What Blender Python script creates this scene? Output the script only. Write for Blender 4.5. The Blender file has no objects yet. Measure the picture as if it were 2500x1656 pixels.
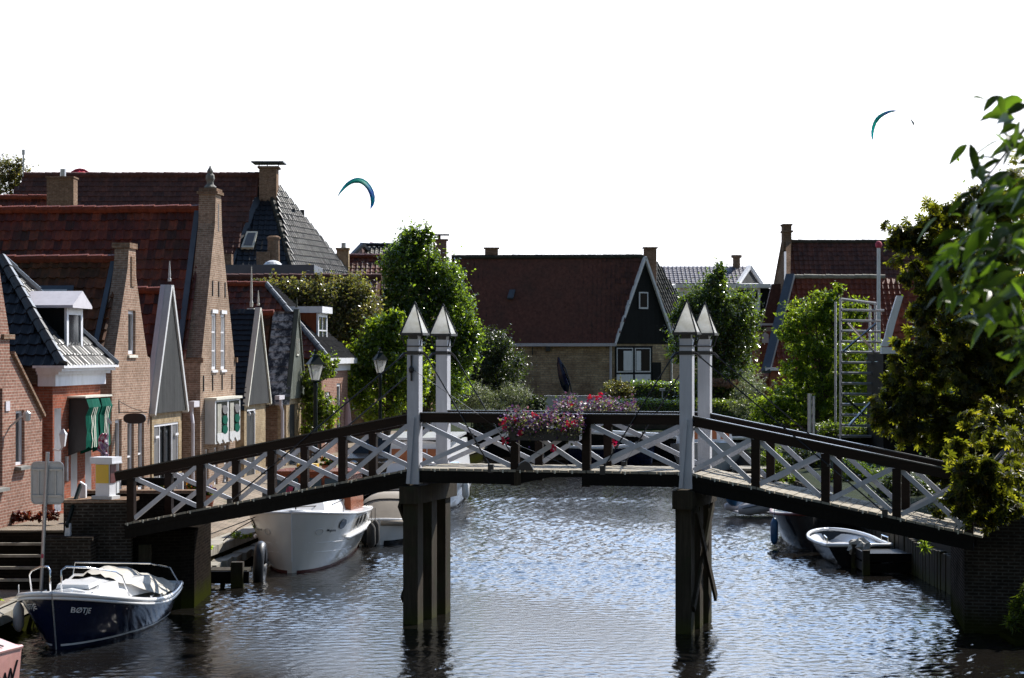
import bpy, math, random
import numpy as np
from mathutils import Vector, Matrix
SC = bpy.context.scene
COL = SC.collection
R = math.radians
# ------------------------------------------------------------------ camera
F, U0, V0, CH = 5208.0, 1250.0, 865.0, 5.05          # focal length in px, principal column, horizon row, eye height
cd = bpy.data.cameras.new("camera"); cam = bpy.data.objects.new("camera", cd); COL.objects.link(cam)
cam.location = (0, 0, CH); cam.rotation_euler = (R(90), 0, 0)
cd.sensor_width = 36; cd.lens = F / 2500 * 36; cd.shift_y = 37 / 2500
cd.clip_start = 0.5; cd.clip_end = 6000
cd.dof.use_dof = True; cd.dof.focus_distance = 45; cd.dof.aperture_fstop = 5.6
SC.camera = cam
# ------------------------------------------------------------------ light
SUN_AZ, SUN_EL = 40, 43                              # azimuth to the right of the view, elevation
world = bpy.data.worlds.new("World"); SC.world = world; world.use_nodes = True
wt = world.node_tree
sky = wt.nodes.new("ShaderNodeTexSky"); sky.sky_type = 'NISHITA'; sky.sun_disc = False
sky.sun_elevation = R(SUN_EL); sky.sun_rotation = R(SUN_AZ); sky.air_density = 1.35; sky.dust_density = .4; sky.ozone_density = 2.5
wn_ = lambda typ, **kw: (lambda n: ([setattr(n, k, v) for k, v in kw.items()], n)[1])(wt.nodes.new(typ))
tc = wn_("ShaderNodeTexCoord"); sep = wn_("ShaderNodeSeparateXYZ"); wt.links.new(tc.outputs["Generated"], sep.inputs[0])
hz = wn_("ShaderNodeValToRGB"); wt.links.new(sep.outputs[2], hz.inputs[0])      # thin bright haze low in the sky, thinning to blue; alpha = how much of it
el = hz.color_ramp.elements; [el.new(.5) for _ in range(3)]
for e_, (p_, c_) in zip(el, ((.15, (1, 1.01, 1.04, 1)), (.21, (.92, 1.12, 1.42, 1)), (.34, (.78, 1.08, 1.6, .98)), (.52, (.62, .92, 1.45, .95)), (.85, (.35, .55, 1.0, 0)))): e_.position = p_; e_.color = c_
fw = wn_("ShaderNodeMapRange", interpolation_type='SMOOTHSTEP'); wt.links.new(sep.outputs[1], fw.inputs[0])   # and only on the sunny side
fw.inputs[1].default_value = -.1; fw.inputs[2].default_value = .75
ml = wn_("ShaderNodeMath", operation='MULTIPLY'); wt.links.new(hz.outputs[1], ml.inputs[0]); wt.links.new(fw.outputs[0], ml.inputs[1])
hs = wn_("ShaderNodeMix", data_type='RGBA', blend_type='MULTIPLY'); hs.inputs[0].default_value = 1; wt.links.new(hz.outputs[0], hs.inputs[6]); hs.inputs[7].default_value = (17.5, 17.6, 18, 1)
ax = wn_("ShaderNodeMapRange"); wt.links.new(sep.outputs[0], ax.inputs[0])                  # brighter towards the sun's side
ax.inputs[1].default_value = -.3; ax.inputs[2].default_value = .3; ax.inputs[3].default_value = .85; ax.inputs[4].default_value = 1.75
av = wn_("ShaderNodeVectorMath", operation='SCALE'); wt.links.new(hs.outputs[2], av.inputs[0]); wt.links.new(ax.outputs[0], av.inputs["Scale"])
hm = wn_("ShaderNodeMix", data_type='RGBA'); wt.links.new(ml.outputs[0], hm.inputs[0]); wt.links.new(sky.outputs[0], hm.inputs[6]); wt.links.new(av.outputs[0], hm.inputs[7])
wt.links.new(hm.outputs[2], wt.nodes["Background"].inputs[0]); wt.nodes["Background"].inputs[1].default_value = 0.05
ld = bpy.data.lights.new("sun", 'SUN'); ld.energy = 5.0; ld.angle = R(0.53); ld.color = (1.0, 0.95, 0.87)
lo = bpy.data.objects.new("sun", ld); COL.objects.link(lo)
sd = Vector((math.sin(R(SUN_AZ)) * math.cos(R(SUN_EL)), math.cos(R(SUN_AZ)) * math.cos(R(SUN_EL)), math.sin(R(SUN_EL))))
lo.rotation_euler = sd.to_track_quat('Z', 'Y').to_euler(); lo.location = (20, 20, 60)
SC.view_settings.view_transform = 'Standard'; SC.view_settings.look = 'None'; SC.view_settings.gamma = 1
SC.view_settings.exposure = 0.65
SC.cycles.max_bounces = 6; SC.cycles.transparent_max_bounces = 6; SC.cycles.sample_clamp_indirect = 6
# ------------------------------------------------------------------ helpers
def xat(u, Y): return (u - U0) / F * Y
def zat(v, Y): return CH + (V0 - v) / F * Y
def P(u, v, Y): return Vector((xat(u, Y), Y, zat(v, Y)))
WM = {}                                              # world matrix of every thing and part built
def thing(name, label, cat, loc=(0, 0, 0), rotz=0, group=None):
    o = bpy.data.objects.new(name, None); o.empty_display_size = .2; COL.objects.link(o)
    o.location = loc; o.rotation_euler = (0, 0, rotz); o["label"] = label; o["category"] = cat
    if group: o["group"] = group
    WM[o] = Matrix.Translation(loc) @ Matrix.Rotation(rotz, 4, 'Z')
    return o
def tag(o, label, cat, group=None, kind=None):
    if label: o["label"] = label
    if cat: o["category"] = cat
    if group: o["group"] = group
    if kind: o["kind"] = kind
    return o
class MB:
    """collects shapes into one mesh"""
    def __init__(s, M=None): s.v = []; s.f = []; s.M = M
    def add(s, vs, fs):
        n = len(s.v)
        s.v += [tuple(s.M @ Vector(p)) if s.M else tuple(p) for p in vs]; s.f += [[i + n for i in f] for f in fs]; return s
    def box(s, x0, x1, y0, y1, z0, z1):
        return s.add([(x0,y0,z0),(x1,y0,z0),(x1,y1,z0),(x0,y1,z0),(x0,y0,z1),(x1,y0,z1),(x1,y1,z1),(x0,y1,z1)],
                     [(0,3,2,1),(4,5,6,7),(0,1,5,4),(1,2,6,5),(2,3,7,6),(3,0,4,7)])
    def hexa(s, b, t):
        """four bottom points and four top points, counter-clockwise from above"""
        return s.add(list(b) + list(t), [(0,3,2,1),(4,5,6,7),(0,1,5,4),(1,2,6,5),(2,3,7,6),(3,0,4,7)])
    def beam(s, p, q, w, h, up=(0,0,1)):
        p, q, up = Vector(p), Vector(q), Vector(up); d = (q - p).normalized(); sx = d.cross(up).normalized(); u2 = sx.cross(d)
        c = [(-w/2,-h/2),(w/2,-h/2),(w/2,h/2),(-w/2,h/2)]
        a = [p + sx*i + u2*j for i, j in c]; b = [q + sx*i + u2*j for i, j in c]
        return s.add(a + b, [(3,2,1,0),(4,5,6,7),(0,1,5,4),(1,2,6,5),(2,3,7,6),(3,0,4,7)])
    def prism(s, pts, vec):
        vec = Vector(vec); n = len(pts); a = [Vector(p) for p in pts]
        nn = Vector((0,0,0))
        for i in range(n): nn += (a[i] - a[0]).cross(a[(i+1) % n] - a[0])
        if nn.dot(vec) > 0: a = a[::-1]
        return s.add(a + [p + vec for p in a], [tuple(range(n)), tuple(range(2*n-1, n-1, -1))] +
                     [(i, n+i, n+(i+1) % n, (i+1) % n) for i in range(n)][::1])
    def tube(s, path, r, seg=8, cap=True):
        path = [Vector(p) for p in path]; n = len(path); rs = r if isinstance(r, (list, tuple)) else [r]*n
        vs = []; fs = []; ref = None
        for i, p in enumerate(path):
            d = (path[min(i+1, n-1)] - path[max(i-1, 0)])
            d = d.normalized() if d.length > 1e-9 else Vector((0,0,1))
            if ref is None: ref = d.orthogonal().normalized()
            ref = (ref - d*ref.dot(d)); ref = ref.normalized() if ref.length > 1e-6 else d.orthogonal().normalized()
            b = d.cross(ref)
            vs += [p + (ref*math.cos(2*math.pi*k/seg) + b*math.sin(2*math.pi*k/seg))*rs[i] for k in range(seg)]
        for i in range(n-1):
            for k in range(seg):
                k2 = (k+1) % seg; fs.append((i*seg+k, i*seg+k2, (i+1)*seg+k2, (i+1)*seg+k))
        if cap: fs += [tuple(range(seg))[::-1], tuple((n-1)*seg+k for k in range(seg))]
        return s.add(vs, fs)
    def lathe(s, prof, c=(0,0,0), seg=16, rot=0):
        vs = []; fs = []; n = len(prof)
        for r, z in prof:
            vs += [(c[0] + r*math.cos(2*math.pi*k/seg + rot), c[1] + r*math.sin(2*math.pi*k/seg + rot), c[2] + z) for k in range(seg)]
        for i in range(n-1):
            for k in range(seg):
                k2 = (k+1) % seg; fs.append((i*seg+k, i*seg+k2, (i+1)*seg+k2, (i+1)*seg+k))
        fs += [tuple(range(seg))[::-1], tuple((n-1)*seg+k for k in range(seg))]
        return s.add(vs, fs)
    def blob(s, c, r, seg=10, rings=6, jit=0, rng=None):
        prof = []
        vs = [(c[0], c[1], c[2]-r[2])]; fs = []
        for i in range(1, rings):
            a = -math.pi/2 + math.pi*i/rings
            for k in range(seg):
                j = 1 + (rng.uniform(-jit, jit) if rng else 0)
                vs.append((c[0] + r[0]*math.cos(a)*math.cos(2*math.pi*k/seg)*j, c[1] + r[1]*math.cos(a)*math.sin(2*math.pi*k/seg)*j, c[2] + r[2]*math.sin(a)*j))
        vs.append((c[0], c[1], c[2]+r[2])); T = len(vs)-1
        for k in range(seg):
            k2 = (k+1) % seg; fs.append((0, 1+k2, 1+k)); fs.append((T, T-seg+k, T-seg+k2))
            for i in range(rings-2): fs.append((1+i*seg+k, 1+i*seg+k2, 1+(i+1)*seg+k2, 1+(i+1)*seg+k))
        return s.add(vs, fs)
    def grid(s, rows):
        """rows of points -> quads"""
        m = len(rows[0]); vs = [p for r in rows for p in r]
        return s.add(vs, [(i*m+j, i*m+j+1, (i+1)*m+j+1, (i+1)*m+j) for i in range(len(rows)-1) for j in range(m-1)])
def mesh_arrays(name, verts, faces, mat, uv=None, smooth=False):
    """fast mesh from numpy arrays; faces (n,4) or (n,3); uv per vertex"""
    me = bpy.data.meshes.new(name); k = faces.shape[1]; nf = len(faces)
    me.vertices.add(len(verts)); me.vertices.foreach_set("co", np.asarray(verts, np.float32).ravel())
    me.loops.add(nf*k); me.loops.foreach_set("vertex_index", np.asarray(faces, np.int32).ravel())
    me.polygons.add(nf); me.polygons.foreach_set("loop_start", np.arange(nf, dtype=np.int32)*k)
    me.polygons.foreach_set("use_smooth", np.full(nf, smooth, dtype=bool))
    if uv is not None:
        l = me.uv_layers.new(name="UVMap"); l.data.foreach_set("uv", np.asarray(uv, np.float32)[np.asarray(faces).ravel()].ravel())
    me.update(calc_edges=True); me.validate()
    if mat: me.materials.append(mat)
    return me
def box_uv(me):
    """planar UV in metres per face: u along the horizontal of the face, v up its slope"""
    l = me.uv_layers.new(name="UVMap"); buf = np.zeros((len(me.loops), 2), np.float32); co = me.vertices
    for p in me.polygons:
        n = p.normal
        if abs(n.z) > .97: t, b = Vector((1,0,0)), Vector((0,1,0))
        else: t = Vector((0,0,1)).cross(n).normalized(); b = n.cross(t)
        for li in p.loop_indices:
            q = co[me.loops[li].vertex_index].co; buf[li] = (q.dot(t), q.dot(b))
    l.data.foreach_set("uv", buf.ravel())
def link(name, me, parent=None, local=False):
    o = bpy.data.objects.new(name, me); COL.objects.link(o)
    if parent is not None:
        o.parent = parent; W = WM.get(parent, Matrix()); WM[o] = W
        if not local: me.transform(W.inverted())
    else: WM[o] = Matrix()
    return o
def part(name, mb, mat, parent=None, local=True, smooth=False, label=None):
    """one mesh object; local=True: the points are in the thing's own axes"""
    me = bpy.data.meshes.new(name); me.from_pydata(mb.v, [], mb.f); me.update()
    if mat: me.materials.append(mat)
    if smooth: me.polygons.foreach_set("use_smooth", [True]*len(me.polygons))
    o = link(name, me, parent, local); me.update(); box_uv(me)
    if label: o["label"] = label
    return o
def copy_tree(o, parent=None):
    c = o.copy(); COL.objects.link(c); WM[c] = WM[o]
    if parent is not None: c.parent = parent
    for ch in [x for x in WM if x.parent == o]: copy_tree(ch, c)
    return c
# ------------------------------------------------------------------ materials
class NT:
    def __init__(s, name):
        s.m = bpy.data.materials.new(name); s.m.use_nodes = True; s.t = s.m.node_tree; s.b = s.t.nodes["Principled BSDF"]; s.out = s.t.nodes["Material Output"]
    def n(s, typ, **kw):
        nd = s.t.nodes.new(typ)
        for k, v in kw.items():
            if k.startswith("i_"): nd.inputs[k[2:].replace("_", " ")].default_value = v
            else: setattr(nd, k, v)
        return nd
    def l(s, a, b): s.t.links.new(a, b)
    def co(s, kind="Object"): return s.n("ShaderNodeTexCoord").outputs[kind]
    def noise(s, scale, vec=None, detail=5, rough=.6, stretch=None):
        v = vec or s.co()
        if stretch:
            mp = s.n("ShaderNodeMapping"); mp.inputs["Scale"].default_value = stretch; s.l(v, mp.inputs[0]); v = mp.outputs[0]
        nd = s.n("ShaderNodeTexNoise"); nd.inputs["Scale"].default_value = scale; nd.inputs["Detail"].default_value = detail; nd.inputs["Roughness"].default_value = rough
        s.l(v, nd.inputs["Vector"]); return nd.outputs["Fac"]
    def ramp(s, fac, stops):
        nd = s.n("ShaderNodeValToRGB"); e = nd.color_ramp.elements
        while len(e) < len(stops): e.new(.5)
        for el, (p, c) in zip(e, stops): el.position = p; el.color = c if len(c) == 4 else (*c, 1)
        s.l(fac, nd.inputs[0]); return nd.outputs[0]
    def mix(s, a, b, fac=.5, mode='MIX'):
        nd = s.n("ShaderNodeMix", data_type='RGBA', blend_type=mode)
        for src, i in ((fac, 0), (a, 6), (b, 7)):
            if hasattr(src, "links"): s.l(src, nd.inputs[i])
            else: nd.inputs[i].default_value = src if i == 0 else (*src[:3], 1)
        return nd.outputs[2]
    def math(s, op, a, b=0):
        nd = s.n("ShaderNodeMath", operation=op)
        for i, x in ((0, a), (1, b)):
            if hasattr(x, "links"): s.l(x, nd.inputs[i])
            else: nd.inputs[i].default_value = x
        return nd.outputs[0]
    def bump(s, h, strength=.3, dist=.01):
        nd = s.n("ShaderNodeBump"); nd.inputs["Strength"].default_value = strength; nd.inputs["Distance"].default_value = dist
        s.l(h, nd.inputs["Height"]); s.l(nd.outputs[0], s.b.inputs["Normal"]); return nd
    def done(s, col=None, rough=.6, metal=0, spec=.5):
        if col is not None:
            if hasattr(col, "links"): s.l(col, s.b.inputs["Base Color"])
            else: s.b.inputs["Base Color"].default_value = (*col[:3], 1)
        if hasattr(rough, "links"): s.l(rough, s.b.inputs["Roughness"])
        else: s.b.inputs["Roughness"].default_value = rough
        s.b.inputs["Metallic"].default_value = metal; s.b.inputs["Specular IOR Level"].default_value = spec
        return s.m
def sc(c, k): return tuple(min(1, x*k) for x in c[:3])
def paint(name, col, rough=.5, var=.12, scale=4, bump=.15, bscale=40, metal=0, spec=.5, dirt=None, dirtamt=.35):
    t = NT(name); n = t.noise(scale); c = t.ramp(n, [(.3, sc(col, 1-var)), (.7, sc(col, 1+var))])
    if dirt:
        g = t.ramp(t.noise(scale*1.7, stretch=(1, 1, .25), detail=8, rough=.7), [(.5, (0,0,0)), (.75, (dirtamt,)*3)]); c = t.mix(c, dirt, g)
    if bump: t.bump(t.noise(bscale), bump, .01)
    return t.done(c, rough, metal, spec)
def wood(name, c1, c2, rough=.65, plank=0, axis=0, bump=.4, scale=6, moss=None, algae=None):
    """grain along the UV; plank>0 darkens joints every plank metres of u (axis 0) or v (axis 1)"""
    t = NT(name); uv = t.co("UV")
    st = (1, .08, 1) if axis == 0 else (.08, 1, 1)
    n = t.noise(scale*6, uv, 6, .65, stretch=st); n2 = t.noise(1.3, t.co())
    c = t.ramp(n, [(.3, c1), (.7, c2)]); c = t.mix(c, sc(c1, .6), t.ramp(n2, [(.45, (0,0,0)), (.75, (.55,)*3)]))
    h = n
    if plank:
        sx = t.n("ShaderNodeSeparateXYZ"); t.l(uv, sx.inputs[0])
        fr = t.math('FRACT', t.math('DIVIDE', sx.outputs[axis], plank)); ed = t.math('LESS_THAN', fr, .07)
        fl = t.math('FLOOR', t.math('DIVIDE', sx.outputs[axis], plank)); wn = t.n("ShaderNodeTexWhiteNoise", noise_dimensions='1D'); t.l(fl, wn.inputs["W"])
        c = t.mix(c, t.mix((.75,)*3, (1.15,)*3, wn.outputs[0]), 1.0, 'MULTIPLY'); c = t.mix(c, sc(c1, .25), ed); h = t.math('SUBTRACT', h, ed)
    if moss:
        c = t.mix(c, moss, t.ramp(t.noise(2.5, detail=8), [(.5, (0,0,0)), (.62, (.8,)*3)]))
    if algae:
        gx = t.n("ShaderNodeSeparateXYZ"); gm = t.n("ShaderNodeNewGeometry"); t.l(gm.outputs["Position"], gx.inputs[0]); hh = t.math('ADD', gx.outputs[2], t.math('MULTIPLY', t.noise(5), .35))
        c = t.mix(c, algae, t.ramp(hh, [(.18, (.9,)*3), (.5, (0,0,0))])); c = t.mix(c, (.006,.006,.004), t.ramp(hh, [(.12, (.9,)*3), (.2, (0,0,0))]))
    t.bump(h, bump, .01); return t.done(c, rough, spec=.12)
def brick(name, c1, c2, mortar, bw=.21, rh=.062, ms=.009, dirt=None, dirtamt=.5, rough=.85, green=None):
    t = NT(name); uv = t.co("UV"); b = t.n("ShaderNodeTexBrick"); t.l(uv, b.inputs[0])
    b.inputs["Color1"].default_value = (*c1, 1); b.inputs["Color2"].default_value = (*c2, 1); b.inputs["Mortar"].default_value = (*mortar, 1)
    b.inputs["Scale"].default_value = 1; b.inputs["Mortar Size"].default_value = ms; b.inputs["Brick Width"].default_value = bw; b.inputs["Row Height"].default_value = rh
    b.inputs["Bias"].default_value = -.1
    c = b.outputs["Color"]
    c = t.mix(c, t.ramp(t.noise(9, uv, 3), [(.3, (.65,)*3), (.7, (1.25,)*3)]), 1.0, 'MULTIPLY')
    c = t.mix(c, t.ramp(t.noise(.7, detail=7), [(.3, (.78,)*3), (.7, (1.12,)*3)]), 1.0, 'MULTIPLY')
    if dirt: c = t.mix(c, dirt, t.ramp(t.noise(1.1, detail=9, rough=.7), [(.42, (0,0,0)), (.7, (dirtamt,)*3)]))
    if green:
        sx = t.n("ShaderNodeSeparateXYZ"); gm = t.n("ShaderNodeNewGeometry"); t.l(gm.outputs["Position"], sx.inputs[0])
        h = t.math('ADD', sx.outputs[2], t.math('MULTIPLY', t.noise(4), .5))
        c = t.mix(c, green, t.ramp(h, [(.35, (.85,)*3), (.75, (0,0,0))]))
    t.bump(b.outputs["Fac"], -.5, .008); return t.done(c, rough, spec=.0)
def tiles(name, cols, rough=.5, moss=None, mossamt=.6, spec=.2, soot=.5):
    """colour per tile from the tile's own UV cell, plus moss and soot patches"""
    t = NT(name); uv = t.co("UV"); wn = t.n("ShaderNodeTexWhiteNoise", noise_dimensions='2D'); t.l(uv, wn.inputs["Vector"])
    k = len(cols); c = t.ramp(wn.outputs["Value"], [(i/(k-1), cc) for i, cc in enumerate(cols)])
    c = t.mix(c, t.ramp(t.noise(5, detail=8, rough=.7), [(.3, (1-soot,)*3), (.7, (1.2,)*3)]), 1.0, 'MULTIPLY')
    if moss: c = t.mix(c, moss, t.ramp(t.noise(.6, detail=9, rough=.72), [(.45, (0,0,0)), (.68, (mossamt,)*3)]))
    t.bump(t.noise(60), .25, .01); return t.done(c, rough, spec=spec)
def leafmat(name, cols, transl=.45, rough=.42, tcol=1.6, spec=.5, yc=(.36,.52,.025), ym=.7):
    t = NT(name); uv = t.co("UV"); sx = t.n("ShaderNodeSeparateXYZ"); t.l(uv, sx.inputs[0]); k = len(cols)
    c = t.ramp(sx.outputs[0], [(i/(k-1), cc) for i, cc in enumerate(cols)])
    m = t.done(t.mix(c, (.55,.5,.62), 1.0, 'MULTIPLY') if ym else c, rough, spec=spec); tv = t.ramp(sx.outputs[1], [(0, (.3,)*3), (.5, (.75,)*3), (1, (1.5,)*3)]); tr = t.n("ShaderNodeBsdfTranslucent"); t.l(t.mix(t.mix(t.mix(c, (tcol*1.05, tcol, tcol*.5), 1.0, 'MULTIPLY'), yc, ym), tv, 1.0, 'MULTIPLY'), tr.inputs[0])
    mx = t.n("ShaderNodeMixShader"); mx.inputs[0].default_value = transl; t.l(t.b.outputs[0], mx.inputs[1]); t.l(tr.outputs[0], mx.inputs[2]); t.l(mx.outputs[0], t.out.inputs[0])
    return m
def glass(name="window glass", col=(.012, .016, .02), rough=.06):
    t = NT(name); t.bump(t.noise(1.2, detail=1), .06, .05); return t.done(col, rough, spec=.6)
M = {}
M['white'] = paint("white paint", (.68, .68, .71), .45, .06, 3, .12, 30, dirt=(.33, .31, .26), dirtamt=.4)
M['bridgewhite'] = wood("white painted timber", (.50, .50, .54), (.60, .60, .64), .45, bump=.25, scale=3)
M['cream'] = paint("cream paint", (.62, .60, .52), .5, .06, dirt=(.3, .27, .2))
M['greywhite'] = paint("grey white paint", (.52, .52, .52), .5, .06, dirt=(.25, .24, .2))
M['lilac'] = paint("pale lilac grey paint", (.55, .52, .56), .5, .05, dirt=(.3, .28, .28))
M['tar'] = wood("tarred timber", (.002, .0018, .0016), (.007, .0055, .0045), .55, bump=.5, scale=3)
M['railbrown'] = wood("dark brown stained timber", (.009, .005, .004), (.022, .011, .008), .38, bump=.3, scale=3, axis=1)
M['railcap'] = paint("worn dark rail cap", (.016, .017, .020), .32, .2, 6, .2, 30, spec=.6)
M['pile'] = wood("old oak piles", (.026, .020, .014), (.065, .052, .036), .85, bump=.7, scale=2.2, moss=(.035, .035, .020), algae=(.045, .046, .010))
M['deck'] = wood("weathered deck boards", (.25, .22, .175), (.40, .36, .29), .8, bump=.5, scale=3)
M['iron'] = paint("black iron", (.012, .012, .015), .4, .1, bump=.1)
M['lampgreen'] = paint("dark green cast iron", (.004, .011, .011), .4, .1, bump=.1, spec=.2)
M['steel'] = paint("galvanised steel", (.42, .43, .45), .38, .12, 8, .1, metal=.7)
M['chrome'] = paint("polished steel", (.7, .7, .7), .15, .03, bump=0, metal=1)
M['stone'] = paint("grey quay stone", (.30, .275, .23), .85, .25, 3, .5, 25, dirt=(.09, .09, .05), dirtamt=.7)
M['sill'] = paint("blue grey sill stone", (.16, .155, .14), .8, .2, 5, .4, 30)
M['lead'] = paint("lead flashing", (.07, .085, .11), .5, .2, 2, .2)
M['glass'] = glass(); M['dimglass'] = glass('dim window glass', (.014,.013,.017), .2); M['dimglass'].node_tree.nodes['Principled BSDF'].inputs['Specular IOR Level'].default_value = .12
M['brickshade'] = brick("shaded damp grey brown brick", (.030, .023, .019), (.055, .040, .032), (.085, .078, .07), ms=.013, dirt=(.012, .011, .009), dirtamt=.8, green=(.022, .025, .004))  # damp brick with the shade it stands in put into its colour
M['brickold'] = brick("old brown brick", (.20, .12, .085), (.28, .18, .125), (.27, .22, .17), dirt=(.07, .05, .03), dirtamt=.45)
M['brickpink'] = brick("pinkish brown brick", (.31, .165, .125), (.245, .12, .09), (.38, .30, .25), dirt=(.13, .08, .06), dirtamt=.3)
M['brickpale'] = brick("pale brown brick", (.35, .23, .17), (.27, .165, .12), (.40, .33, .27), dirt=(.13, .09, .06), dirtamt=.35)
M['brickbrown'] = brick("brown grey brick", (.33, .225, .165), (.25, .165, .115), (.40, .34, .28), dirt=(.12, .085, .06), dirtamt=.4)
M['brickred'] = brick("orange red brick", (.31, .100, .062), (.235, .075, .05), (.27, .18, .14), ms=.006, dirt=(.14, .06, .04), dirtamt=.3)
M['brickyellow'] = brick("yellow brick", (.42, .32, .20), (.33, .24, .15), (.40, .34, .25), dirt=(.12, .085, .05), dirtamt=.55)
M['barnbrick'] = brick("weathered yellow barn brick", (.62, .46, .29), (.40, .28, .17), (.36, .30, .22), bw=.5, rh=.15, ms=.022, dirt=(.16, .10, .07), dirtamt=.75)
M['brickdark'] = brick("shade darkened wet brick", (.008, .0065, .006), (.018, .0135, .011), (.022, .019, .016), dirt=(.02, .017, .012), dirtamt=.75, green=(.022, .025, .004))  # wet brick, its colour lowered further to hold bridge and tree shade
M['tilered'] = tiles("red pantiles", [(.025,.012,.010),(.10,.022,.012),(.18,.036,.018),(.12,.028,.018),(.30,.075,.032),(.09,.022,.014),(.045,.016,.012)], .45, (.035,.028,.014), .7, spec=.35)
M['tilemoss'] = tiles("mossy brown pantiles", [(.05,.022,.014),(.12,.04,.02),(.22,.07,.03),(.10,.042,.02),(.06,.026,.015)], .6, (.04,.035,.015), .8)
M['tilebrown'] = tiles("dark brown pantiles", [(.10,.044,.036),(.17,.065,.046),(.075,.036,.032),(.21,.08,.055)], .6, (.06,.04,.032), .5)
M['tileorange'] = tiles("orange red tiles", [(.20,.045,.022),(.27,.065,.028),(.16,.038,.02),(.23,.055,.025)], .55, (.08,.03,.02), .5)
M['tileblack'] = tiles("black glazed tiles", [(.006,.008,.012),(.012,.014,.019),(.008,.010,.014)], .36, None, 0, .5)
M['tileslate'] = tiles("dark matt tiles", [(.012,.013,.016),(.022,.023,.027),(.016,.017,.02)], .6, None, 0, .2)
M['tilegrey'] = tiles("grey green tiles", [(.05,.05,.042),(.075,.07,.06),(.06,.056,.05)], .6, (.04,.042,.025), .6)
M['tileplum'] = tiles("grey purple tiles", [(.12,.11,.135),(.15,.14,.17),(.13,.12,.15)], .5, None, 0)
M['boardgrey'] = wood("grey weathered boards", (.030, .031, .030), (.058, .058, .057), .75, plank=.16, bump=.4)
M['boardgreen'] = wood("grey green boards", (.075, .084, .07), (.13, .14, .115), .75, plank=.16, bump=.4)
M['boardblack'] = wood("black tarred boards", (.003, .0045, .005), (.009, .011, .012), .6, plank=.2, bump=.4)
t = NT("lichen covered slates"); c = t.ramp(t.noise(3.5, detail=10, rough=.75), [(.44, (.045,.05,.06)), (.5, (.14,.145,.15)), (.58, (.46,.46,.45))]); t.bump(t.noise(20), .5, .01); M['lichen'] = t.done(c, .8, spec=.1)
M['shade'] = paint("dark grey shutters", (.11, .105, .105), .5, .08)
M['navy'] = paint("navy gelcoat", (.006, .010, .035), .12, .05, 1, 0, spec=.6)
M['gel'] = paint("white gelcoat", (.76, .76, .77), .16, .03, 2, .03, 6, spec=.6, dirt=(.45, .40, .30), dirtamt=.12)
M['ivory'] = paint("ivory hull paint", (.66, .64, .60), .14, .04, 1.5, .05, 3, spec=.6, dirt=(.32, .26, .18), dirtamt=.25)
M['blackhull'] = paint("black hull paint", (.012, .012, .013), .2, .1, 2, 0)
M['redhull'] = paint("dark red bottom paint", (.10, .02, .015), .5, .2)
M['pinkhull'] = paint("faded pink hull paint", (.50, .24, .21), .35, .14, 4, .15, dirt=(.55, .36, .26), dirtamt=.6)
M['mahog'] = wood("varnished mahogany", (.17, .045, .02), (.30, .085, .035), .2, bump=.1, scale=4)
M['canvas'] = paint("beige canvas", (.30, .26, .21), .85, .08, 3, .35, 9)
M['tarp'] = paint("grey white tarpaulin", (.46, .43, .38), .7, .08, 3, .4, 7)
M['rubber'] = paint("grey rubber tube", (.40, .39, .41), .45, .06, 3, .06)
M['blue'] = paint("blue plastic", (.02, .09, .20), .4, .1, 3, .1)
M['blackplastic'] = paint("black plastic", (.012, .012, .014), .45, .1)
M['rope'] = paint("rope", (.045, .04, .035), .9, .2, 30)
M['green'] = paint("green awning canvas", (.001, .075, .048), .8, .2, 5, .3, 20, spec=.05)
M['stripe'] = paint("pale awning stripe", (.55, .56, .46), .7, .06)
M['yellow'] = paint("yellow panel", (.62, .40, .012), .35, .05, 3, .03)
M['orange'] = paint("orange curtain", (.40, .13, .05), .8, .15)
M['crimson'] = paint("crimson cloth", (.42, .05, .09), .8, .2)
M['pinkcloth'] = paint("pale pink parasol cloth", (.48, .33, .34), .85, .1)
M['teal'] = NT("kite cloth").m
t = NT("teal kite cloth"); g = t.n("ShaderNodeSeparateXYZ"); t.l(t.co("UV"), g.inputs[0])
cc = t.ramp(g.outputs[0], [(0, (.03,.42,.50)), (.35, (.02,.55,.45)), (.55, (.03,.50,.42)), (.72, (.05,.20,.60)), (.85, (.02,.45,.48)), (1, (.06,.22,.62))])
tr = t.n("ShaderNodeBsdfTranslucent"); t.l(cc, tr.inputs[0]); mx = t.n("ShaderNodeMixShader"); mx.inputs[0].default_value = .75
t.done(cc, .6); t.l(t.b.outputs[0], mx.inputs[1]); t.l(tr.outputs[0], mx.inputs[2]); t.l(mx.outputs[0], t.out.inputs[0]); M['teal'] = t.m
t = NT("opal lantern panel"); cc = t.ramp(t.noise(6, detail=6), [(.35, (.74,.72,.65)), (.6, (.92,.91,.88))]); tr = t.n("ShaderNodeBsdfTranslucent"); t.l(cc, tr.inputs[0]); mx = t.n("ShaderNodeMixShader"); mx.inputs[0].default_value = .6
t.done(cc, .35); t.l(t.b.outputs[0], mx.inputs[1]); t.l(tr.outputs[0], mx.inputs[2]); t.l(mx.outputs[0], t.out.inputs[0]); M['opal'] = t.m
M['redkite'] = paint("red kite cloth", (.55, .02, .05), .6, .15)
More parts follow.
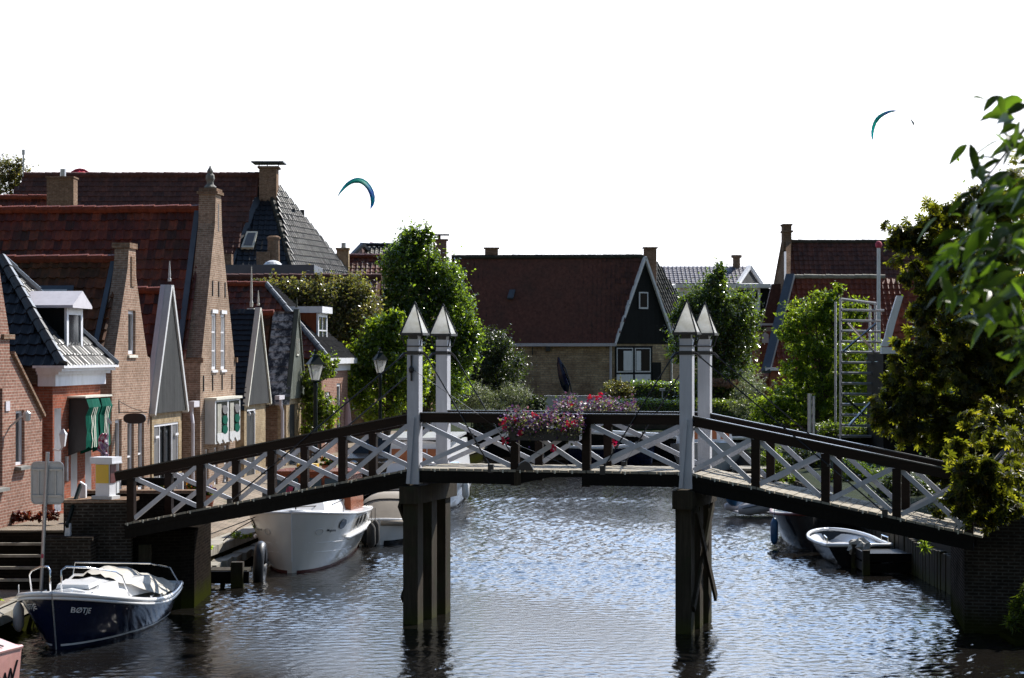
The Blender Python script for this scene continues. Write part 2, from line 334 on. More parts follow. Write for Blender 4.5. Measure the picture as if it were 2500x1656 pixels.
# ground materials
t = NT("brick paving"); uv = t.co("UV"); b = t.n("ShaderNodeTexBrick"); t.l(uv, b.inputs[0])
b.inputs["Color1"].default_value = (.26, .205, .155, 1); b.inputs["Color2"].default_value = (.19, .15, .115, 1); b.inputs["Mortar"].default_value = (.10, .085, .06, 1)
b.inputs["Scale"].default_value = 1; b.inputs["Brick Width"].default_value = .2; b.inputs["Row Height"].default_value = .1; b.inputs["Mortar Size"].default_value = .008
c = t.mix(b.outputs[0], t.ramp(t.noise(.9, detail=8), [(.3, (.7,)*3), (.7, (1.3,)*3)]), 1.0, 'MULTIPLY')
c = t.mix(c, (.06, .075, .02), t.ramp(t.noise(1.6, detail=9, rough=.75), [(.58, (0,0,0)), (.68, (.8,)*3)]))
t.bump(b.outputs["Fac"], -.4, .006); M['paving'] = t.done(c, .9, spec=.2)
t = NT("grass and soil"); c = t.ramp(t.noise(2.5, detail=9, rough=.7), [(.3, (.012,.015,.006)), (.5, (.02,.032,.009)), (.7, (.042,.038,.022))])
t.bump(t.noise(18), .8, .05); M['soil'] = t.done(c, .95, spec=.1)
# ================================================================== setting: water, banks, street
rngw = np.random.default_rng(5)
def wave_field(x, y):
    z = np.zeros_like(x)
    # patches of calmer and rougher water
    g = .75 + .3*np.sin(.33*x + .11*y + 1.0) + .28*np.sin(.23*y - .17*x + 2.1) + .18*np.sin(.7*x+.41*y)
    for i in range(90):
        lam = .11*(4.2)**(rngw.random()**1.6); th = rngw.normal(math.pi/2 - .3, 1.25); k = 2*math.pi/lam
        a_ = .0040; a = a_*lam**1.0*(1.0 if lam < .9 else .62)
        z += a*np.sin(k*(math.cos(th)*x + math.sin(th)*y) + rngw.random()*6.28)*(g if lam < 1.2 else 1)
    return z
def water_sheet():
    def zone(x0, x1, y0, y1, dx, dy):
        return np.linspace(x0, x1, int((x1-x0)/dx)+1), np.linspace(y0, y1, int((y1-y0)/dy)+1)
    ys = np.concatenate([np.arange(-90, 22, 2.0), np.arange(22, 30, .25), np.arange(30, 32, .1), np.arange(32, 52, .045), np.arange(52, 75, .08), np.arange(75, 112, .2)])
    xs = np.arange(-9.6, 10.8, .045)
    X, Y = np.meshgrid(xs, ys); rngs = wave_field(X, Y)
    n, m = X.shape; v = np.stack([X, Y, rngs], -1).reshape(-1, 3)
    i = np.arange((n-1)*(m-1)); r, c = i//(m-1), i % (m-1); a = r*m + c
    f = np.stack([a, a+1, a+m+1, a+m], 1)
    t = NT("canal water"); h = t.noise(9, detail=4, stretch=(1, 1.2, 1)); t.bump(h, .32, .02)
    c = t.ramp(t.noise(.25), [(.3, (.006,.006,.006)), (.7, (.012,.010,.008))])
    t.b.inputs["IOR"].default_value = 1.33
    me = mesh_arrays("water", v, f, t.done(c, .028, spec=.5), smooth=True)
    o = link("water", me); tag(o, "rippled brown canal water", None, kind="structure"); del o["label"]; return o
water_sheet()
def struct(name, mb, mat, smooth=False):
    o = part(name, mb, mat, smooth=smooth); o["kind"] = "structure"; return o
def quay_x(Y): return -7.1 + (Y - 47.3)*.1
def fac(Y): return -14.25 + .0875*Y                      # the line of house fronts on the left
# canal bed, so that nothing looks through
struct("canal_bed", MB().add([(-60,-90,-1.6),(60,-90,-1.6),(60,115,-1.6),(-60,115,-1.6)], [(0,1,2,3)]), M['soil'])
# left street: sloping from the quay kerb up to the house fronts
mb = MB(); rows = []
for Y in [45.2, 48, 52, 58, 64, 70, 78, 86, 95, 107]:
    q = quay_x(Y); f_ = fac(Y)
    rows.append([(q-.5, Y, .6), (q*.6+f_*.4, Y, .78), (f_+.7, Y, 1.16), (f_, Y, 1.2), (f_-14, Y, 1.25), (-70, Y, 1.3)])
mb.grid([r[::-1] for r in rows]); struct("street", mb, M['paving'])
# landing at the top of the steps, lower quay in front of it
mb = MB().box(-70, -8.75, 43.0, 47.5, 1.0, 1.5); struct("landing_pavement", mb, M['paving'])
mb = MB().add([(-70,-90,.5),(-9.3,-90,.5),(-9.25,41.2,.5),(-70,41.2,.5)], [(0,1,2,3)]); struct("lower_quay", mb, M['paving'])
mb = MB()
for k in range(5): mb.box(-40, -8.95, 41.2 + .36*k, 43.0, .5 + .2*k - .2, .5 + .2*k + (.0 if k else .004) + .2*(1 if k < 5 else 0) - .003*k)
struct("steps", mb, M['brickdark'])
mb = MB()
for k in range(4): mb.box(-40, -8.93, 41.17 + .36*k, 41.24 + .36*k, .66 + .2*k, .712 + .2*k)
struct("step_edges", mb, M['stone'])
# kerbs and quay faces
def qwall(name, pts, top, mat, w=.5, capmat=None, cap=.18):
    """wall along pts (x,y), face towards larger x"""
    a = MB(); c = MB()
    for (x0, y0), (x1, y1) in zip(pts[:-1], pts[1:]):
        a.hexa([(x0-w,y0,-1.6),(x0,y0,-1.6),(x1,y1,-1.6),(x1-w,y1,-1.6)], [(x0-w,y0,top-cap),(x0,y0,top-cap),(x1,y1,top-cap),(x1-w,y1,top-cap)])
        L = math.hypot(x1-x0, y1-y0); n = max(1, int(L/1.1))
        for i in range(n):
            s0, s1 = (i+.01)/n, (i+.99)/n
            p = lambda s, o, z: (x0+(x1-x0)*s+o, y0+(y1-y0)*s, z)
            j = .012*math.sin(i*5.1)
            c.hexa([p(s0,-w-.02,top-cap+.002),p(s0,.05+j,top-cap+.002),p(s1,.05+j,top-cap+.002),p(s1,-w-.02,top-cap+.002)],
                   [p(s0,-w-.02,top+.01+j),p(s0,.05+j,top+.01+j),p(s1,.05+j,top+.01+j),p(s1,-w-.02,top+.01+j)])
    struct(name, a, mat); struct(name.replace("wall", "kerb"), c, capmat or M['stone'])
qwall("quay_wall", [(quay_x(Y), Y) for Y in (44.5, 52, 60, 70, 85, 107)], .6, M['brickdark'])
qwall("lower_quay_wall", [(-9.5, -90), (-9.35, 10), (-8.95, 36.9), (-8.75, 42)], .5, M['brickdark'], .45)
# second lower stone ledge along the quay
mb = MB()
for Y in np.arange(46, 54.5, 1.0): mb.box(quay_x(Y)+.03, quay_x(Y)+.38, Y+.01, Y+.99, .12, .30 + .01*math.sin(Y*3))
struct("quay_ledge", mb, M['stone'])
# right bank
def right_x(Y): return 9.35 + .006*(Y-44) if Y > 44 else 9.35
RB = [(10.2, -90), (10.2, 36), (10.2, 41), (9.35, 42), (9.3, 50), (9.6, 70), (10.1, 90), (10.6, 107)]
mb = MB(); zz = lambda Y: 1.1 if Y < 43 else .85
mb.grid([[(x, y, zz(y)), (x+3, y, zz(y)+.15), (x+30, y, 1.3), (90, y, 1.4)] for x, y in RB]); struct("garden_ground", mb, M['soil'])
mb = MB()
for (x0, y0), (x1, y1) in zip(RB[:-1], RB[1:]):
    mb.add([(x0,y0,-1.6),(x1,y1,-1.6),(x1,y1,zz(y1)),(x0,y0,zz(y0))], [(3,2,1,0)])
struct("bank_wall", mb, M['tar'])
# vertical sheet piles in front of the right bank
mb = MB(); r_ = random.Random(3)
for i in range(150):
    Y = 42.3 + i*.27; x = float(np.interp(Y, [b[1] for b in RB], [b[0] for b in RB])) - .05
    t_ = .78 + r_.uniform(-.06, .05); mb.box(x-.07-r_.uniform(0,.03), x+.05, Y+.012, Y+.25, -1.3, t_)
struct("sheet_piling_wall", mb, M['pile'])
# far bank and the land behind everything, to the horizon
mb = MB(); gx = np.linspace(-90, 90, 13); rows = []
for Y, z in ((106, 1.15), (112, 1.3), (124, 1.9), (150, 2.1), (400, 2.1), (1500, 2.1), (5000, 2.0)):
    k = max(1, Y/150); rows.append([(x*k, Y, z) for x in gx])
mb.grid(rows); struct("ground", mb, M['soil'])
mb = MB().box(-9, 16, 105.6, 106.0, -1.6, 1.2); struct("far_bank_wall", mb, M['tar'])
# ================================================================== bridge
BA = math.atan2(-.2719, .9623); BO = (-1.817, 40.0, 0)
bridge = thing("drawbridge", "white and black wooden drawbridge with four lantern-topped posts across the canal", "bridge", BO, BA)
BM = WM[bridge]
def B(s, t, z): return BM @ Vector((s, t, z))            # bridge coordinates to world
SP, BWID, SLOPE, ZD = 5.18, 1.72, .196, 2.92
def dz(s): return ZD + SLOPE*s if s < 0 else (ZD if s <= SP else ZD - SLOPE*(s-SP))
S0, S1 = -5.92, SP + 5.08
r_ = random.Random(11)
mb = MB(); s = S0                                        # deck boards, one mesh
while s < S1:
    a, b_ = s + .008, s + .157; j = r_.uniform(-.004, .004); e = r_.uniform(-.02, .02)
    if not (a < 0 < b_ or a < SP < b_):
        mb.hexa([(a,-.10+e,dz(a)-.045),(b_,-.10+e,dz(b_)-.045),(b_,BWID+.1+e,dz(b_)-.045),(a,BWID+.1+e,dz(a)-.045)],
                [(a,-.10+e,dz(a)+j),(b_,-.10+e,dz(b_)+j),(b_,BWID+.1+e,dz(b_)+j),(a,BWID+.1+e,dz(a)+j)])
    s += .165
part("deck", mb, M['deck'], bridge)
s = S0 + .08                                             # bright bolt heads along the near edge of the boards
while s < S1:
    if r_.random() < .8: part("edge_bolt", MB().box(s-.012, s+.012, -.135, -.12, dz(s)-.06, dz(s)-.005), M['cream'], bridge)
    s += .33
def stringer(pts, t0, t1, depth, name="stringer"):
    m_ = MB()
    for (sa, da), (sb, db) in zip(pts[:-1], pts[1:]):
        m_.hexa([(sa,t0,dz(sa)-da),(sb,t0,dz(sb)-db),(sb,t1,dz(sb)-db),(sa,t1,dz(sa)-da)],
                [(sa,t0,dz(sa)-.048),(sb,t0,dz(sb)-.048),(sb,t1,dz(sb)-.048),(sa,t1,dz(sa)-.048)])
    part(name, m_, M['tar'], bridge)
for t0, t1 in ((-.09, .05), (.79, .93), (BWID-.05, BWID+.09)):
    stringer([(S0, .30), (-.12, .33)], t0, t1, 0)
    stringer([(SP+.12, .33), (S1, .30)], t0, t1, 0)
    stringer([(.0, .27), (1.98, .275), (2.05, .26), (2.65, .13), (3.22, .125)], t0, t1, 0)
    stringer([(3.24, .27), (SP-.0, .275)], t0, t1, 0)
part("mossy_block", MB().box(1.96, 2.09, -.115, -.092, ZD-.29, ZD-.02), M['pile'], bridge)
part("hinge_plate", MB().prism([(2.0,-.12,ZD-.01),(2.34,-.12,ZD-.01),(2.26,-.12,ZD+.12),(2.17,-.12,ZD+.16),(2.08,-.12,ZD+.12)], (0,.04,0)), M['iron'], bridge)
RH = 1.02
def handrail(sa, sb, t):
    m_ = MB(); za, zb = dz(sa)+RH, dz(sb)+RH
    m_.beam((sa, t, za-.085), (sb, t, zb-.085), .10, .165); part("handrail", m_, M['railbrown'], bridge)
    c_ = MB(); c_.beam((sa, t, za+.011), (sb, t, zb+.011), .15, .022); part("handrail_cap", c_, M['railcap'], bridge)
def xpanel(sa, sb, t, flip=1):
    """two crossing white boards between posts"""
    zb0, zb1 = dz(sa)+.03, dz(sb)+.03; zt0, zt1 = dz(sa)+RH-.19, dz(sb)+RH-.19
    part("cross_brace", MB().beam((sa, t-.022*flip, zb0+.03), (sb, t-.022*flip, zt1), .042, .085), M['bridgewhite'], bridge)
    part("cross_brace", MB().beam((sa, t+.022*flip, zt0), (sb, t+.022*flip, zb1+.03), .042, .085), M['bridgewhite'], bridge)
def rpost(s_, t, w=.15):
    part("rail_post", MB().box(s_-w/2, s_+w/2, t-.06, t+.06, dz(s_)-.30, dz(s_)+RH-.168), M['railbrown'], bridge)
for t in (0.0, BWID):
    for k, (sa, sb) in enumerate(((S0+.02, -.115), (.115, SP-.115), (SP+.115, S1-.02))): handrail(sa - (.25 if k == 0 else 0), sb + (.25 if k == 2 else 0), t)
    lp = [-5.82, -4.35, -2.88, -1.44, 0]; rp = [SP] + [SP+1.25*(i+1) for i in range(4)]
    mid = [0, 1.95, 3.31, SP]
    for x in lp[:-1] + mid[1:-1] + rp[1:]: rpost(x, t)
    for lst in (lp, mid, rp):
        for a, b_ in zip(lst[:-1], lst[1:]):
            ga = .13 if a in (0, SP) else .08; gb = .13 if b_ in (0, SP) else .08; xpanel(a+ga, b_-gb, t)
    # lantern posts
    for ps in (0, SP):
        y0 = t - .13 if t == 0 else t - .09
        part("gate_post", MB().box(ps-.115, ps+.115, y0, y0+.22, ZD-.30, 5.33), M['bridgewhite'], bridge)
        yc = y0 + .11
        pn = part("lantern_panel", MB().add([(ps-.205,yc-.205,5.44),(ps+.205,yc-.205,5.44),(ps+.205,yc+.205,5.44),(ps-.205,yc+.205,5.44),(ps,yc,6.0)],
                  [(0,3,2,1),(0,1,4),(1,2,4),(2,3,4),(3,0,4)]), M['opal'], bridge)
        fr = MB(); cs = [(-1,-1),(1,-1),(1,1),(-1,1)]
        for i, (a, b_) in enumerate(cs):
            c2 = cs[(i+1) % 4]
            fr.tube([(ps+a*.215, yc+b_*.215, 5.43), (ps, yc, 6.04)], [.017, .012], 6)
            fr.beam((ps+a*.21, yc+b_*.21, 5.425), (ps+c2[0]*.21, yc+c2[1]*.21, 5.425), .03, .045)
            fr.tube([(ps+a*.2, yc+b_*.2, 5.41), (ps+a*.15, yc+b_*.14, 5.2)], .011, 5)
            fr.beam((ps+a*.125, yc+b_*.12, 5.2), (ps+c2[0]*.125, yc+c2[1]*.12, 5.2), .018, .02)
        fr.box(ps-.085, ps+.085, yc-.085, yc+.085, 5.332, 5.41)
        part("lantern_frame", fr, M['iron'], bridge)
        bd = MB()
        bd.box(ps-.125, ps+.125, y0-.012, y0+.232, 5.04, 5.11)
        bd.tube([(ps-.12, yc-.05, 5.075), (ps-.2, yc-.05, 5.06), (ps-.27, yc-.05, 4.985)], .026, 6); bd.tube([(ps+.12, yc-.05, 5.075), (ps+.2, yc-.05, 5.06), (ps+.27, yc-.05, 4.985)], .026, 6)
        part("iron_band", bd, M['iron'], bridge)
        ends = [(-3.72, .03), (1.5, .03)] if ps == 0 else [(3.63, .03), (SP+3.55, .03)]
        for e, up in ends:
            sg = -1 if e < ps else 1; a = Vector((ps+sg*.27, yc-.05, 4.985)); q = Vector((e, yc-.05, dz(e)+up))
            rd = MB().tube([a, q], .0145, 6); w0 = a.lerp(q, .70); w1 = a.lerp(q, .80); dd = Vector((0, .028, 0))
            rd.tube([w0-dd, w1-dd], .009, 5); rd.tube([w0+dd, w1+dd], .009, 5); rd.box(w0.x-.03, w0.x+.03, w0.y-.04, w0.y+.04, w0.z-.02, w0.z+.02); rd.box(w1.x-.03, w1.x+.03, w1.y-.04, w1.y+.04, w1.z-.02, w1.z+.02)
            rd.box(q.x-.05, q.x+.05, q.y-.03, q.y+.03, q.z-.1, q.z+.06)
            part("tie_rod", rd, M['iron'], bridge)
        if t == 0:
            part("post_plank", MB().hexa([(ps-.12,y0-.05,ZD-.29),(ps-.05,y0-.05,ZD-.29),(ps-.05,y0-.003,ZD-.29),(ps-.12,y0-.003,ZD-.29)],
                                         [(ps-.02,y0-.05,ZD+.95),(ps+.04,y0-.05,ZD+.95),(ps+.04,y0-.003,ZD+.95),(ps-.02,y0-.003,ZD+.95)]), M['bridgewhite'], bridge)
        if t == 0 and ps == 0:
            lk = MB().tube([(ps-.02, y0-.03, 5.03), (ps-.02, y0-.03, 4.85), (ps-.02, y0-.03, 4.8), (ps-.02, y0-.03, 4.55)], [.022, .016, .02, .018], 8)
            lk.lathe([(.03, -.06), (.05, -.02), (.05, .03), (.02, .07)], (ps-.02, y0-.04, 4.76), 10)
            part("post_bell", lk, M['iron'], bridge)
            part("bell_wire", MB().tube([(ps-.02, y0-.06, 4.79), (1.2, -.1, 3.98), (2.1, -.12, 3.35), (3.1, -.1, 2.96)], .005, 4), M['iron'], bridge)
# piers: transverse cap beam, three piles each, bracing
for ps in (0, SP):
    pq = ps - .045
    part("pier_cap", MB().box(pq-.17, pq+.2, -.3, 2.15, ZD-.66, ZD-.335), M['pile'], bridge)
    for t in (-.0, .85, 1.72):
        part("pile", MB().box(pq-.14, pq+.15, t-.16, t+.16, -1.6, ZD-.662), M['pile'], bridge)
    sx = pq + .18 if ps else pq - .17
    part("pier_brace", MB().beam((sx, -.1, .45), (sx, 1.85, 2.25), .16, .05, (1,0,0)), M['pile'], bridge)
    part("pier_brace", MB().beam((sx+.055*(1 if ps else -1), -.1, 2.25), (sx+.055*(1 if ps else -1), 1.85, .45), .16, .05, (1,0,0)), M['pile'], bridge)
part("walkway_edge", MB().beam((S0, -.115, dz(S0)-.08), (-.13, -.115, dz(-.13)-.08), .03, .08), M['tar'], bridge)
part("walkway_edge", MB().beam((SP+.13, -.115, dz(SP+.13)-.08), (S1, -.115, dz(S1)-.08), .03, .08), M['tar'], bridge)
mb = MB().box(8.72, 10.4, 36.95, 38.2, -1.6, .1); struct("bank_ledge", mb, M['brickdark'])
# ================================================================== abutments
ab = thing("bridge_abutment", "dark brick bridge abutment at the left end of the bridge beside the steps", "abutment", (-7.5, 42.5, 0))
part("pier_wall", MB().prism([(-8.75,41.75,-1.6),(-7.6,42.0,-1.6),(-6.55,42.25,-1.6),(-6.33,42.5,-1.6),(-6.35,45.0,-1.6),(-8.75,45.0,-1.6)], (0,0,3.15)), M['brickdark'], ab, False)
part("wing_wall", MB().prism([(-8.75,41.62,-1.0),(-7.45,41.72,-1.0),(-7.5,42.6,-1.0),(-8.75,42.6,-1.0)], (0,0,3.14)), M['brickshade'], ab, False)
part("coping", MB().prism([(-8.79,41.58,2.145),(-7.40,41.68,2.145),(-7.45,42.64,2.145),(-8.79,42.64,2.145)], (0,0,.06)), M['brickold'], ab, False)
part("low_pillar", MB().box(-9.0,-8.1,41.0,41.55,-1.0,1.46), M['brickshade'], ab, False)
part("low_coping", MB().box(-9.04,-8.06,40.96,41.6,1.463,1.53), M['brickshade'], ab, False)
part("parapet", MB().box(-9.0,-6.6,45.1,45.4,.3,2.1), M['brickdark'], ab, False)
part("parapet_coping", MB().box(-9.05,-6.55,45.05,45.45,2.103,2.17), M['brickold'], ab, False)
part("mounting_plate", MB().box(-7.35,-7.1,41.96,42.06,.95,1.3), M['pile'], ab, False)
rb = thing("bridge_abutment", "dark brick abutment under the leaves at the right end of the bridge", "abutment", (9, 39, 0))
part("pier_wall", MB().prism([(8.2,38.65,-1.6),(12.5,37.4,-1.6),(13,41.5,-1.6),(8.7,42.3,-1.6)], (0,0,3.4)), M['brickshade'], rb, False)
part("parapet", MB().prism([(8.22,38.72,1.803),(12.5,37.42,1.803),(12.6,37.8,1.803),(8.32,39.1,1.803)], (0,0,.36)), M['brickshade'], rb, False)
# ================================================================== house building tools
def inside(px, py, poly):
    r = np.zeros(px.shape, bool); n = len(poly); j = n-1
    for i in range(n):
        xi, yi = poly[i]; xj, yj = poly[j]
        if yi != yj: r ^= ((yi > py) != (yj > py)) & (px < (xj-xi)*(py-yi)/(yj-yi)+xi)
        j = i
    return r
_seed = [0]
def roof_tiles(name, corners, mat, parent, local=True, tw=.24, th=.31, prof=.032, wob=.012, sag=.0):
    """a plane of single overlapping pantiles filling the polygon corners (first two = eave, from one end to the other)"""
    c = [Vector(p) for p in corners]; U = (c[1]-c[0]); n = None
    n = U.cross(c[2]-c[0]).normalized()
    if n.z < 0: c[0], c[1] = c[1], c[0]; c[2:] = c[2:][::-1]; U = c[1]-c[0]; n = U.cross(c[2]-c[0]).normalized()
    U.normalize(); V = n.cross(U); O = c[0]
    poly = [((p-O).dot(U), (p-O).dot(V)) for p in c]
    _seed[0] += 1; rg = np.random.default_rng(_seed[0])
    u0, u1 = min(p[0] for p in poly), max(p[0] for p in poly); v1 = max(p[1] for p in poly)
    ni, nj = int((u1-u0)/tw)+2, int(v1/th)+2
    I, J = np.meshgrid(np.arange(ni), np.arange(nj)); I = I.ravel(); J = J.ravel()
    k = inside(u0+(I+.5)*tw, (J+.5)*th, poly); I, J = I[k], J[k]; N = len(I)
    if N == 0: return None
    S = np.array([0, .2, .42, .62, .82, 1.04]); Z = np.array([.25, .02, -.45, -.1, .95, .3])*prof
    m = len(S); T = [(-.01, -.035), (-.01, .028), (1.03, -.004)]                 # lip bottom, lip top, upper edge
    lift = rg.uniform(0, wob, N); dv = rg.normal(0, .006, N); tilt = rg.normal(0, wob*.35, N)
    vs = np.zeros((N, 3, m, 3)); On, Un, Vn, Nn = (np.array(x) for x in (O, U, V, n))
    sagf = lambda uu: sag*np.sin(math.pi*(uu-u0)/max(.1, u1-u0))
    for a, (tv, tz) in enumerate(T):
        for b in range(m):
            uu = u0 + (I+S[b])*tw; vv = (J+tv)*th + dv; zz = Z[b]*(1 if a else .6) + tz + lift + tilt*(S[b]-.5) - sagf(uu)
            vs[:, a, b] = On + uu[:,None]*Un + vv[:,None]*Vn + zz[:,None]*Nn
    base = (np.arange(N)*3*m)[:,None,None]; a = np.arange(2)[:,None]*m + np.arange(m-1)[None,:]
    q = (base + a[None]).reshape(-1); f = np.stack([q, q+1, q+m+1, q+m], 1)
    uv = np.repeat(np.stack([I+.5, J+.5], 1), 3*m, 0)
    verts = vs.reshape(-1, 3)
    # underlay sheet
    pp = np.array([list(p - n*.04) for p in c]); nb = len(verts)
    fl = [[nb, nb+1, nb+2, nb+min(3, len(c)-1)]] if len(c) > 3 else [[nb, nb+1, nb+2, nb+2]]
    if len(c) == 3:
        pp = np.vstack([pp, pp[2:3] + 1e-4]); fl = [[nb, nb+1, nb+2, nb+3]]
    verts = np.vstack([verts, pp]); uv = np.vstack([uv, np.zeros((len(pp), 2))]); f = np.vstack([f, np.array(fl)])
    return link(name, mesh_arrays(name, verts, f, mat, uv), parent, local)
def ridge_tiles(p, q, mat, parent, local=True, r=.115, L=.36, name="ridge"):
    p, q = Vector(p), Vector(q); d = q-p; n = max(1, int(d.length/L)); mb = MB(); _seed[0] += 1; rr = random.Random(_seed[0])
    dn = d.normalized()
    for i in range(n):
        a = p + d*(i/n) - dn*.02; b = p + d*((i+1)/n) + dn*.02; j = rr.uniform(-.012, .012)
        mb.tube([a + Vector((0,0,j)), b + Vector((0,0,j))], [r*1.08, r*.93], 8)
    return part(name, mb, mat, parent, local)
def interp(pl, x):
    return float(np.interp(x, [p[0] for p in pl], [p[1] for p in pl]))
def wall(name, top, z0, mat, parent, holes=(), y=0.0, t=.3, rec=.14, rev=None, left=True):
    """front wall in the local x,z plane at y, its top a polyline [(x,z)...], with real window openings"""
    xs = sorted(set([p[0] for p in top] + [h for a in holes for h in (a[0], a[1])])); x0, x1 = top[0][0], top[-1][0]
    mb = MB(); eps = 1e-5
    for a, b in zip(xs[:-1], xs[1:]):
        if b-a < 1e-4: continue
        m = (a+b)/2; cuts = sorted([(h[2], h[3]) for h in holes if h[0]-eps < m < h[1]+eps]); lo = z0
        for c0, c1 in cuts:
            if c0 > lo+eps: mb.add([(a,y,lo),(b,y,lo),(b,y,c0),(a,y,c0)], [(0,1,2,3)])
            lo = c1
        za, zb = interp(top, a+eps), interp(top, b-eps); mb.add([(a,y,lo),(b,y,lo),(b,y,zb),(a,y,za)], [(0,1,2,3)])
    for (a, za), (b, zb) in zip(top[:-1], top[1:]): mb.add([(a,y,za),(b,y,zb),(b,y+t,zb),(a,y+t,za)], [(0,1,2,3)])
    mb.add([(x0,y,z0),(x0,y,top[0][1]),(x0,y+t,top[0][1]),(x0,y+t,z0)], [(0,1,2,3)]); mb.add([(x1,y,z0),(x1,y+t,z0),(x1,y+t,top[-1][1]),(x1,y,top[-1][1])], [(0,1,2,3)])
    # back face
    pts = [(x0,y+t,z0)] + [(p[0],y+t,p[1]) for p in top] + [(x1,y+t,z0)]; mb.add(pts, [tuple(range(len(pts)))])
    rv = MB() if rev else mb
    for h in holes:
        a, b, c, d = h[:4]; q = y+rec
        rv.add([(a,y,c),(b,y,c),(b,q,c),(a,q,c)], [(0,1,2,3)]); rv.add([(a,y,d),(a,q,d),(b,q,d),(b,y,d)], [(0,1,2,3)])
        rv.add([(a,y,c),(a,q,c),(a,q,d),(a,y,d)], [(0,1,2,3)]); rv.add([(b,y,c),(b,y,d),(b,q,d),(b,q,c)], [(0,1,2,3)])
    o = part(name, mb, mat, parent)
    if rev and holes: part("window_reveal", rv, rev, parent)
    return o
def window(parent, a, b, c, d, y=.12, nx=1, nz=2, fw=.06, frame=None, pane=None, sill=None, sillout=.05, name="window"):
    """frame ring with bars, pane as its sub-part, optional sill"""
    frame = frame or M['white']; mb = MB(); y0, y1 = y-.035, y+.03
    mb.box(a,a+fw,y0,y1,c,d); mb.box(b-fw,b,y0,y1,c,d); mb.box(a+fw,b-fw,y0,y1,c,c+fw); mb.box(a+fw,b-fw,y0,y1,d-fw,d)
    for i in range(1, nx): x = a+(b-a)*i/nx; mb.box(x-.022,x+.022,y0+.004,y1,c+fw,d-fw)
    for i in range(1, nz): z = c+(d-c)*i/nz; mb.box(a+fw,b-fw,y0+.006,y1,z-.022,z+.022)
    o = part(name, mb, frame, parent)
    part("pane", MB().add([(a+fw*.5,y+.012,c+fw*.5),(b-fw*.5,y+.012,c+fw*.5),(b-fw*.5,y+.012,d-fw*.5),(a+fw*.5,y+.012,d-fw*.5)], [(0,1,2,3)]), pane or M['glass'], o)
    if sill: part("sill", MB().hexa([(a-.06,-sillout,c-.09),(b+.06,-sillout,c-.09),(b+.06,y,c-.09),(a-.06,y,c-.09)], [(a-.06,-sillout,c-.03),(b+.06,-sillout,c-.03),(b+.06,y,c-.002),(a-.06,y,c-.002)]), sill, o)
    return o
FA = math.atan2(.9962, .0872)
def fhouse(name, label, Ya, zb=1.2, group=None):
    return thing(name, label, "house", (fac(Ya), Ya, 0), FA, group)
def fx(u, Ya, out=0.0):
    """position along the house-front line seen in image column u"""
    Y = (14.25 - out)*F/(1705.7-u); return (Y-Ya)/.9962
def sidewalls(o, w, d, z0, ze, mat, y0=.3):
    part("side_wall", MB().box(0, .25, y0+.002, d, z0, ze), mat, o); part("side_wall", MB().box(w-.25, w, y0+.002, d, z0, ze), mat, o)
    part("rear_wall", MB().box(.252, w-.252, d-.25, d, z0, ze), mat, o)
def spire(o, x, y, z0, z1, mat, r=.045):
    part("finial", MB().lathe([(r,0),(r*1.1,(z1-z0)*.1),(r*.7,(z1-z0)*.16),(r*.8,(z1-z0)*.35),(r*.25,(z1-z0))], (x, y, z0), 8), mat, o)
def bargeboard(o, a, b, y0, y1, wd, mat):
    """board along a sloping gable edge from a=(x,z) to b, reaching from y0 to y1"""
    a, b = Vector((a[0],0,a[1])), Vector((b[0],0,b[1])); d = (b-a).normalized(); n = Vector((-d.z,0,d.x))
    if n.z < 0: n = -n
    pts = [a, b, b+n*wd, a+n*wd]; part("bargeboard", MB().prism([(p.x,y0,p.z) for p in pts], (0,y1-y0,0)), mat, o)
def chimney(o, x, y, z0, z1, sx, sy, mat, cap=.06, pot=None, local=True, name="chimney"):
    mb = MB().box(x-sx/2,x+sx/2,y-sy/2,y+sy/2,z0,z1-.12); mb.box(x-sx/2-cap,x+sx/2+cap,y-sy/2-cap,y+sy/2+cap,z1-.118,z1)
    c = part(name, mb, mat, o, local)
    if pot: part("chimney_pot", MB().lathe([(.1,0),(.085,pot*.9),(.11,pot*.92),(.11,pot)], (x,y,z1+.002), 10), M['brickold'], c, local)
    return c
# ================================================================== the row of house fronts on the left
# 1: brick gable at the picture's edge
h = fhouse("brick_house", "brown brick house at the left edge with a stone-silled window and a sweeping gable", 41.0)
top = [(-1.6,3.7),(.3,5.0),(.5,5.45),(1.1,6.5),(1.75,7.6),(2.1,7.6),(2.7,6.3),(3.12,5.45),(3.13,5.05),(3.3,5.02),(5.32,3.68)]
hl = [(fx(38,41),fx(60,41),2.72,3.87),(1.7,fx(6,41),2.35,4.35)]
wall("gable_wall", top, .9, M['brickpink'], h, hl, t=.32, rec=.16)
for q in hl: window(h, *q, y=.1, nx=1, nz=1, sill=M['sill'], sillout=.14)
sidewalls(h, 5.32, 7, .9, 3.6, M['brickpink'], .32)
part("gable_coping", MB().beam((3.25,.14,5.08),(5.36,.14,3.71), .42, .07, (0,0,1)), M['brickold'], h)
part("gable_cornice", MB().box(2.6,3.3,-.06,.36,5.36,5.46), M['brickold'], h)
roof_tiles("roof", [(5.2,.33,3.7),(5.2,7,3.7),(2.0,7,6.6),(2.0,.33,6.6)], M['tilered'], h)
roof_tiles("roof", [(-1.5,.33,3.7),(-1.5,7,3.7),(2.0,7,6.6),(2.0,.33,6.6)], M['tilered'], h)
lx = fx(28,41)
part("wall_lamp", MB().tube([(lx-.1,-.0,3.55),(lx-.1,-.2,3.72),(lx-.1,-.34,3.80)], .022, 6).lathe([(.03,-.12),(.07,-.1),(.09,.05),(.02,.1)], (lx-.1,-.36,3.78), 8), M['steel'], h)
part("house_number_plate", MB().box(fx(12,41),fx(22,41),-.025,-.003,3.88,4.08), M['lilac'], h)
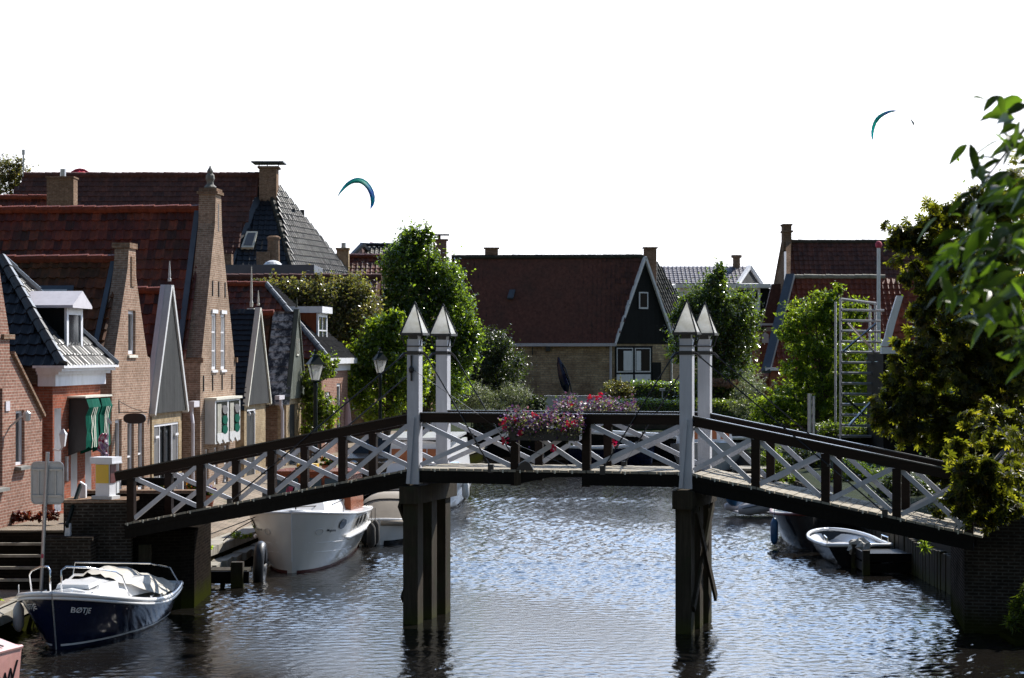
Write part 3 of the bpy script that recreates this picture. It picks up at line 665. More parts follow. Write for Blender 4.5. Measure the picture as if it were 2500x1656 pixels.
# 2: red brick front, white cornice, black hipped roof with dormer, green sunblinds
h = fhouse("red_brick_house", "orange red brick house with wide white cornice, black hipped roof and white dormer", 47.06)
w = 3.76
xs2 = [(.12,.62,1.55,3.85),(1.36,1.86,1.55,3.7),(2.5,3.0,1.55,3.7)]
wall("front_wall", [(0,4.34),(w,4.34)], .9, M['brickred'], h, xs2, t=.3, rec=.27, rev=M['white'])
for q in xs2: window(h, *q, y=.24, nx=1, nz=3)
sidewalls(h, w, 7.5, .9, 4.34, M['brickred'])
mb = MB()
mb.box(-.12,w+.12,-.10,.3,4.342,4.60); mb.box(-.2,w+.2,-.19,.3,4.602,4.67); mb.box(-.28,w+.28,-.29,.3,4.672,4.74); mb.box(-.34,w+.34,-.36,.35,4.742,4.80)
part("cornice", mb, M['white'], h)
za, zr, da = 4.79, 7.2, 1.78
roof_tiles("roof_side", [(-.25,-.2,za),(-.25,8,za),(w/2,8,zr),(w/2,da,zr)], M['tileblack'], h)
roof_tiles("roof_front", [(-.25,-.3,za),(w+.25,-.3,za),(w/2,da,zr)], M['tileblack'], h)
roof_tiles("roof_back", [(w+.25,-.2,za),(w+.25,8,za),(w/2,8,zr),(w/2,da,zr)], M['tileblack'], h)
ridge_tiles((-.25,-.28,za+.03),(w/2,da,zr+.06), M['tileblack'], h, r=.12); ridge_tiles((w+.25,-.28,za+.03),(w/2,da,zr+.06), M['tileblack'], h, r=.12)
ridge_tiles((w/2,da,zr+.03),(w/2,8,zr+.03), M['tileblack'], h)
dx0, dx1 = 1.28, 2.5
dm = part("dormer", MB().box(dx0,dx1,.12,2.2,4.95,6.1), M['boardblack'], h)
part("dormer_front", MB().box(dx0-.02,dx0+.13,.06,.118,4.9,6.1).box(dx1-.13,dx1+.02,.06,.118,4.9,6.1).box(dx0+.13,dx1-.13,.06,.118,4.9,5.05).box(dx0+.13,dx1-.13,.06,.118,5.95,6.1), M['white'], dm)
part("dormer_window", MB().box(dx0+.13,dx1-.13,.09,.117,5.05,5.95), M['glass'], dm)
mx_ = (dx0+dx1)/2
part("dormer_roof", MB().prism([(dx0-.16,-.12,6.1),(dx1+.16,-.12,6.1),(dx1+.16,-.12,6.16),(mx_,-.12,6.5),(dx0-.16,-.12,6.16)], (0,2.55,0)), M['lilac'], dm)
# lower side annexe with its own white eave
part("side_door", MB().box(-.62,-.02,.45,.6,1.3,3.5), M['shade'], h); part("side_door_lintel", MB().box(-.66,-.02,.36,.6,3.502,3.72), M['white'], h)
part("side_wall", MB().box(-.66,-.02,.62,4,.9,4.6), M['brickred'], h)
lx = .05
part("wall_lamp", MB().tube([(lx,-.0,2.95),(lx,-.14,2.92),(lx,-.2,3.0)], .02, 6).lathe([(.03,0),(.055,.02),(.10,.27),(.11,.28),(.02,.4)], (lx,-.22,3.0), 4, .78), M['white'], h)
part("door_knob_plate", MB().box(.9,.98,-.06,-.002,2.2,2.75), M['steel'], h)
# green sunblinds
aw = thing("sunblind_board", "pair of folded dark green sunblinds with pale stripes on the red brick house front", "awning", (fac(47.06), 47.06, 0), FA)
part("head_board", MB().box(1.1,3.3,-.42,-.002,4.06,4.10), M['cream'], aw)
for a, b_ in ((1.2,2.16),(2.3,3.14)):
    rr_ = random.Random(int(a*10)); rows = []
    for k in range(7):                                   # front face rows from top to hem, wrinkled
        tt = k/6; row = []
        for i in range(9):
            s_ = i/8; bulge = .05*math.sin(s_*math.pi) + rr_.uniform(-.018,.018)
            row.append((a + (b_-a)*s_ - .12*tt, -(.43 - .02*math.cos(tt*3) + (.06 if .1 < tt < .3 else 0) + bulge), 4.03 - 1.12*tt + (.05 if i % 2 else 0)*(k == 6)))
        rows.append(row)
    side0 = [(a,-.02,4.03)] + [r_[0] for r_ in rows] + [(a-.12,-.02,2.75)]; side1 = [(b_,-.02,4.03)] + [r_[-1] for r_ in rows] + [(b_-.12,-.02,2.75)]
    mb = MB().grid([r_[::-1] for r_ in rows]); mb.add(side1, [tuple(range(len(side1)))[::-1]])
    mb.add([(a,-.02,4.03),(b_,-.02,4.03),rows[0][-1],rows[0][0]], [(0,1,2,3)])
    cv = part("awning_canvas", mb, M['green'], aw); part("shaded_flap", MB().add(side0, [tuple(range(len(side0)))]), M['blackplastic'], cv)  # near side is the same canvas; its shade is put in as black
    for s_ in (.28,.42,.56):
        st = MB()
        for k in range(6):
            i = s_*8; i0 = int(i); fr_ = i-i0
            pa = [Vector(rows[kk][i0]).lerp(Vector(rows[kk][min(8,i0+1)]), fr_) + Vector((0,-.012,0)) for kk in (k, k+1)]
            if k == 0: continue
            st.add([pa[0]-Vector((.026,0,0)), pa[0]+Vector((.026,0,0)), pa[1]+Vector((.026,0,0)), pa[1]-Vector((.026,0,0))], [(0,1,2,3)])
        part("stripe", st, M['stripe'], cv)
# 3: brick gable with chimney shaft
h = fhouse("narrow_gable_house", "narrow brick gable house with a chimney on its peak and a roof skylight", 51.8)
w = 3.62
top = [(0,4.95),(.22,5.0),(1.45,7.2),(1.55,7.7),(2.2,7.7),(2.25,7.0),(3.35,5.0),(w,4.95)]
hl = [(fx(313,51.8),fx(331,51.8),5.05,6.15),(fx(281,51.8),fx(297,51.8),1.55,3.45),(fx(311,51.8),fx(327,51.8),1.55,3.4),(fx(337,51.8),fx(352,51.8),1.55,3.45)]
wall("gable_wall", top, .9, M['brickpale'], h, hl, t=.36, rec=.16)
for q in hl: window(h, *q, y=.1, nx=1, nz=1 if q[2] > 5 else 2, sill=M['cream'], fw=.09)
part("chimney_cap", MB().box(1.5,2.25,-.04,.42,7.702,7.84), M['brickold'], h)
part("chimney_panel", MB().box(1.72,2.03,-.03,-.003,6.75,7.5), M['brickold'], h)
sidewalls(h, w, 8.5, .9, 4.9, M['brickold'], .36)
roof_tiles("roof", [(-.15,.37,4.85),(-.15,9,4.85),(w/2,9,7.4),(w/2,.37,7.4)], M['tilemoss'], h, tw=.25, th=.33, prof=.04, wob=.02)
roof_tiles("roof", [(w+.15,.37,4.85),(w+.15,9,4.85),(w/2,9,7.4),(w/2,.37,7.4)], M['tilemoss'], h)
ridge_tiles((w/2,.37,7.44),(w/2,9,7.44), M['tileorange'], h, r=.12)
part("roof_flashing", MB().beam((-.12,.45,4.95),(w/2-.02,.45,7.46), .12, .05), M['lead'], h)
sl = lambda x: 4.85 + (7.4-4.85)*(x+.15)/(w/2+.15)
sk = part("skylight", MB().hexa([(.55,1.3,sl(.55)),(1.25,1.3,sl(1.25)),(1.25,3.2,sl(1.25)),(.55,3.2,sl(.55))], [(.5,1.3,sl(.55)+.09),(1.2,1.3,sl(1.25)+.09),(1.2,3.2,sl(1.25)+.09),(.5,3.2,sl(.55)+.09)]), M['lead'], h)
part("pane", MB().add([(.58,1.45,sl(.63)+.097),(1.12,1.45,sl(1.17)+.097),(1.12,3.05,sl(1.17)+.097),(.58,3.05,sl(.63)+.097)], [(0,1,2,3)]), M['greywhite'], sk)
sx_ = fx(325,51.8,.35)
sg = thing("hanging_sign", "small black oval shop sign hanging from a bracket on the narrow brick gable house", "sign", (fac(51.8), 51.8, 0), FA)
part("bracket", MB().tube([(sx_-.02,0,3.62),(sx_-.02,-.72,3.62)], .012, 6).tube([(sx_-.02,0,3.95),(sx_-.02,-.02,3.6)], .012, 6).tube([(sx_-.02,0,3.9),(sx_-.02,-.3,3.74),(sx_-.02,-.6,3.64)], .008, 5), M['iron'], sg)
ov = [(sx_-.035, -.40+.28*math.copysign(abs(math.cos(a))**.7, math.cos(a)), 3.47+.13*math.copysign(abs(math.sin(a))**.8, math.sin(a))) for a in [2*math.pi*i/20 for i in range(20)]]
part("sign_board", MB().prism(ov, (.05,0,0)), M['iron'], sg)
# 4: grey boarded gable over a yellow brick front
def board_gable(h, w, zb, za, xa, bmat, out=.1, edge=None, edgew=.10, zbr=None, side=None, sided=.3, over=.15, zspire=None):
    zbr = zbr or zb
    top = [(-over,zb+.02),(xa,za),(w+over,zbr+.02)]
    wall("wooden_gable", top, min(zb,zbr), bmat, h, y=-out, t=.12)
    e = edge or M['cream']
    bargeboard(h, (-over,zb-.06), (xa,za), -out-.05, -out+.12, edgew, e); bargeboard(h, (xa,za), (w+over,zbr-.06), -out-.05, -out+.12, edgew, e)
    if side: bargeboard(h, (-over-.02,zb+.0), (xa-.02,za), -out+.122, -out+.122+sided, edgew*1.02, side)
    if zspire: spire(h, xa, -out+.04, za+edgew*1.2, zspire, e)
h = fhouse("boarded_gable_house", "grey boarded gable with broad lilac edge board above a yellow brick front with grey shutters", 55.6)
w = 3.2
board_gable(h, w, 3.5, 6.85, 1.62, M['boardgrey'], .1, M['greywhite'], .13, side=M['lilac'], sided=.13, zspire=7.55)
dr = (.22, 2.85, 1.25, 3.2)
wall("front_wall", [(0,3.498),(w,3.498)], .9, M['brickyellow'], h, [dr], t=.3, rec=.1)
a, b_, c_, d_ = dr; mb = MB()
for x in (a,a+.62,a+1.95,b_-.05): mb.box(x,x+.05,.02,.09,c_,d_)
mb.box(a,b_,.015,.095,d_-.06,d_+.001); part("door_frame", mb, M['white'], h)
for x in (a+.05,a+2.0): part("shutter", MB().box(x,x+.57,.04,.07,c_,d_-.06), M['shade'], h)
part("door_leaf", MB().box(a+.67,a+.74,.045,.08,c_,d_-.06).box(a+1.2,a+1.38,.045,.08,c_,d_-.06).box(a+1.85,a+1.95,.045,.08,c_,d_-.06), M['blackhull'], h)
part("glass_pane", MB().add([(a+.67,.082,c_),(a+1.95,.082,c_),(a+1.95,.082,d_-.06),(a+.67,.082,d_-.06)], [(0,1,2,3)]), M['glass'], h)
for x in (a+.1,a+2.2): part("shutter_hinge", MB().box(x,x+.32,-.03,.0,d_-.36,d_-.30), M['white'], h)
sidewalls(h, w, 8, .9, 3.45, M['brickold'])
for sx0 in (-.2, w+.2): roof_tiles("roof", [(sx0,.2,3.4),(sx0,8.5,3.4),(1.62,8.5,6.72),(1.62,.2,6.72)], M['tilered'], h)
ridge_tiles((1.62,.2,6.76),(1.62,8.5,6.76), M['tileorange'], h, r=.11)
# 5: tall brick gable with ornament
h = fhouse("tall_gable_house", "tall brick gable house with a carved stone ornament on its peak and a shuttered bay", 61.0)
w = 4.62
top = [(0,4.92),(.16,4.95),(1.86,8.9),(1.95,9.78),(2.66,9.78),(2.8,8.6),(4.5,4.95),(w,4.92)]
hl = [(1.42,2.0,4.6,6.25),(2.62,3.2,4.6,6.25),(.6,1.05,1.2,2.3),(1.75,2.2,1.2,2.3),(3.1,3.6,1.2,2.3)]
wall("gable_wall", top, .9, M['brickbrown'], h, hl, t=.5, rec=.15)
for q in hl[:2]: window(h, *q, y=.06, nx=2, nz=3, sill=M['white'], fw=.085)
for q in hl[2:]: window(h, *q, y=.09, nx=1, nz=2)
for q in hl[:2]: part("window_head", MB().box(q[0]-.06,q[1]+.06,-.05,.05,6.252,6.36), M['white'], h)
part("gable_cornice", MB().box(1.88,2.73,-.07,.56,9.782,9.86).box(1.93,2.68,-.03,.5,9.86,9.95), M['brickold'], h)
rr_ = random.Random(4)
part("stone_ornament", MB().lathe([(.17,0),(.19,.06),(.11,.13),(.10,.2),(.14,.3),(.13,.4),(.08,.46),(.10,.52),(.07,.58),(.03,.64),(.015,.7)], (2.3,.25,9.951), 9), M['sill'], h)
for x, z in ((1.5,6.75),(2.3,6.75),(3.15,6.75),(.35,3.98),(1.5,3.98),(2.75,3.98),(4.1,3.98)):
    part("wall_anchor", MB().box(x-.022,x+.022,-.03,-.002,z,z+.46), M['iron'], h)
part("wall_slot", MB().box(2.26,2.32,-.012,-.002,8.7,9.5), M['iron'], h)
for x in (-.02, 4.5): part("shoulder_stone", MB().box(x,x+.14,-.08,.52,4.80,4.95), M['brickold'], h)
bx = part("bay_box", MB().box(.55,3.95,-.30,-.002,2.45,3.72), M['greywhite'], h); part("bay_roof", MB().box(.5,4.0,-.36,-.002,3.722,3.79), M['cream'], bx)
for a in (.72, 2.38):
    part("bay_opening", MB().box(a,a+1.4,-.312,-.302,2.75,3.66), M['blackhull'], bx)
    for k in range(6): part("bay_slat", MB().box(a+.08+k*.085,a+.12+k*.085,-.325,-.314,2.6,3.6), M['cream'], bx)
    for zz_ in (3.42,3.12,2.84):
        sc_ = [(a+1.0+.34*math.cos(q), -.32, zz_+.13*math.sin(q)) for q in [2*math.pi*i/14 for i in range(14)]]
        part("bay_carving", MB().prism(sc_, (0,-.025,0)), M['green'] if zz_ < 3.4 else M['shade'], bx)
    part("bay_apron", MB().prism([(a+.0,-.314,2.75),(a+1.4,-.314,2.75),(a+1.4,-.314,2.55),(a+1.05,-.314,2.42),(a+.7,-.314,2.58),(a+.35,-.314,2.42),(a,-.314,2.55)], (0,-.02,0)), M['greywhite'], bx)
sidewalls(h, w, 10, .9, 4.9, M['brickold'], .5)
for sx0 in (-.15, w+.15): roof_tiles("roof", [(sx0,.5,4.85),(sx0,16,4.85),(w/2,16,9.3),(w/2,.5,9.3)], M['tilered'], h, tw=.26, th=.34, prof=.042, wob=.022)
ridge_tiles((w/2,.5,9.36),(w/2,16,9.36), M['tileorange'], h, r=.13)
part("roof_flashing", MB().beam((-.1,.62,5.0),(w/2-.02,.62,9.42), .16, .06), M['lead'], h)
part("downpipe", MB().tube([(-.55,.12,3.55),(-.55,.12,3.35),(-.7,.05,3.1),(-.7,.05,1.0)], .05, 8), M['lilac'], h)
part("gutter", MB().box(-.75,-.1,.0,.16,3.55,3.72), M['lilac'], h)
# 6: grey boarded gable with black slate edge
h = fhouse("slate_edged_house", "narrow house with weathered grey boarded gable and a black slate roof edge", 66.9)
w = 3.3
board_gable(h, w, 3.45, 6.5, 1.75, M['boardgrey'], .12, M['cream'], .10, zspire=7.1)
hl = [(.35,1.55,1.2,3.3)]
wall("front_wall", [(0,3.448),(w,3.448)], .8, M['brickyellow'], h, hl, t=.3, rec=.1)
part("door", MB().box(.37,1.5,.03,.09,1.2,3.25), M['boardgrey'], h); part("door_frame", MB().box(1.5,1.55,-.02,.09,1.2,3.3).box(.35,1.5,-.02,.09,3.25,3.3), M['white'], h)
for x in (.5,1.2): part("door_lamp", MB().lathe([(.04,0),(.06,.06),(.02,.14)], (x,-.05,3.1), 8), M['white'], h)
sidewalls(h, w, 8, .8, 3.4, M['brickold'])
roof_tiles("roof_edge", [(-.3,-.05,3.3),(-.3,.95,3.3),(1.75,.95,6.48),(1.75,-.05,6.48)], M['tileblack'], h, tw=.2, th=.2, prof=.008)
roof_tiles("roof_edge", [(w+.3,-.05,3.3),(w+.3,.95,3.3),(1.75,.95,6.48),(1.75,-.05,6.48)], M['tileblack'], h, tw=.2, th=.2, prof=.008)
for sx0 in (-.25, w+.25): roof_tiles("roof", [(sx0,.95,3.35),(sx0,9,3.35),(1.75,9,6.4),(1.75,.95,6.4)], M['tilered'], h)
ridge_tiles((1.75,.95,6.45),(1.75,9,6.45), M['tileorange'], h, r=.12)
# 7: narrow green-grey boarded gable with lichen edge
h = fhouse("lichen_edged_house", "narrowest house with green grey boarded gable and lichen spotted roof edge", 73.7)
w = 2.75
board_gable(h, w, 3.5, 6.6, 1.5, M['boardgreen'], .12, M['boardgreen'], .08, zspire=7.05)
hl = [(.6,1.7,1.1,3.3)]
wall("front_wall", [(0,3.498),(w,3.498)], .8, M['brickyellow'], h, hl, t=.3, rec=.1)
part("door", MB().box(.62,1.68,.03,.09,1.1,3.28), M['boardgrey'], h)
part("hatch_frame", MB().box(1.15,1.2,-.16,-.13,5.0,5.6).box(1.5,1.55,-.16,-.13,5.0,5.6).box(1.2,1.5,-.16,-.13,5.0,5.05), M['cream'], h)
sidewalls(h, w, 8, .8, 3.45, M['brickold'])
for sx0 in (-.3, w+.3):
    roof_tiles("roof_edge", [(sx0,-.05,3.3),(sx0,.75,3.3),(1.5,.75,6.55),(1.5,-.05,6.55)], M['lichen'], h, tw=.3, th=.3, prof=.004)
    roof_tiles("roof", [(sx0*.9,.75,3.35),(sx0*.9,9,3.35),(1.5,9,6.45),(1.5,.75,6.45)], M['tilemoss'], h)
ridge_tiles((1.5,.75,6.5),(1.5,9,6.5), M['tileorange'], h, r=.12)
part("downpipe", MB().tube([(-.45,.1,3.5),(-.45,.1,3.3),(-.4,.05,3.1),(-.4,.05,.9)], .055, 8), M['lilac'], h); part("gutter", MB().box(-1.2,-.25,.0,.16,3.5,3.64), M['lilac'], h)
# 8: dormer house with hipped roof
h = fhouse("hipped_dormer_house", "red and black hipped roof house with white dormer behind the nearer lamp post", 80.6)
w = 6.0
hl = [(.8,1.9,1.6,3.6),(3.4,4.4,1.9,3.9)]
wall("front_wall", [(0,4.4),(w,4.4)], .8, M['brickpink'], h, hl, t=.3, rec=.12)
for q in hl: window(h, *q, y=.08, nx=1, nz=2, fw=.12)
part("cornice", MB().box(-.1,w+.1,-.1,.3,4.402,4.68).box(-.3,w+.3,-.35,.3,4.682,4.9), M['white'], h)
sidewalls(h, w, 9, .8, 4.4, M['brickold'])
zr = 7.75
roof_tiles("roof_side", [(-.2,-.2,4.9),(-.2,9,4.9),(2.3,9,zr),(2.3,2.6,zr)], M['tilered'], h); roof_tiles("roof_back", [(w+.2,-.2,4.9),(w+.2,9,4.9),(3.7,9,zr),(3.7,2.6,zr)], M['tileblack'], h)
roof_tiles("roof_front", [(-.2,-.3,4.9),(w+.2,-.3,4.9),(3.7,2.6,zr),(2.3,2.6,zr)], M['tileslate'], h, prof=.05)
ridge_tiles((-.2,-.25,4.95),(2.3,2.6,zr+.05), M['lead'], h, r=.11, name="zinc_hip"); ridge_tiles((2.3,2.6,zr+.04),(2.3,9,zr+.04), M['tileorange'], h)
dm = part("dormer", MB().box(2.0,4.0,.55,3.0,5.2,6.65), M['mahog'], h)
part("dormer_front", MB().box(1.98,2.16,.48,.548,5.15,6.65).box(3.84,4.02,.48,.548,5.15,6.65).box(2.16,3.84,.48,.548,5.15,5.3).box(2.16,3.84,.48,.548,6.5,6.65).box(2.97,3.03,.48,.548,5.3,6.5).box(2.16,3.84,.485,.54,5.95,6.0), M['white'], dm)
part("dormer_window", MB().box(2.16,3.84,.52,.547,5.3,6.5), M['glass'], dm); part("dormer_roof", MB().box(1.85,4.15,.3,3.0,6.652,6.9), M['white'], dm)
# the grey gable peak showing between two roofs
h = thing("grey_peak_house", "small grey gable peak with a tall finial behind the black slate roof", "house", (-9.6, 79, 0), FA)
wall("wooden_gable", [(-1.2,4.6),(0,6.7),(1.2,4.6)], .9, M['boardgrey'], h, t=.2)
bargeboard(h, (-1.25,4.5),(0,6.7),-.06,.2,.1,M['cream']); bargeboard(h, (0,6.7),(1.25,4.5),-.06,.2,.1,M['cream']); spire(h, 0, .05, 6.8, 8.3, M['cream'], .06)
for sx0 in (-1.3, 1.3): roof_tiles("roof", [(sx0,.22,4.5),(sx0,5,4.5),(0,5,6.75),(0,.22,6.75)], M['tilemoss'], h)
# ================================================================== buildings behind
def wpart(name, mb, mat, o): return part(name, mb, mat, o, False)
# the big red and black hipped roof
h = thing("great_barn", "huge barn roof of red and black tiles with a capped chimney towering behind the houses", "barn", (-22, 108, 0))
Rr, C1, C2 = P(655,452,111), Vector((xat(760,104),104,6.0)), Vector((xat(985,118),118,6.0))
zR = zat(428,111); Lr = P(60,428,111); Lr.z = zR; R1 = P(640,428,111); R1.z = zR
E = lambda u: Vector((xat(u,104),104,6.0))
k = (zR-6.0); ub = 640 - (640-555)*(zR-6.0)/(zat(428,111)-zat(640,104+7*.35)) * 1.0
roof_tiles("red_roof", [E(-160),E(500),R1,Lr], M['tilebrown'], h, False, tw=.3, th=.36)
roof_tiles("black_roof", [E(500),C1,Rr,R1], M['tileblack'], h, False, tw=.3, th=.36)
roof_tiles("hip_roof", [C1,C2,Rr+Vector((.5,.6,0)),Rr], M['tileblack'], h, False, tw=.3, th=.36, prof=.05)
ridge_tiles(C1, Rr, M['tilegrey'], h, False, r=.15); ridge_tiles(Lr, R1, M['tilebrown'], h, False, r=.16)
wpart("wall", MB().prism([(-42,104.3,1),(C1.x-.3,104.3,1),(C2.x-.3,117.8,1),(C2.x-4,120,1),(-42,120,1)], (0,0,5)), M['brickold'], h)
cx0, cx1 = xat(637,111), xat(679,111)
cm = wpart("chimney", MB().box(cx0,cx1,110.2,111.3,12.5,zat(414,111)).box(cx0-.08,cx1+.1,110.1,111.4,zat(414,111)+.002,zat(409,111)), M['brickold'], h)
wpart("chimney_cap", MB().box(xat(619,111),xat(697,111),109.9,111.6,zat(401,111),zat(398,111)), M['lead'], cm)
for uu in (634,654,682): wpart("cap_post", MB().box(xat(uu-1,111),xat(uu+1,111),110.7,110.76,zat(409,111),zat(401,111)), M['iron'], cm)
sn = (C1-E(500)).cross(Rr-E(500)).normalized(); sn = sn if sn.z > 0 else -sn
def onroof(u, v, off=.0):                                  # ray from the eye to the barn's near slope
    d = Vector(((u-U0)/F, 1, (V0-v)/F)); o_ = Vector((0,0,CH)); tt = (C1-o_).dot(sn)/d.dot(sn); return o_ + d*tt + sn*off
sk = wpart("skylight", MB().prism([onroof(*q, .02) for q in ((589,610),(619,610),(630,571),(603,571))], sn*.16), M['cream'], h)
wpart("pane", MB().prism([onroof(*q, .185) for q in ((595,606),(616,606),(625,575),(606,575))], sn*.01), M['lead'], sk)
hn = (C2-C1).cross(Rr-C1).normalized(); hn = hn if hn.z > 0 else -hn
for u, v in ((716,535),(738,538)):
    d = Vector(((u-U0)/F, 1, (V0-v)/F)); o_ = Vector((0,0,CH)); q = o_ + d*((C1-o_).dot(hn)/d.dot(hn))
    wpart("roof_vent", MB().beam(q-Vector((0,0,.15)), q+Vector((0,0,.55)), .22, .22, (1,0,0)), M['iron'], h)
# left side: roof and chimney between the barn and the tall gable's roof
h = thing("brick_chimney_house", "low red roofed house with a massive brick chimney in front of the great barn", "house", (-22, 95, 0))
wpart("chimney", MB().box(xat(120,95),xat(185,95),94.5,95.4,7,zat(437,95)).box(xat(118,95),xat(187,95),94.4,95.5,zat(437,95)+.002,zat(433,95)), M['brickold'], h)
wpart("chimney_pot", MB().lathe([(.13,0),(.13,.36)], (xat(154,95),95,zat(433,95)), 8), M['steel'], h)
zz_ = zat(485,96); roof_tiles("roof", [(-36,92,7.5),(xat(130,92),92,7.5),(xat(130,96),96,zz_),(-36,96,zz_)], M['tilered'], h, False)
ridge_tiles((-36,96,zz_+.05),(xat(130,96),96,zz_+.05), M['tileorange'], h, False, r=.13); wpart("wall", MB().box(-36,xat(128,92),92.1,99,1,7.4), M['brickold'], h)
# flat roofed extension with dome light
h = thing("flat_roofed_building", "flat roofed extension with dark blue fascia and a white dome rooflight before the great barn", "building", (-11, 98, 0))
wpart("wall", MB().box(xat(540,98),xat(762,98),98,102,1,zat(672,98)), M['brickold'], h)
wpart("fascia", MB().box(xat(536,98),xat(768,98),97.8,102.2,zat(671,98),zat(647,98)), M['lead'], h)
wpart("dome_rooflight", MB().lathe([(.44,0),(.42,.08),(.30,.19),(.12,.26),(.02,.27)], (xat(664,99),99.3,zat(647,98)+.002), 14), M['white'], h)
wpart("chimney", MB().box(xat(549,101),xat(568,101),100.5,101.2,9,zat(621,101)), M['brickold'], h)
wpart("chimney", MB().box(xat(629,101),xat(662,101),100.5,101.2,9,zat(616,101)), M['brickold'], h)
wpart("chimney_pot", MB().lathe([(.3,-1.2),(.28,.5),(.33,.55),(.33,.62),(.2,.7)], (xat(668,101),101,zat(612,101)), 12), M['brickold'], h)
# red roof rows behind the trees
def long_roof(name, label, u0, u1, v, Y, depth, ze, tmat, wmat, over=0):
    h = thing(name, label, "house", ((xat(u0,Y)+xat(u1,Y))/2, Y, 0)); zr = zat(v, Y)
    x0, x1 = xat(u0,Y), xat(u1,Y)
    roof_tiles("roof", [(x0,Y-depth,ze),(x1,Y-depth,ze),(x1,Y,zr),(x0,Y,zr)], tmat, h, False, tw=.28, th=.34)
    roof_tiles("rear_roof", [(x0,Y+depth,ze),(x1,Y+depth,ze),(x1,Y,zr),(x0,Y,zr)], tmat, h, False, tw=.5, th=.5)
    ridge_tiles((x0,Y,zr+.06),(x1,Y,zr+.06), tmat, h, False, r=.14)
    for x in (x0+.1, x1-.3): wpart("gable_wall", MB().prism([(x,Y-depth+.2,1),(x,Y+depth-.2,1),(x,Y+depth-.2,ze),(x,Y,zr-.1),(x,Y-depth+.2,ze)], (.2,0,0)), wmat, h)
    wpart("wall", MB().box(x0+.3,x1-.3,Y-depth+.25,Y-depth+.5,1,ze), wmat, h)
    return h
h = long_roof("red_roofed_house", "red roofed house whose low ridge runs behind the autumn tree", 625, 772, 627, 118, 4, 7.2, M['tilered'], M['brickold'])
wpart("verge", MB().beam((xat(778,118),118,zat(622,118)),(xat(772,114),114,7.3), .5, .2), M['iron'], h)
h = long_roof("red_roofed_house", "red roofed house with a stubby brick chimney left of the poplar", 782, 1062, 628, 124, 4, 7.4, M['tilered'], M['brickold'])
wpart("chimney", MB().box(xat(823,122),xat(852,122),121.6,122.3,9,zat(611,122)).box(xat(821,122),xat(854,122),121.5,122.4,zat(611,122)+.002,zat(606,122)), M['brickyellow'], h)
wpart("chimney_pot", MB().lathe([(.14,0),(.14,.3)], (xat(839,122),122,zat(606,122)), 8), M['steel'], h)
wpart("chimney", MB().box(xat(1058,126),xat(1090,126),125.5,126.5,8,zat(588,126)).box(xat(1055,126),xat(1094,126),125.4,126.6,zat(588,126)+.002,zat(585,126)).box(xat(1069,126),xat(1076,126),125.9,126.1,zat(585,126)+.004,zat(575,126)), M['brickold'], h)
wpart("chimney_cap", MB().box(xat(1050,126),xat(1097,126),125.4,126.5,zat(575,126)+.002,zat(573,126)), M['lead'], h)
long_roof("red_roofed_house", "long low red roof just behind the boarded gables and the autumn tree", 545, 930, 679, 96.5, 3.2, 6.2, M['tilebrown'], M['brickold'])
# white gable with dark tiles
h = thing("pale_gable_house", "pale pink gable under a dark tiled roof peeping over the red roofs", "house", (xat(882,140), 140, 0))
zr = zat(598,140); x0, x1 = xat(866,140), xat(905,140); xm = (x0+x1)/2
wpart("gable_wall", MB().prism([(x0,139,4),(x1,141,4),(x1,141,zat(626,140)),(xm,140,zr),(x0,139,zat(626,140))], (.1,.4,0)), M['pinkcloth'], h)
roof_tiles("roof", [(x1+.2,139,zat(632,140)),(xat(990,140),139,zat(632,140)),(xat(985,140),141,zr),(xm,141,zr)], M['tilegrey'], h, False, tw=.3, th=.36, prof=.06)
ridge_tiles((xm-.2,140.6,zr+.05),(xat(985,140),141,zr+.05), M['iron'], h, False)
for a, b_ in (((x0-.2,138.8,zat(630,140)),(xm,139.7,zr)), ((xm,139.7,zr),(x1+.2,140.7,zat(630,140)))): wpart("verge", MB().beam(a, b_, .3, .2), M['iron'], h)
# ---- main brick barn house
h = thing("brick_barn_house", "long brown roofed brick house with a black boarded gable across the end of the canal", "house", (xat(1400,141), 141, 0))
A, Cc = Vector((xat(1500,138),138,0)), Vector((xat(1642,141),141,0)); Bq = Vector((xat(1030,139),139,0)); Dq = Bq + (Cc-A)
zE, zR = zat(836,138), zat(630,140.5); zg = 1.9
Am, Bm = (A+Cc)/2, (Bq+Dq)/2
up = lambda p, z: Vector((p.x, p.y, z))
roof_tiles("roof", [up(Bq,zE)+Vector((0,-.25,-.12)),up(A,zE)+Vector((0,-.25,-.12)),up(Am,zR),up(Bm,zR)], M['tilebrown'], h, False, tw=.30, th=.38, sag=.16, prof=.06, wob=.035)
roof_tiles("roof_back", [up(Dq,zE),up(Cc,zE),up(Am,zR),up(Bm,zR)], M['tilebrown'], h, False, tw=.5, th=.5)
ridge_tiles(up(Bm,zR+.05), up(Am,zR+.05), M['tilegrey'], h, False, r=.14)
wpart("long_wall", MB().prism([up(Bq,zg),up(A,zg),up(A,zE-.1),up(Bq,zE-.1)], (0,.35,0)), M['barnbrick'], h)
gd = (Cc-A).normalized(); gn = Vector((gd.y,-gd.x,0))       # gable direction and outward normal
G = lambda s, z, o=0: A + gd*s + gn*o + Vector((0,0,z)); gw = (Cc-A).length
zB = zat(840,140)
wpart("black_gable", MB().prism([G(0,zB,.06),G(gw,zB,.06),G(gw/2,zR-.05,.06)], gn*-.3), M['boardblack'], h)
for a, b_ in ((0,gw/2),(gw,gw/2)): wpart("white_verge", MB().beam(G(a-.1 if a == 0 else a+.1,zB-.05,.12), G(b_,zR+.02,.12), .16, .2, gn), M['white'], h)
wpart("gable_wall", MB().prism([G(0,zg),G(gw,zg),G(gw,zB),G(0,zB)], gn*-.3), M['barnbrick'], h)
wz = lambda v: zat(v,140)
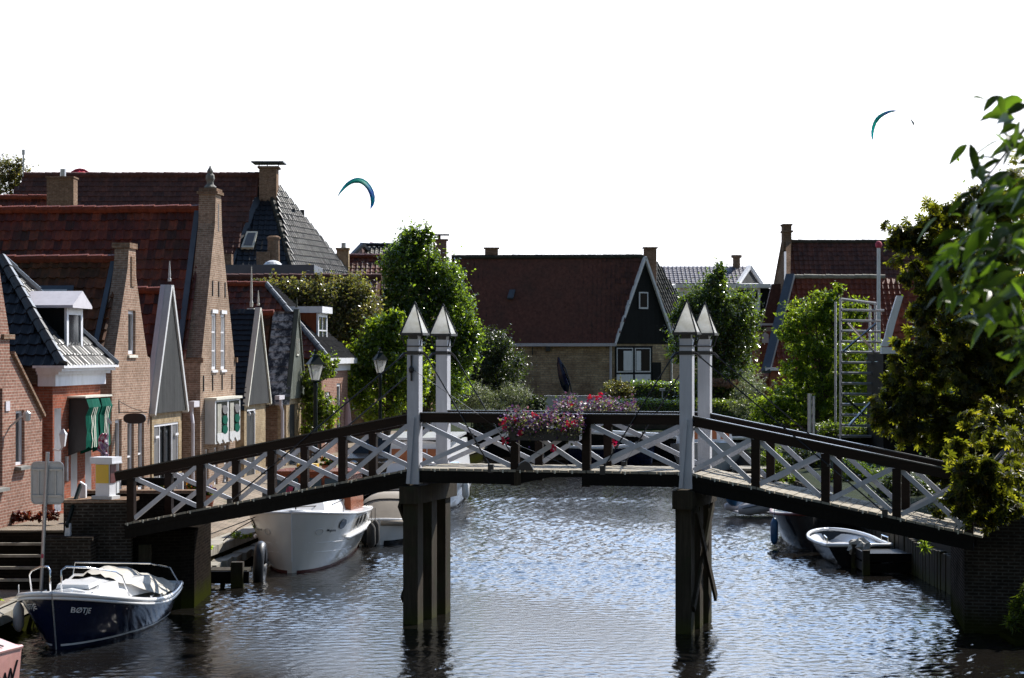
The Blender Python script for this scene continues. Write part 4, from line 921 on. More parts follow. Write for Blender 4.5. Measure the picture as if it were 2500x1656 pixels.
def gbox(s0, s1, z0, z1, o0, o1): return MB().prism([G(s0,z0,o0),G(s1,z0,o0),G(s1,z1,o0),G(s0,z1,o0)], gn*(o1-o0))
us = lambda u: (u-1500)/142*gw
bw_ = thing_w = wpart("window_wall", gbox(us(1501),us(1591),wz(932),wz(845),.01,.05), M['boardblack'], h)
for a, b_ in ((1504,1543),(1548,1586)):
    fr_ = wpart("window", gbox(us(a),us(b_),wz(909),wz(850),.055,.075), M['white'], h); wpart("pane", gbox(us(a+2),us(b_-2),wz(906),wz(852),.078,.082), M['dimglass'], fr_); wpart("through_light_panel", gbox(us(1520 if a < 1540 else 1551),us(1540.5 if a < 1540 else 1562),wz(905),wz(857),.084,.087), M['white'], fr_)
    wpart("white_panel", gbox(us(a),us(b_),wz(932),wz(914),.055,.075), M['white'], h)
# pale panels on the panes stand in for light seen through the room
wpart("door", gbox(us(1592),us(1612),wz(935),wz(885),.01,.06), M['boardblack'], h)
fr_ = wpart("gable_window", gbox(us(1557),us(1579),wz(755),wz(714),.07,.12), M['white'], h); wpart("pane", gbox(us(1559.5),us(1576.5),wz(751),wz(717),.125,.13), M['dimglass'], fr_)
wpart("gutter", MB().beam(up(Bq,zE-.16)+Vector((0,-.36,0)), up(A,zE-.16)+Vector((.1,-.36,0)), .2, .2), M['lilac'], h)
wpart("downpipe", MB().tube([A+Vector((-.25,-.3,zE-.2)),A+Vector((-.25,-.1,zE-.6)),A+Vector((-.25,-.1,zg))], .08, 8), M['lilac'], h)
wpart("downpipe", MB().tube([G(gw+.1,zB-.1,.1),G(gw-.15,zB-1,.1),G(gw-.2,zB-1.2,.1),G(gw-.2,zg,.1)], .08, 8), M['steel'], h)
for u_, v_ in ((1300,845),(1383,845),(1420,845)): wpart("wall_anchor", MB().box(xat(u_-1,138.4),xat(u_+1,138.4),138.3,138.6,zat(v_+22,138.4),zat(v_,138.4)), M['iron'], h)
fr_ = wpart("small_window", MB().box(xat(1321,138.5),xat(1342,138.5),138.4,138.7,zat(910,138.5),zat(892,138.5)), M['white'], h); wpart("pane", MB().box(xat(1323,138.5),xat(1330.5,138.5),138.38,138.41,zat(908,138.5),zat(894,138.5)).box(xat(1332,138.5),xat(1340,138.5),138.38,138.41,zat(908,138.5),zat(894,138.5)), M['glass'], fr_)
wpart("wall_lantern", MB().box(xat(1332,138.5),xat(1343,138.5),138.1,138.6,zat(858,138.5),zat(842,138.5)), M['iron'], h)
sl_ = lambda v: 138 + (140.5-138)*(836-v)/206
wpart("skylight", MB().prism([P(1238,731,sl_(735)-.15),P(1253,731,sl_(735)-.15),P(1258,711,sl_(711)-.15),P(1244,711,sl_(711)-.15)], (0,-.1,.1)), M['lead'], h)
for u0_, u1_, v_ in ((1184,1216,605),(1572,1602,604)):
    wpart("chimney", MB().box(xat(u0_,141),xat(u1_,141),140.6,141.5,9,zat(v_+3,141)).box(xat(u0_-3,141),xat(u1_+3,141),140.5,141.6,zat(v_+3,141)+.002,zat(v_,141)), M['brickold'], h)
hz_ = thing("grey_hipped_house", "grey tiled hipped roof close behind the black boarded gable", "house", (xat(1640,150),150,0))
a_, b_, c_ = Vector((xat(1600,146),146,5.2)), Vector((xat(1745,152),152,5.2)), P(1598,640,150)
roof_tiles("roof", [a_,b_,c_+Vector((.4,2,0)),c_], M['tilegrey'], hz_, False, tw=.3, th=.36, prof=.05); roof_tiles("roof", [a_+Vector((-8,0,0)),a_,c_,c_+Vector((-6,0,0))], M['tilegrey'], hz_, False)
ridge_tiles(a_, c_, M['tilegrey'], hz_, False, r=.16); wpart("wall", MB().prism([up(a_,1.5)+Vector((-7,.3,0)),up(a_,1.5)+Vector((-.3,.3,0)),up(b_,1.5)+Vector((-.3,.3,0)),up(b_,1.5)+Vector((-8,6,0))], (0,0,3.6)), M['barnbrick'], hz_)
# ---- purple roof house
h = thing("purple_roofed_house", "house with grey purple tiled roof, grey gable and white upper storey behind the round tree", "house", (xat(1760,165),165,0))
Y = 165; zr, ze = zat(652,Y), zat(692,Y-3)
roof_tiles("roof", [(xat(1600,Y-3),Y-3,ze),(xat(1802,Y-3),Y-3,ze),(xat(1830,Y),Y,zr),(xat(1600,Y),Y,zr)], M['tileplum'], h, False, tw=.32, th=.38)
wpart("gable_wall", MB().prism([P(1803,692,Y-3.1),P(1858,692,Y+.5),P(1830,652,Y-.2)], (-.1,.3,0)), M['boardgrey'], h)
wpart("white_verge", MB().beam(P(1801,694,Y-3.3),P(1830,651,Y-.4),.25,.25), M['white'], h); wpart("white_verge", MB().beam(P(1830,651,Y-.4),P(1859,694,Y+.3),.25,.25), M['white'], h)
wpart("fascia", MB().box(xat(1650,Y-3.5),xat(1882,Y-3.5),Y-3.5,Y+1,zat(703,Y-3.5),zat(693,Y-3.5)), M['white'], h)
wpart("wall", MB().box(xat(1655,Y-3),xat(1856,Y-3),Y-3,Y+1,2,zat(703,Y-3.5)-.002), M['white'], h)
wpart("window", MB().box(xat(1800,Y-3),xat(1849,Y-3),Y-3.06,Y-3.0,zat(738,Y-3),zat(708,Y-3)), M['glass'], h)
wpart("flue", MB().lathe([(.3,0),(.28,.9),(.42,.95),(.42,1.15)], (xat(1798,Y),Y,zat(653,Y)-.2), 10), M['brickold'], h)
wpart("dark_side", MB().box(xat(1857,Y-3),xat(1905,Y-3),Y-2,Y+1,2,zat(703,Y-3.5)-.002), M['boardblack'], h)
# ---- red roofed pair on the right
h = thing("chimney_gable_house", "red roofed brick house with a tall chimney rising from its left gable", "house", (xat(2040,122),122,0))
Y = 122; zr, ze = zat(592,Y), zat(690,Y-3.2)
roof_tiles("roof", [(xat(1918,Y-3.2),Y-3.2,ze-1.6),(xat(2400,Y-3.2),Y-3.2,ze-1.6),(xat(2400,Y),Y,zr),(xat(1918,Y),Y,zr)], M['tilebrown'], h, False, tw=.28, th=.34)
ridge_tiles((xat(1918,Y),Y,zr+.05),(xat(2400,Y),Y,zr+.05), M['tilegrey'], h, False)
g0, g1, gr = P(1868,900,Y+3), P(1916,700,Y-3.2), P(1916,588,Y)
wpart("gable_wall", MB().prism([(xat(1916,Y-3.2),Y-3.2,1.5),(xat(1862,Y+3),Y+3,1.5),(xat(1872,Y+3),Y+3,zat(780,Y)),(xat(1909,Y),Y,zr+.25),(xat(1919,Y-.3),Y-.3,zr+.25),(xat(1917,Y-3.2),Y-3.2,ze)], (.3,.1,0)), M['brickold'], h)
wpart("lower_wall", MB().box(xat(1855,Y-2),xat(1905,Y-2),Y-2,Y+2,1.5,zat(810,Y)), M['brickred'], h); wpart("white_band", MB().box(xat(1853,Y-2),xat(1905,Y-2),Y-2.1,Y-1.99,zat(796,Y),zat(791,Y)), M['white'], h)
wpart("lean_to_wall", MB().prism([(xat(1858,Y-1),Y-1.2,zat(800,Y)),(xat(1905,Y-1),Y-1.2,zat(800,Y)),(xat(1905,Y-1),Y-1.2,zat(695,Y)),(xat(1884,Y-1),Y-1.2,zat(695,Y))], (0,.4,0)), M['tilebrown'], h)
wpart("white_window", MB().box(xat(1860,Y-2),xat(1876,Y-2),Y-2.12,Y-2.0,zat(838,Y),zat(820,Y)).prism([(xat(1858,Y-2),Y-2.12,zat(820,Y)+.002),(xat(1878,Y-2),Y-2.12,zat(820,Y)+.002),(xat(1868,Y-2),Y-2.12,zat(812,Y))],(0,.1,0)), M['white'], h)
wpart("chimney", MB().box(xat(1910,Y),xat(1930,Y),Y-.5,Y+.5,zr-.5,zat(552,Y)).box(xat(1908,Y),xat(1934,Y),Y-.6,Y+.6,zat(568,Y),zat(564,Y)).box(xat(1908,Y),xat(1932,Y),Y-.6,Y+.6,zat(552,Y)+.002,zat(548,Y)), M['brickold'], h)
wpart("white_verge", MB().beam(P(1917,690,Y-3.4),P(1917,618,Y-1.2),.12,.2), M['white'], h)
h = thing("orange_roofed_house", "lower orange red roofed house with a dark blue verge before the tall chimney house", "house", (xat(2020,112),112,0))
Y = 112; zr, ze = zat(677,Y), zat(902,Y-4)
roof_tiles("roof", [(xat(1876,Y-4),Y-4,ze),(xat(2330,Y-4),Y-4,ze),(xat(2330,Y),Y,zr),(xat(1932,Y),Y,zr)], M['tileorange'], h, False, tw=.28, th=.36, prof=.045)
ridge_tiles((xat(1928,Y),Y,zr+.03),(xat(2160,Y),Y,zr+.03), M['stone'], h, False, r=.12)
wpart("dark_verge", MB().beam(P(1870,908,Y-4.2),P(1930,672,Y-.2),.45,.22), M['lead'], h)
wpart("wall", MB().box(xat(1880,Y-3.8),xat(2330,Y-3.8),Y-3.8,Y-3.4,1.2,ze), M['brickred'], h)
wpart("white_eave", MB().box(xat(1868,Y-4.2),xat(1900,Y-4.2),Y-4.3,Y-4.0,zat(905,Y-4.2),zat(898,Y-4.2)), M['white'], h)
wpart("side_roof", MB().prism([P(1842,920,Y-3),P(1876,920,Y-4),P(1886,870,Y-3)], (0,.4,0)), M['tileorange'], h)
# ---- white edged roof at the right bank
h = thing("white_edged_house", "small red roofed black house with a white sweeping verge beside the scaffold", "house", (xat(2230,80),80,0))
Y = 80
cv = [P(2150,846,Y),P(2160,825,Y),P(2168,790,Y),P(2190,722,Y),P(2206,722,Y),P(2186,790,Y),P(2176,830,Y),P(2168,846,Y)]
wpart("white_verge", MB().prism(cv, (0,.18,0)), M['white'], h)
roof_tiles("roof", [P(2170,846,Y+.1),P(2420,846,Y+.1),P(2420,640,Y+2.2),P(2222,640,Y+2.2)], M['tileorange'], h, False, tw=.25, th=.32)
wpart("fascia", MB().box(xat(2152,Y),xat(2400,Y),Y-.02,Y+.3,zat(864,Y),zat(848,Y)), M['white'], h)
wpart("wall", MB().box(xat(2160,Y),xat(2400,Y),Y+.31,Y+4,.8,zat(864,Y)-.002), M['tar'], h)
# ================================================================== boats
class Hull:
    """boat with its bow at the local origin, stern at y=+L, sections lofted from keel to gunwale"""
    def __init__(s, L, Bm, zbow, zmid, zstern, draft=.35, bluff=.42, stern=.72, rake=.35, flare=.25, full=.55):
        s.L, s.B, s.z = L, Bm, (zbow, zmid, zstern); s.draft, s.bluff, s.stern, s.rake, s.flare, s.full = draft, bluff, stern, rake, flare, full
    def half(s, t):
        a = min(1, t/s.bluff); b = math.sqrt(max(0, 1-(1-a)**2.1)); e = max(0, (t-.55)/.45); return s.B/2*b*(1-(1-s.stern)*e*e)
    def sheer(s, t):
        z0, z1, z2 = s.z; return z1 + (z0-z1)*max(0, 1-t/.75)**1.7 + (z2-z1)*max(0, (t-.5)/.5)**1.6
    def pt(s, t, k, side, off=0.0):
        """k from 0 at the keel to 1 at the gunwale"""
        h = s.half(t); zt = s.sheer(t); fl = s.flare*max(0, 1-t/.5)
        w = h*(k**(s.full*(1+2.2*fl)))*(1-fl*(1-k)*.6); z = -s.draft + (zt+s.draft)*k
        y = t*s.L + s.rake*(1-k)*max(0, 1-t*2.2)
        return Vector((side*(w+off), y, z))
    def kz(s, t, z): return (z+s.draft)/(s.sheer(t)+s.draft)
    def skin(s, mb, k0=0.0, k1=1.0, n=30, m=10, off=0.0, t1=1.0):
        rows = []
        for i in range(n+1):
            t = t1*(i/n)**1.35; r = []
            for j in range(m+1): r.append(s.pt(t, k0+(k1-k0)*j/m, -1, off))
            rows.append(r)
        mb.grid([r[::-1] for r in rows]); mb.grid([[Vector((-p.x, p.y, p.z)) for p in r] for r in rows])
        r = rows[-1]; mb.add(r[::-1] + [Vector((-p.x,p.y,p.z)) for p in r], [tuple(range(2*len(r)))]); return mb
    def band(s, mb, z0, z1, off=.006, n=40, t1=1.0):
        for sd in (-1, 1):
            rows = []
            for i in range(n+1):
                t = .004 + (t1-.004)*(i/n)**1.35; rows.append([s.pt(t, s.kz(t, z), sd, off) for z in (z0, z1)])
            mb.grid(rows if sd > 0 else [r[::-1] for r in rows])
        return mb
    def deck(s, mb, dzv=-.02, n=26, t0=0.0, t1=1.0, inset=0.0, camber=.05):
        rows = []
        for i in range(n+1):
            t = t0 + (t1-t0)*(i/n)**1.2; h = max(0, s.half(t)-inset); z = s.sheer(t)+dzv
            rows.append([Vector((h*q, t*s.L, z + camber*(1-q*q))) for q in (-1,-.5,0,.5,1)])
        mb.grid([r[::-1] for r in rows]); return mb
    def rail(s, mb, r, dzv=0.0, off=0.0, n=40, t0=.0, t1=1.0, seg=6, both=True):
        pr = []
        for sd in (-1, 1): pr.append([s.pt(t0+(t1-t0)*(i/n)**1.3, 1.0, sd, off) + Vector((0,0,dzv)) for i in range(n+1)])
        mb.tube(pr[0], r, seg); mb.tube(pr[1], r, seg); mb.tube([pr[0][-1], pr[1][-1]], r, seg); return mb
def boat(name, label, x, Y, a, cat="boat", group=None): return thing(name, label, cat, (x, Y, 0), -R(a), group)
def house_on(mb, y0, y1, w0, w1, z0, z1, inset=.12, front=.3, camber=.06):
    """cabin trunk with sloping front"""
    b = [(-w0,y0,z0),(w0,y0,z0),(w1,y1,z0),(-w1,y1,z0)]; t = [(-w0+inset,y0+front,z1),(w0-inset,y0+front,z1),(w1-inset,y1,z1),(-w1+inset,y1,z1)]
    mb.hexa(b, t); mb.prism([(-w0+inset,y0+front,z1+.002),(w0-inset,y0+front,z1+.002),(0,y0+front,z1+camber)], (0,y1-y0-front,0)); return mb
def text_hull(s, parent, mat, h, sd, ta, tb, z0, H, name="boat_name", off=.014):
    """lettering bent onto the side of a hull, z0..z0+H below the sheer line's own slope"""
    cu = bpy.data.curves.new(name, 'FONT'); cu.body = s; cu.size = 1; cu.offset = .012; cu.resolution_u = 2
    o = bpy.data.objects.new(name, cu); COL.objects.link(o); dg = bpy.context.evaluated_depsgraph_get(); dg.update()
    me = bpy.data.meshes.new_from_object(o.evaluated_get(dg)); bpy.data.objects.remove(o)
    co = np.zeros(len(me.vertices)*3); me.vertices.foreach_get("co", co); co = co.reshape(-1, 3); lo, hi = co.min(0), co.max(0); out = []
    for x, y, _ in co:
        t = ta + (tb-ta)*(x-lo[0])/(hi[0]-lo[0]); z = z0 + H*(y-lo[1])/(hi[1]-lo[1]) + (h.sheer(t)-h.sheer(ta))*.8; out.append(h.pt(t, h.kz(t, z), sd, off))
    me.vertices.foreach_set("co", np.array(out, np.float32).ravel()); me.materials.clear(); me.materials.append(mat); me.update()
    return link(name, me, parent, True)
def fender(parent, p, mat, r=.10, L=.5):
    part("fender", MB().lathe([(.02,L/2+.05),(r*.6,L/2),(r,L/2-.08),(r,-L/2+.08),(r*.6,-L/2),(.02,-L/2-.03)], p, 10).tube([(p[0],p[1],p[2]+L/2),(p[0],p[1],p[2]+L/2+.35)], .01, 4), mat, parent, smooth=True)
# ---- navy sloop in the left foreground
b = boat("cabin_sloop", "navy blue sloop with white cabin, bow rails and a grey tarpaulin over its stern", -7.8, 36.2, 8)
h = Hull(4.9, 2.08, .98, .56, .66, .4, .34, .74, .28, .3, .42)
part("hull", h.skin(MB(), n=40, m=14), M['navy'], b, smooth=True)
part("waterline_stripe", h.band(MB(), .07, .105), M['gel'], b, smooth=True)
part("deck", h.deck(MB(), .0), M['gel'], b)
rl = MB(); h.rail(rl, .045, .0, .01); h.rail(rl, .03, -.07, .012); part("rub_rail", rl, M['gel'], b, smooth=True)
cb = MB(); house_on(cb, .95, 3.1, .42, .80, .70, 1.0, .08, .5, .07); part("cabin", cb, M['gel'], b)
cb = MB(); house_on(cb, .55, 2.4, .36, .62, .80, .93, .05, .25, .05); part("fore_cabin", cb, M['gel'], b)
part("hatch", MB().hexa([(-.30,1.0,.96),(.30,1.0,.96),(.33,1.55,1.0),(-.33,1.55,1.0)], [(-.28,1.02,1.03),(.28,1.02,1.03),(.31,1.53,1.07),(-.31,1.53,1.07)]), M['gel'], b)
# tarpaulin: peaked cover with folds
rr_ = random.Random(8); rows = []
for i in range(13):
    y = 2.0 + 2.75*i/12; t = y/4.9; row = []
    for j in range(15):
        q = -1 + 2*j/14; hw = h.half(t)*(.55 + .42*min(1, i/5)); pk = 1.17 - .05*abs(i-3)/3 - .18*max(0, (i-6)/6)
        ed = .95 - .31*min(1, i/5); z = ed + (pk-ed)*(1-abs(q)**1.7) + .025*math.sin(j*2.3+i*1.1) + rr_.uniform(-.012,.012)
        row.append((hw*q, y, z))
    rows.append(row)
part("tarpaulin", MB().grid([r[::-1] for r in rows]), M['tarp'], b, smooth=True)
pr = MB()
for sd in (-1, 1):
    p = lambda t, z, o=-.05: Vector((sd*(h.half(t)+o), t*4.9, z))
    z0 = h.sheer(.03); pr_ = [Vector((sd*.10,.18,z0)), Vector((sd*.10,.16,1.36)), Vector((sd*.16,.22,1.42)), Vector((sd*.42,.55,1.38)), Vector((sd*.76,1.05,1.26)), Vector((sd*.84,1.15,1.18)), Vector((sd*.9,1.45,h.sheer(.3)))]
    pr.tube(pr_, .016, 7)
part("bow_rail", pr, M['chrome'], b, smooth=True)
wr = MB(); wr.tube([(-.75,3.1,.9),(-.72,3.15,1.2),(.72,3.15,1.2),(.92,3.7,1.08),(.95,4.2,.72)], .014, 6); part("stern_rail", wr, M['chrome'], b)
cl = MB()
for t, q in ((.06,.4),(.12,.6),(.5,.93),(.62,.93),(.7,.93)):
    for sd in (-1, 1): cl.tube([(sd*(h.half(t)*q),t*4.9-.05,h.sheer(t)+.06),(sd*(h.half(t)*q),t*4.9+.07,h.sheer(t)+.07)], .013, 5).box(sd*h.half(t)*q-.01,sd*h.half(t)*q+.01,t*4.9-.01,t*4.9+.01,h.sheer(t),h.sheer(t)+.06)
part("deck_cleat", cl, M['chrome'], b)
part("stem_band", MB().tube([h.pt(0,k,1)+Vector((0,-.012,0)) for k in (1,.8,.6,.45,.3)], .014, 5), M['steel'], b)
for sd in (1, -1):
    ta, tb = (.016, .068) if sd > 0 else (.085, .022)
    text_hull("BØTJE", b, M['gel'], h, sd, ta, tb, .62, .13)
part("mooring_line", MB().tube([(-.7,.8,.85),(-.95,.9,.75),(-1.45,1.3,.55)], .014, 5), M['rope'], b)
fender(b, (-1.06,1.2,.42), M['greywhite'], .1, .45)
# ---- pink hull at the lower left corner
b = boat("pink_boat", "faded pink steel bow with dark script lettering cut off by the lower left corner", -8.22, 32.5, 0)
b.rotation_euler.z = R(-14) + math.pi; WM[b] = Matrix.Translation((-8.22,32.5,0)) @ Matrix.Rotation(R(-14)+math.pi, 4, 'Z')
h = Hull(5.5, 2.2, .95, .8, .8, .4, .5, .85, .12, .1, .45)
part("hull", MB().hexa([(-.72,.0,-.5),(.75,0,-.5),(1.0,5,-.5),(-1.0,5,-.5)], [(-.82,-.0,.62),(.82,0,.62),(1.05,5,.75),(-1.05,5,.75)]), M['pinkhull'], b)
part("foredeck", MB().hexa([(-.82,.0,.622),(.82,0,.622),(1.05,5,.752),(-1.05,5,.752)], [(-.6,.35,.80),(.6,.35,.80),(.8,5,.95),(-.8,5,.95)]), M['pinkhull'], b)
part("bow_rim", MB().tube([(-.82,.0,.625),(.82,0,.625),(1.05,5,.755)], .03, 6).tube([(-.82,0,.625),(-1.05,5,.755)], .03, 6), M['pinkhull'], b)
part("deck_hatch_latch", MB().tube([(-.5,.5,.95),(.1,.48,.96)], .016, 5).lathe([(.05,0),(.05,.05)], (-.5,.5,.93), 8), M['iron'], b)
def pside(y, z): f = (z+.5)/(1.12+.026*y); return (-(.72+.056*y)*(1-f)-(.82+.046*y)*f-.012, y, z)
part("script_lettering", MB().tube([pside(y, z) for y, z in [(1.05,.02),(.97,.22),(.86,.04),(.74,.26),(.64,.08),(.55,.30),(.45,.12),(.36,.34),(.27,.16),(.14,.44)]], .016, 5), M['iron'], b)
part("deck_lettering", MB().tube([(-.80-.01*(i%2)+.07*(i%2),.55+.14*i,.70+.05*(i%2)) for i in range(6)], .014, 5), M['iron'], b)
# ---- white motor cruiser
b = boat("motor_cruiser", "big white motor cruiser with mahogany wheelhouse moored at the quay behind the left piles", -5.08, 49.1, 2.0)
h = Hull(7.4, 2.6, 1.40, 1.12, 1.0, .5, .30, .86, .12, .18, .36)
part("hull", h.skin(MB(), n=44, m=14), M['ivory'], b, smooth=True)
part("boot_stripe", h.band(MB(), -.05, .06), M['redhull'], b, smooth=True)
part("deck", h.deck(MB(), .0, camber=.08), M['gel'], b)
rl = MB(); h.rail(rl, .03, .0, .0); part("gunwale", rl, M['gel'], b, smooth=True)
for sd in (-1, 1):
    pts = [h.pt(t, h.kz(t, .72 - .1*t), sd, .05) for t in [.20+.8*i/20 for i in range(21)]]
    part("rubbing_strake", MB().tube(pts, [.015]+[.05]*19+[.02], 8), M['gel'], b, smooth=True)
    for t, z, ln in ((.15,1.06,.16),(.36,1.0,.16),(.45,.99,.16),(.56,.98,.16)):
        q0 = h.pt(t-.012, h.kz(t-.012, z), sd, .012); q1 = h.pt(t+.012, h.kz(t+.012, z), sd, .012); up_ = h.pt(t, h.kz(t, z+.1), sd, .012)-h.pt(t, h.kz(t, z), sd, .012)
        tx = (q1-q0).normalized(); up_ = up_.normalized(); c0 = (q0+q1)/2; nn = tx.cross(up_)*(1 if tx.cross(up_).x*sd > 0 else -1)
        ring = [c0 + tx*math.cos(g)*.17 + up_*math.sin(g)*.125 for g in [2*math.pi*i/16 for i in range(16)]]
        part("porthole", MB().prism(ring, nn*.012), M['glass'], b)
    ta, tb = (.072, .118) if sd > 0 else (.118, .072)
    text_hull("Megonne", b, M['blackhull'], h, sd, ta, tb, .90, .085)
    ring = [h.pt(.045+.012*math.cos(g), h.kz(.05, .93+.07*math.sin(g)), sd, .012) for g in [2*math.pi*i/12 for i in range(13)]]
    part("name_emblem", MB().tube(ring, .007, 4), M['greywhite'], b)
    for zz_ in (.52, .3): part("plank_line", MB().tube([h.pt(t, h.kz(t, zz_+ .18*(1-t/.5)), sd, .002) for t in [.02+.45*i/14 for i in range(15)]], .007, 4), M['gel'], b)
part("stem_band", MB().tube([h.pt(0,k,1)+Vector((0,-.008,0)) for k in (1,.8,.6,.4)], .012, 5), M['gel'], b)
cb = MB(); house_on(cb, 1.5, 4.2, .62, .95, 1.15, 1.52, .14, .6, .08); part("fore_cabin", cb, M['gel'], b)
wh = part("wheelhouse", MB().hexa([(-.98,3.6,1.2),(.98,3.6,1.2),(1.0,6.4,1.05),(-1.0,6.4,1.05)], [(-.94,3.7,2.08),(.94,3.7,2.08),(.96,6.4,2.0),(-.96,6.4,2.0)]), M['mahog'], b)
for x0 in (-.86,-.28,.32): part("wheelhouse_window", MB().hexa([(x0,3.60,1.55),(x0+.52,3.60,1.55),(x0+.52,3.68,1.55),(x0,3.68,1.55)], [(x0,3.655,1.98),(x0+.52,3.655,1.98),(x0+.52,3.72,1.98),(x0,3.72,1.98)]), M['glass'], wh)
part("wheelhouse_roof", MB().hexa([(-1.06,3.5,2.082),(1.06,3.5,2.082),(1.06,6.5,2.0),(-1.06,6.5,2.0)], [(-1.0,3.55,2.16),(1.0,3.55,2.16),(1.0,6.45,2.09),(-1.0,6.45,2.09)]), M['mahog'], wh)
part("yellow_crate", MB().box(-.45,.05,4.2,4.7,2.165,2.3), M['yellow'], b)
fl = MB(); fl.tube([(-.55,3.35,1.5),(-.55,3.35,1.95)], .01, 5); part("flag_staff", fl, M['iron'], b)
for i, (mt, x) in enumerate(((M['crimson'],-.62),(M['stripe'],-.42),(M['green'],-.28),(M['yellow'],-.18),(M['blue'],.25))):
    part("coloured_towel", MB().grid([[(x+.0,3.28+.02*i,1.52),(x+.16,3.3,1.52)],[(x+.02,3.33,1.66),(x+.18,3.36,1.68)],[(x+.05,3.4,1.8),(x+.2,3.42,1.78)]]), mt, b)
cl = MB().tube([h.pt(.16,1,1)+Vector((-.1,0,.02)),(.95,2.3,1.55),(.62,2.6,1.4),(.3,1.9,1.42),(.05,.9,1.47),(-.3,.7,1.45),(-.9,1.7,1.32)], .014, 5); cl.tube([(0,.75,1.4),(0,.75,1.66)], .018, 6)
part("deck_line", cl, M['rope'], b)
part("mooring_line", MB().tube([(-.7,1.0,1.33),(-1.6,.2,1.0),(-2.6,-1.6,.66)], .013, 5).tube([(-.7,1.0,1.33),(-1.4,1.0,.95),(-1.75,1.0,.66)], .013, 5), M['rope'], b)
for y in (4.2, 5.2): fender(b, (1.42,y,.52), M['rope'], .11, .55)
# ---- sloop with beige canopy behind
b = boat("canopy_sloop", "open sloop with a rounded beige spray hood and rope fendering moored behind the white cruiser", -3.5, 56.3, 4)
h = Hull(6.2, 2.3, .66, .46, .46, .35, .36, .8, .15, .2, .42)
part("hull", h.skin(MB(), n=34), M['gel'], b, smooth=True); part("boot_stripe", h.band(MB(), -.05, .12), M['blackhull'], b, smooth=True)
part("deck", h.deck(MB(), .0), M['gel'], b); rl = MB(); h.rail(rl, .075, -.06, .03, seg=8); part("rope_rail", rl, M['canvas'], b, smooth=True)
rl = MB(); h.rail(rl, .03, .03, .0); part("gunwale", rl, M['gel'], b)
rows = []
for i in range(9):
    y = 1.6 + 1.75*i/8; wv = .62 + .33*math.sin(min(1, i/5)*math.pi/2); pk = .52 + .70*math.sin(min(1, (i+.4)/6)*math.pi/2); row = []
    for j in range(17):
        a = math.pi*j/16; row.append((-wv*math.copysign(abs(math.cos(a))**.7, math.cos(a)), y, .46 + (pk-.46)*math.sin(a)**.75))
    rows.append(row)
part("spray_hood", MB().grid(rows), M['canvas'], b, smooth=True)
for i in (3, 8): part("hood_hoop", MB().tube([Vector(p)*1.0+Vector((0,0,.012)) for p in rows[i]], .018, 5), M['blackplastic'], b)
fender(b, (-.42,.3,.28), M['rope'], .12, .5); part("windscreen", MB().hexa([(.35,4.2,.5),(1.0,4.0,.5),(1.0,4.05,.5),(.35,4.25,.5)],[(.3,4.6,1.0),(.95,4.4,1.0),(.95,4.45,1.0),(.3,4.65,1.0)]), M['glass'], b)
# ---- white cabin cruiser farther on
b = boat("cabin_cruiser", "white cabin cruiser with brown curtained windows partly hidden behind the left lantern posts", -3.12, 65.8, 3)
h = Hull(9.5, 3.1, 1.28, 1.05, 1.0, .5, .30, .88, .2, .2, .36)
part("hull", h.skin(MB(), n=34), M['gel'], b, smooth=True); part("boot_stripe", h.band(MB(), -.05, .1), M['navy'], b, smooth=True); part("deck", h.deck(MB(), .0), M['gel'], b)
cb = MB(); house_on(cb, 2.0, 7.5, 1.0, 1.3, 1.2, 2.2, .12, .5, .1); ch = part("cabin", cb, M['gel'], b)
for x0 in (-.85,-.28,.3): part("cabin_window", MB().hexa([(x0,2.17,1.58),(x0+.54,2.17,1.58),(x0+.54,2.3,1.58),(x0,2.3,1.58)],[(x0,2.37,2.02),(x0+.54,2.37,2.02),(x0+.54,2.5,2.02),(x0,2.5,2.02)]), M['orange'], ch)
part("cabin_roof", MB().box(-1.15,1.15,2.35,7.7,2.305,2.38), M['gel'], ch)
pr = MB()
for sd in (-1,1): pr.tube([(sd*.2,.3,1.25),(sd*.2,.3,1.7),(sd*.8,1.1,1.65),(sd*1.3,2.2,1.6),(sd*1.35,2.3,1.05)], .018, 5)
part("bow_rail", pr, M['chrome'], b); part("anchor_winch", MB().lathe([(.12,0),(.12,.2),(.18,.22),(.18,.3),(.1,.34)], (.3,.8,1.3), 10), M['chrome'], b)
fender(b, (1.5,2.6,.7), M['gel'], .12, .5)
# ---- right bank: inflatable, black sloop, dinghy
b = boat("inflatable_dinghy", "grey inflatable dinghy with raised outboard under a blue cover", 6.95, 66.2, 0)
b.rotation_euler.z = R(12); WM[b] = Matrix.Translation((6.95,66.2,0)) @ Matrix.Rotation(R(12),4,'Z')
tb = MB().tube([(-.05,-.42,.24),(.2,-.45,.26),(1.0,-.48,.42),(1.7,-.4,.38),(2.2,-.2,.36),(2.4,.15,.36),(2.2,.5,.36),(1.7,.75,.34),(1.0,.8,.34),(.2,.78,.28),(-.1,.75,.26)], [.1,.19,.22,.22,.2,.2,.2,.21,.21,.19,.1], 12)
part("buoyancy_tube", tb, M['rubber'], b, smooth=True)
part("grey_stripe", MB().tube([(.0,-.635,.31),(.2,-.66,.34),(1.0,-.715,.50),(1.7,-.63,.46)], .018, 5), M['lead'], b); part("floor", MB().box(.1,2.0,-.35,.65,.1,.16), M['rubber'], b)
part("outboard_cover", MB().blob((.05,.2,.62), (.34,.3,.3), 12, 8, .12, random.Random(2)), M['blue'], b, smooth=True)
b = boat("black_sloop", "black hulled motor sloop with low white cabin and blue fender below the right ramp", 7.75, 54.9, 6)
h = Hull(6.0, 2.05, .92, .75, .72, .4, .33, .8, .1, .18, .36)
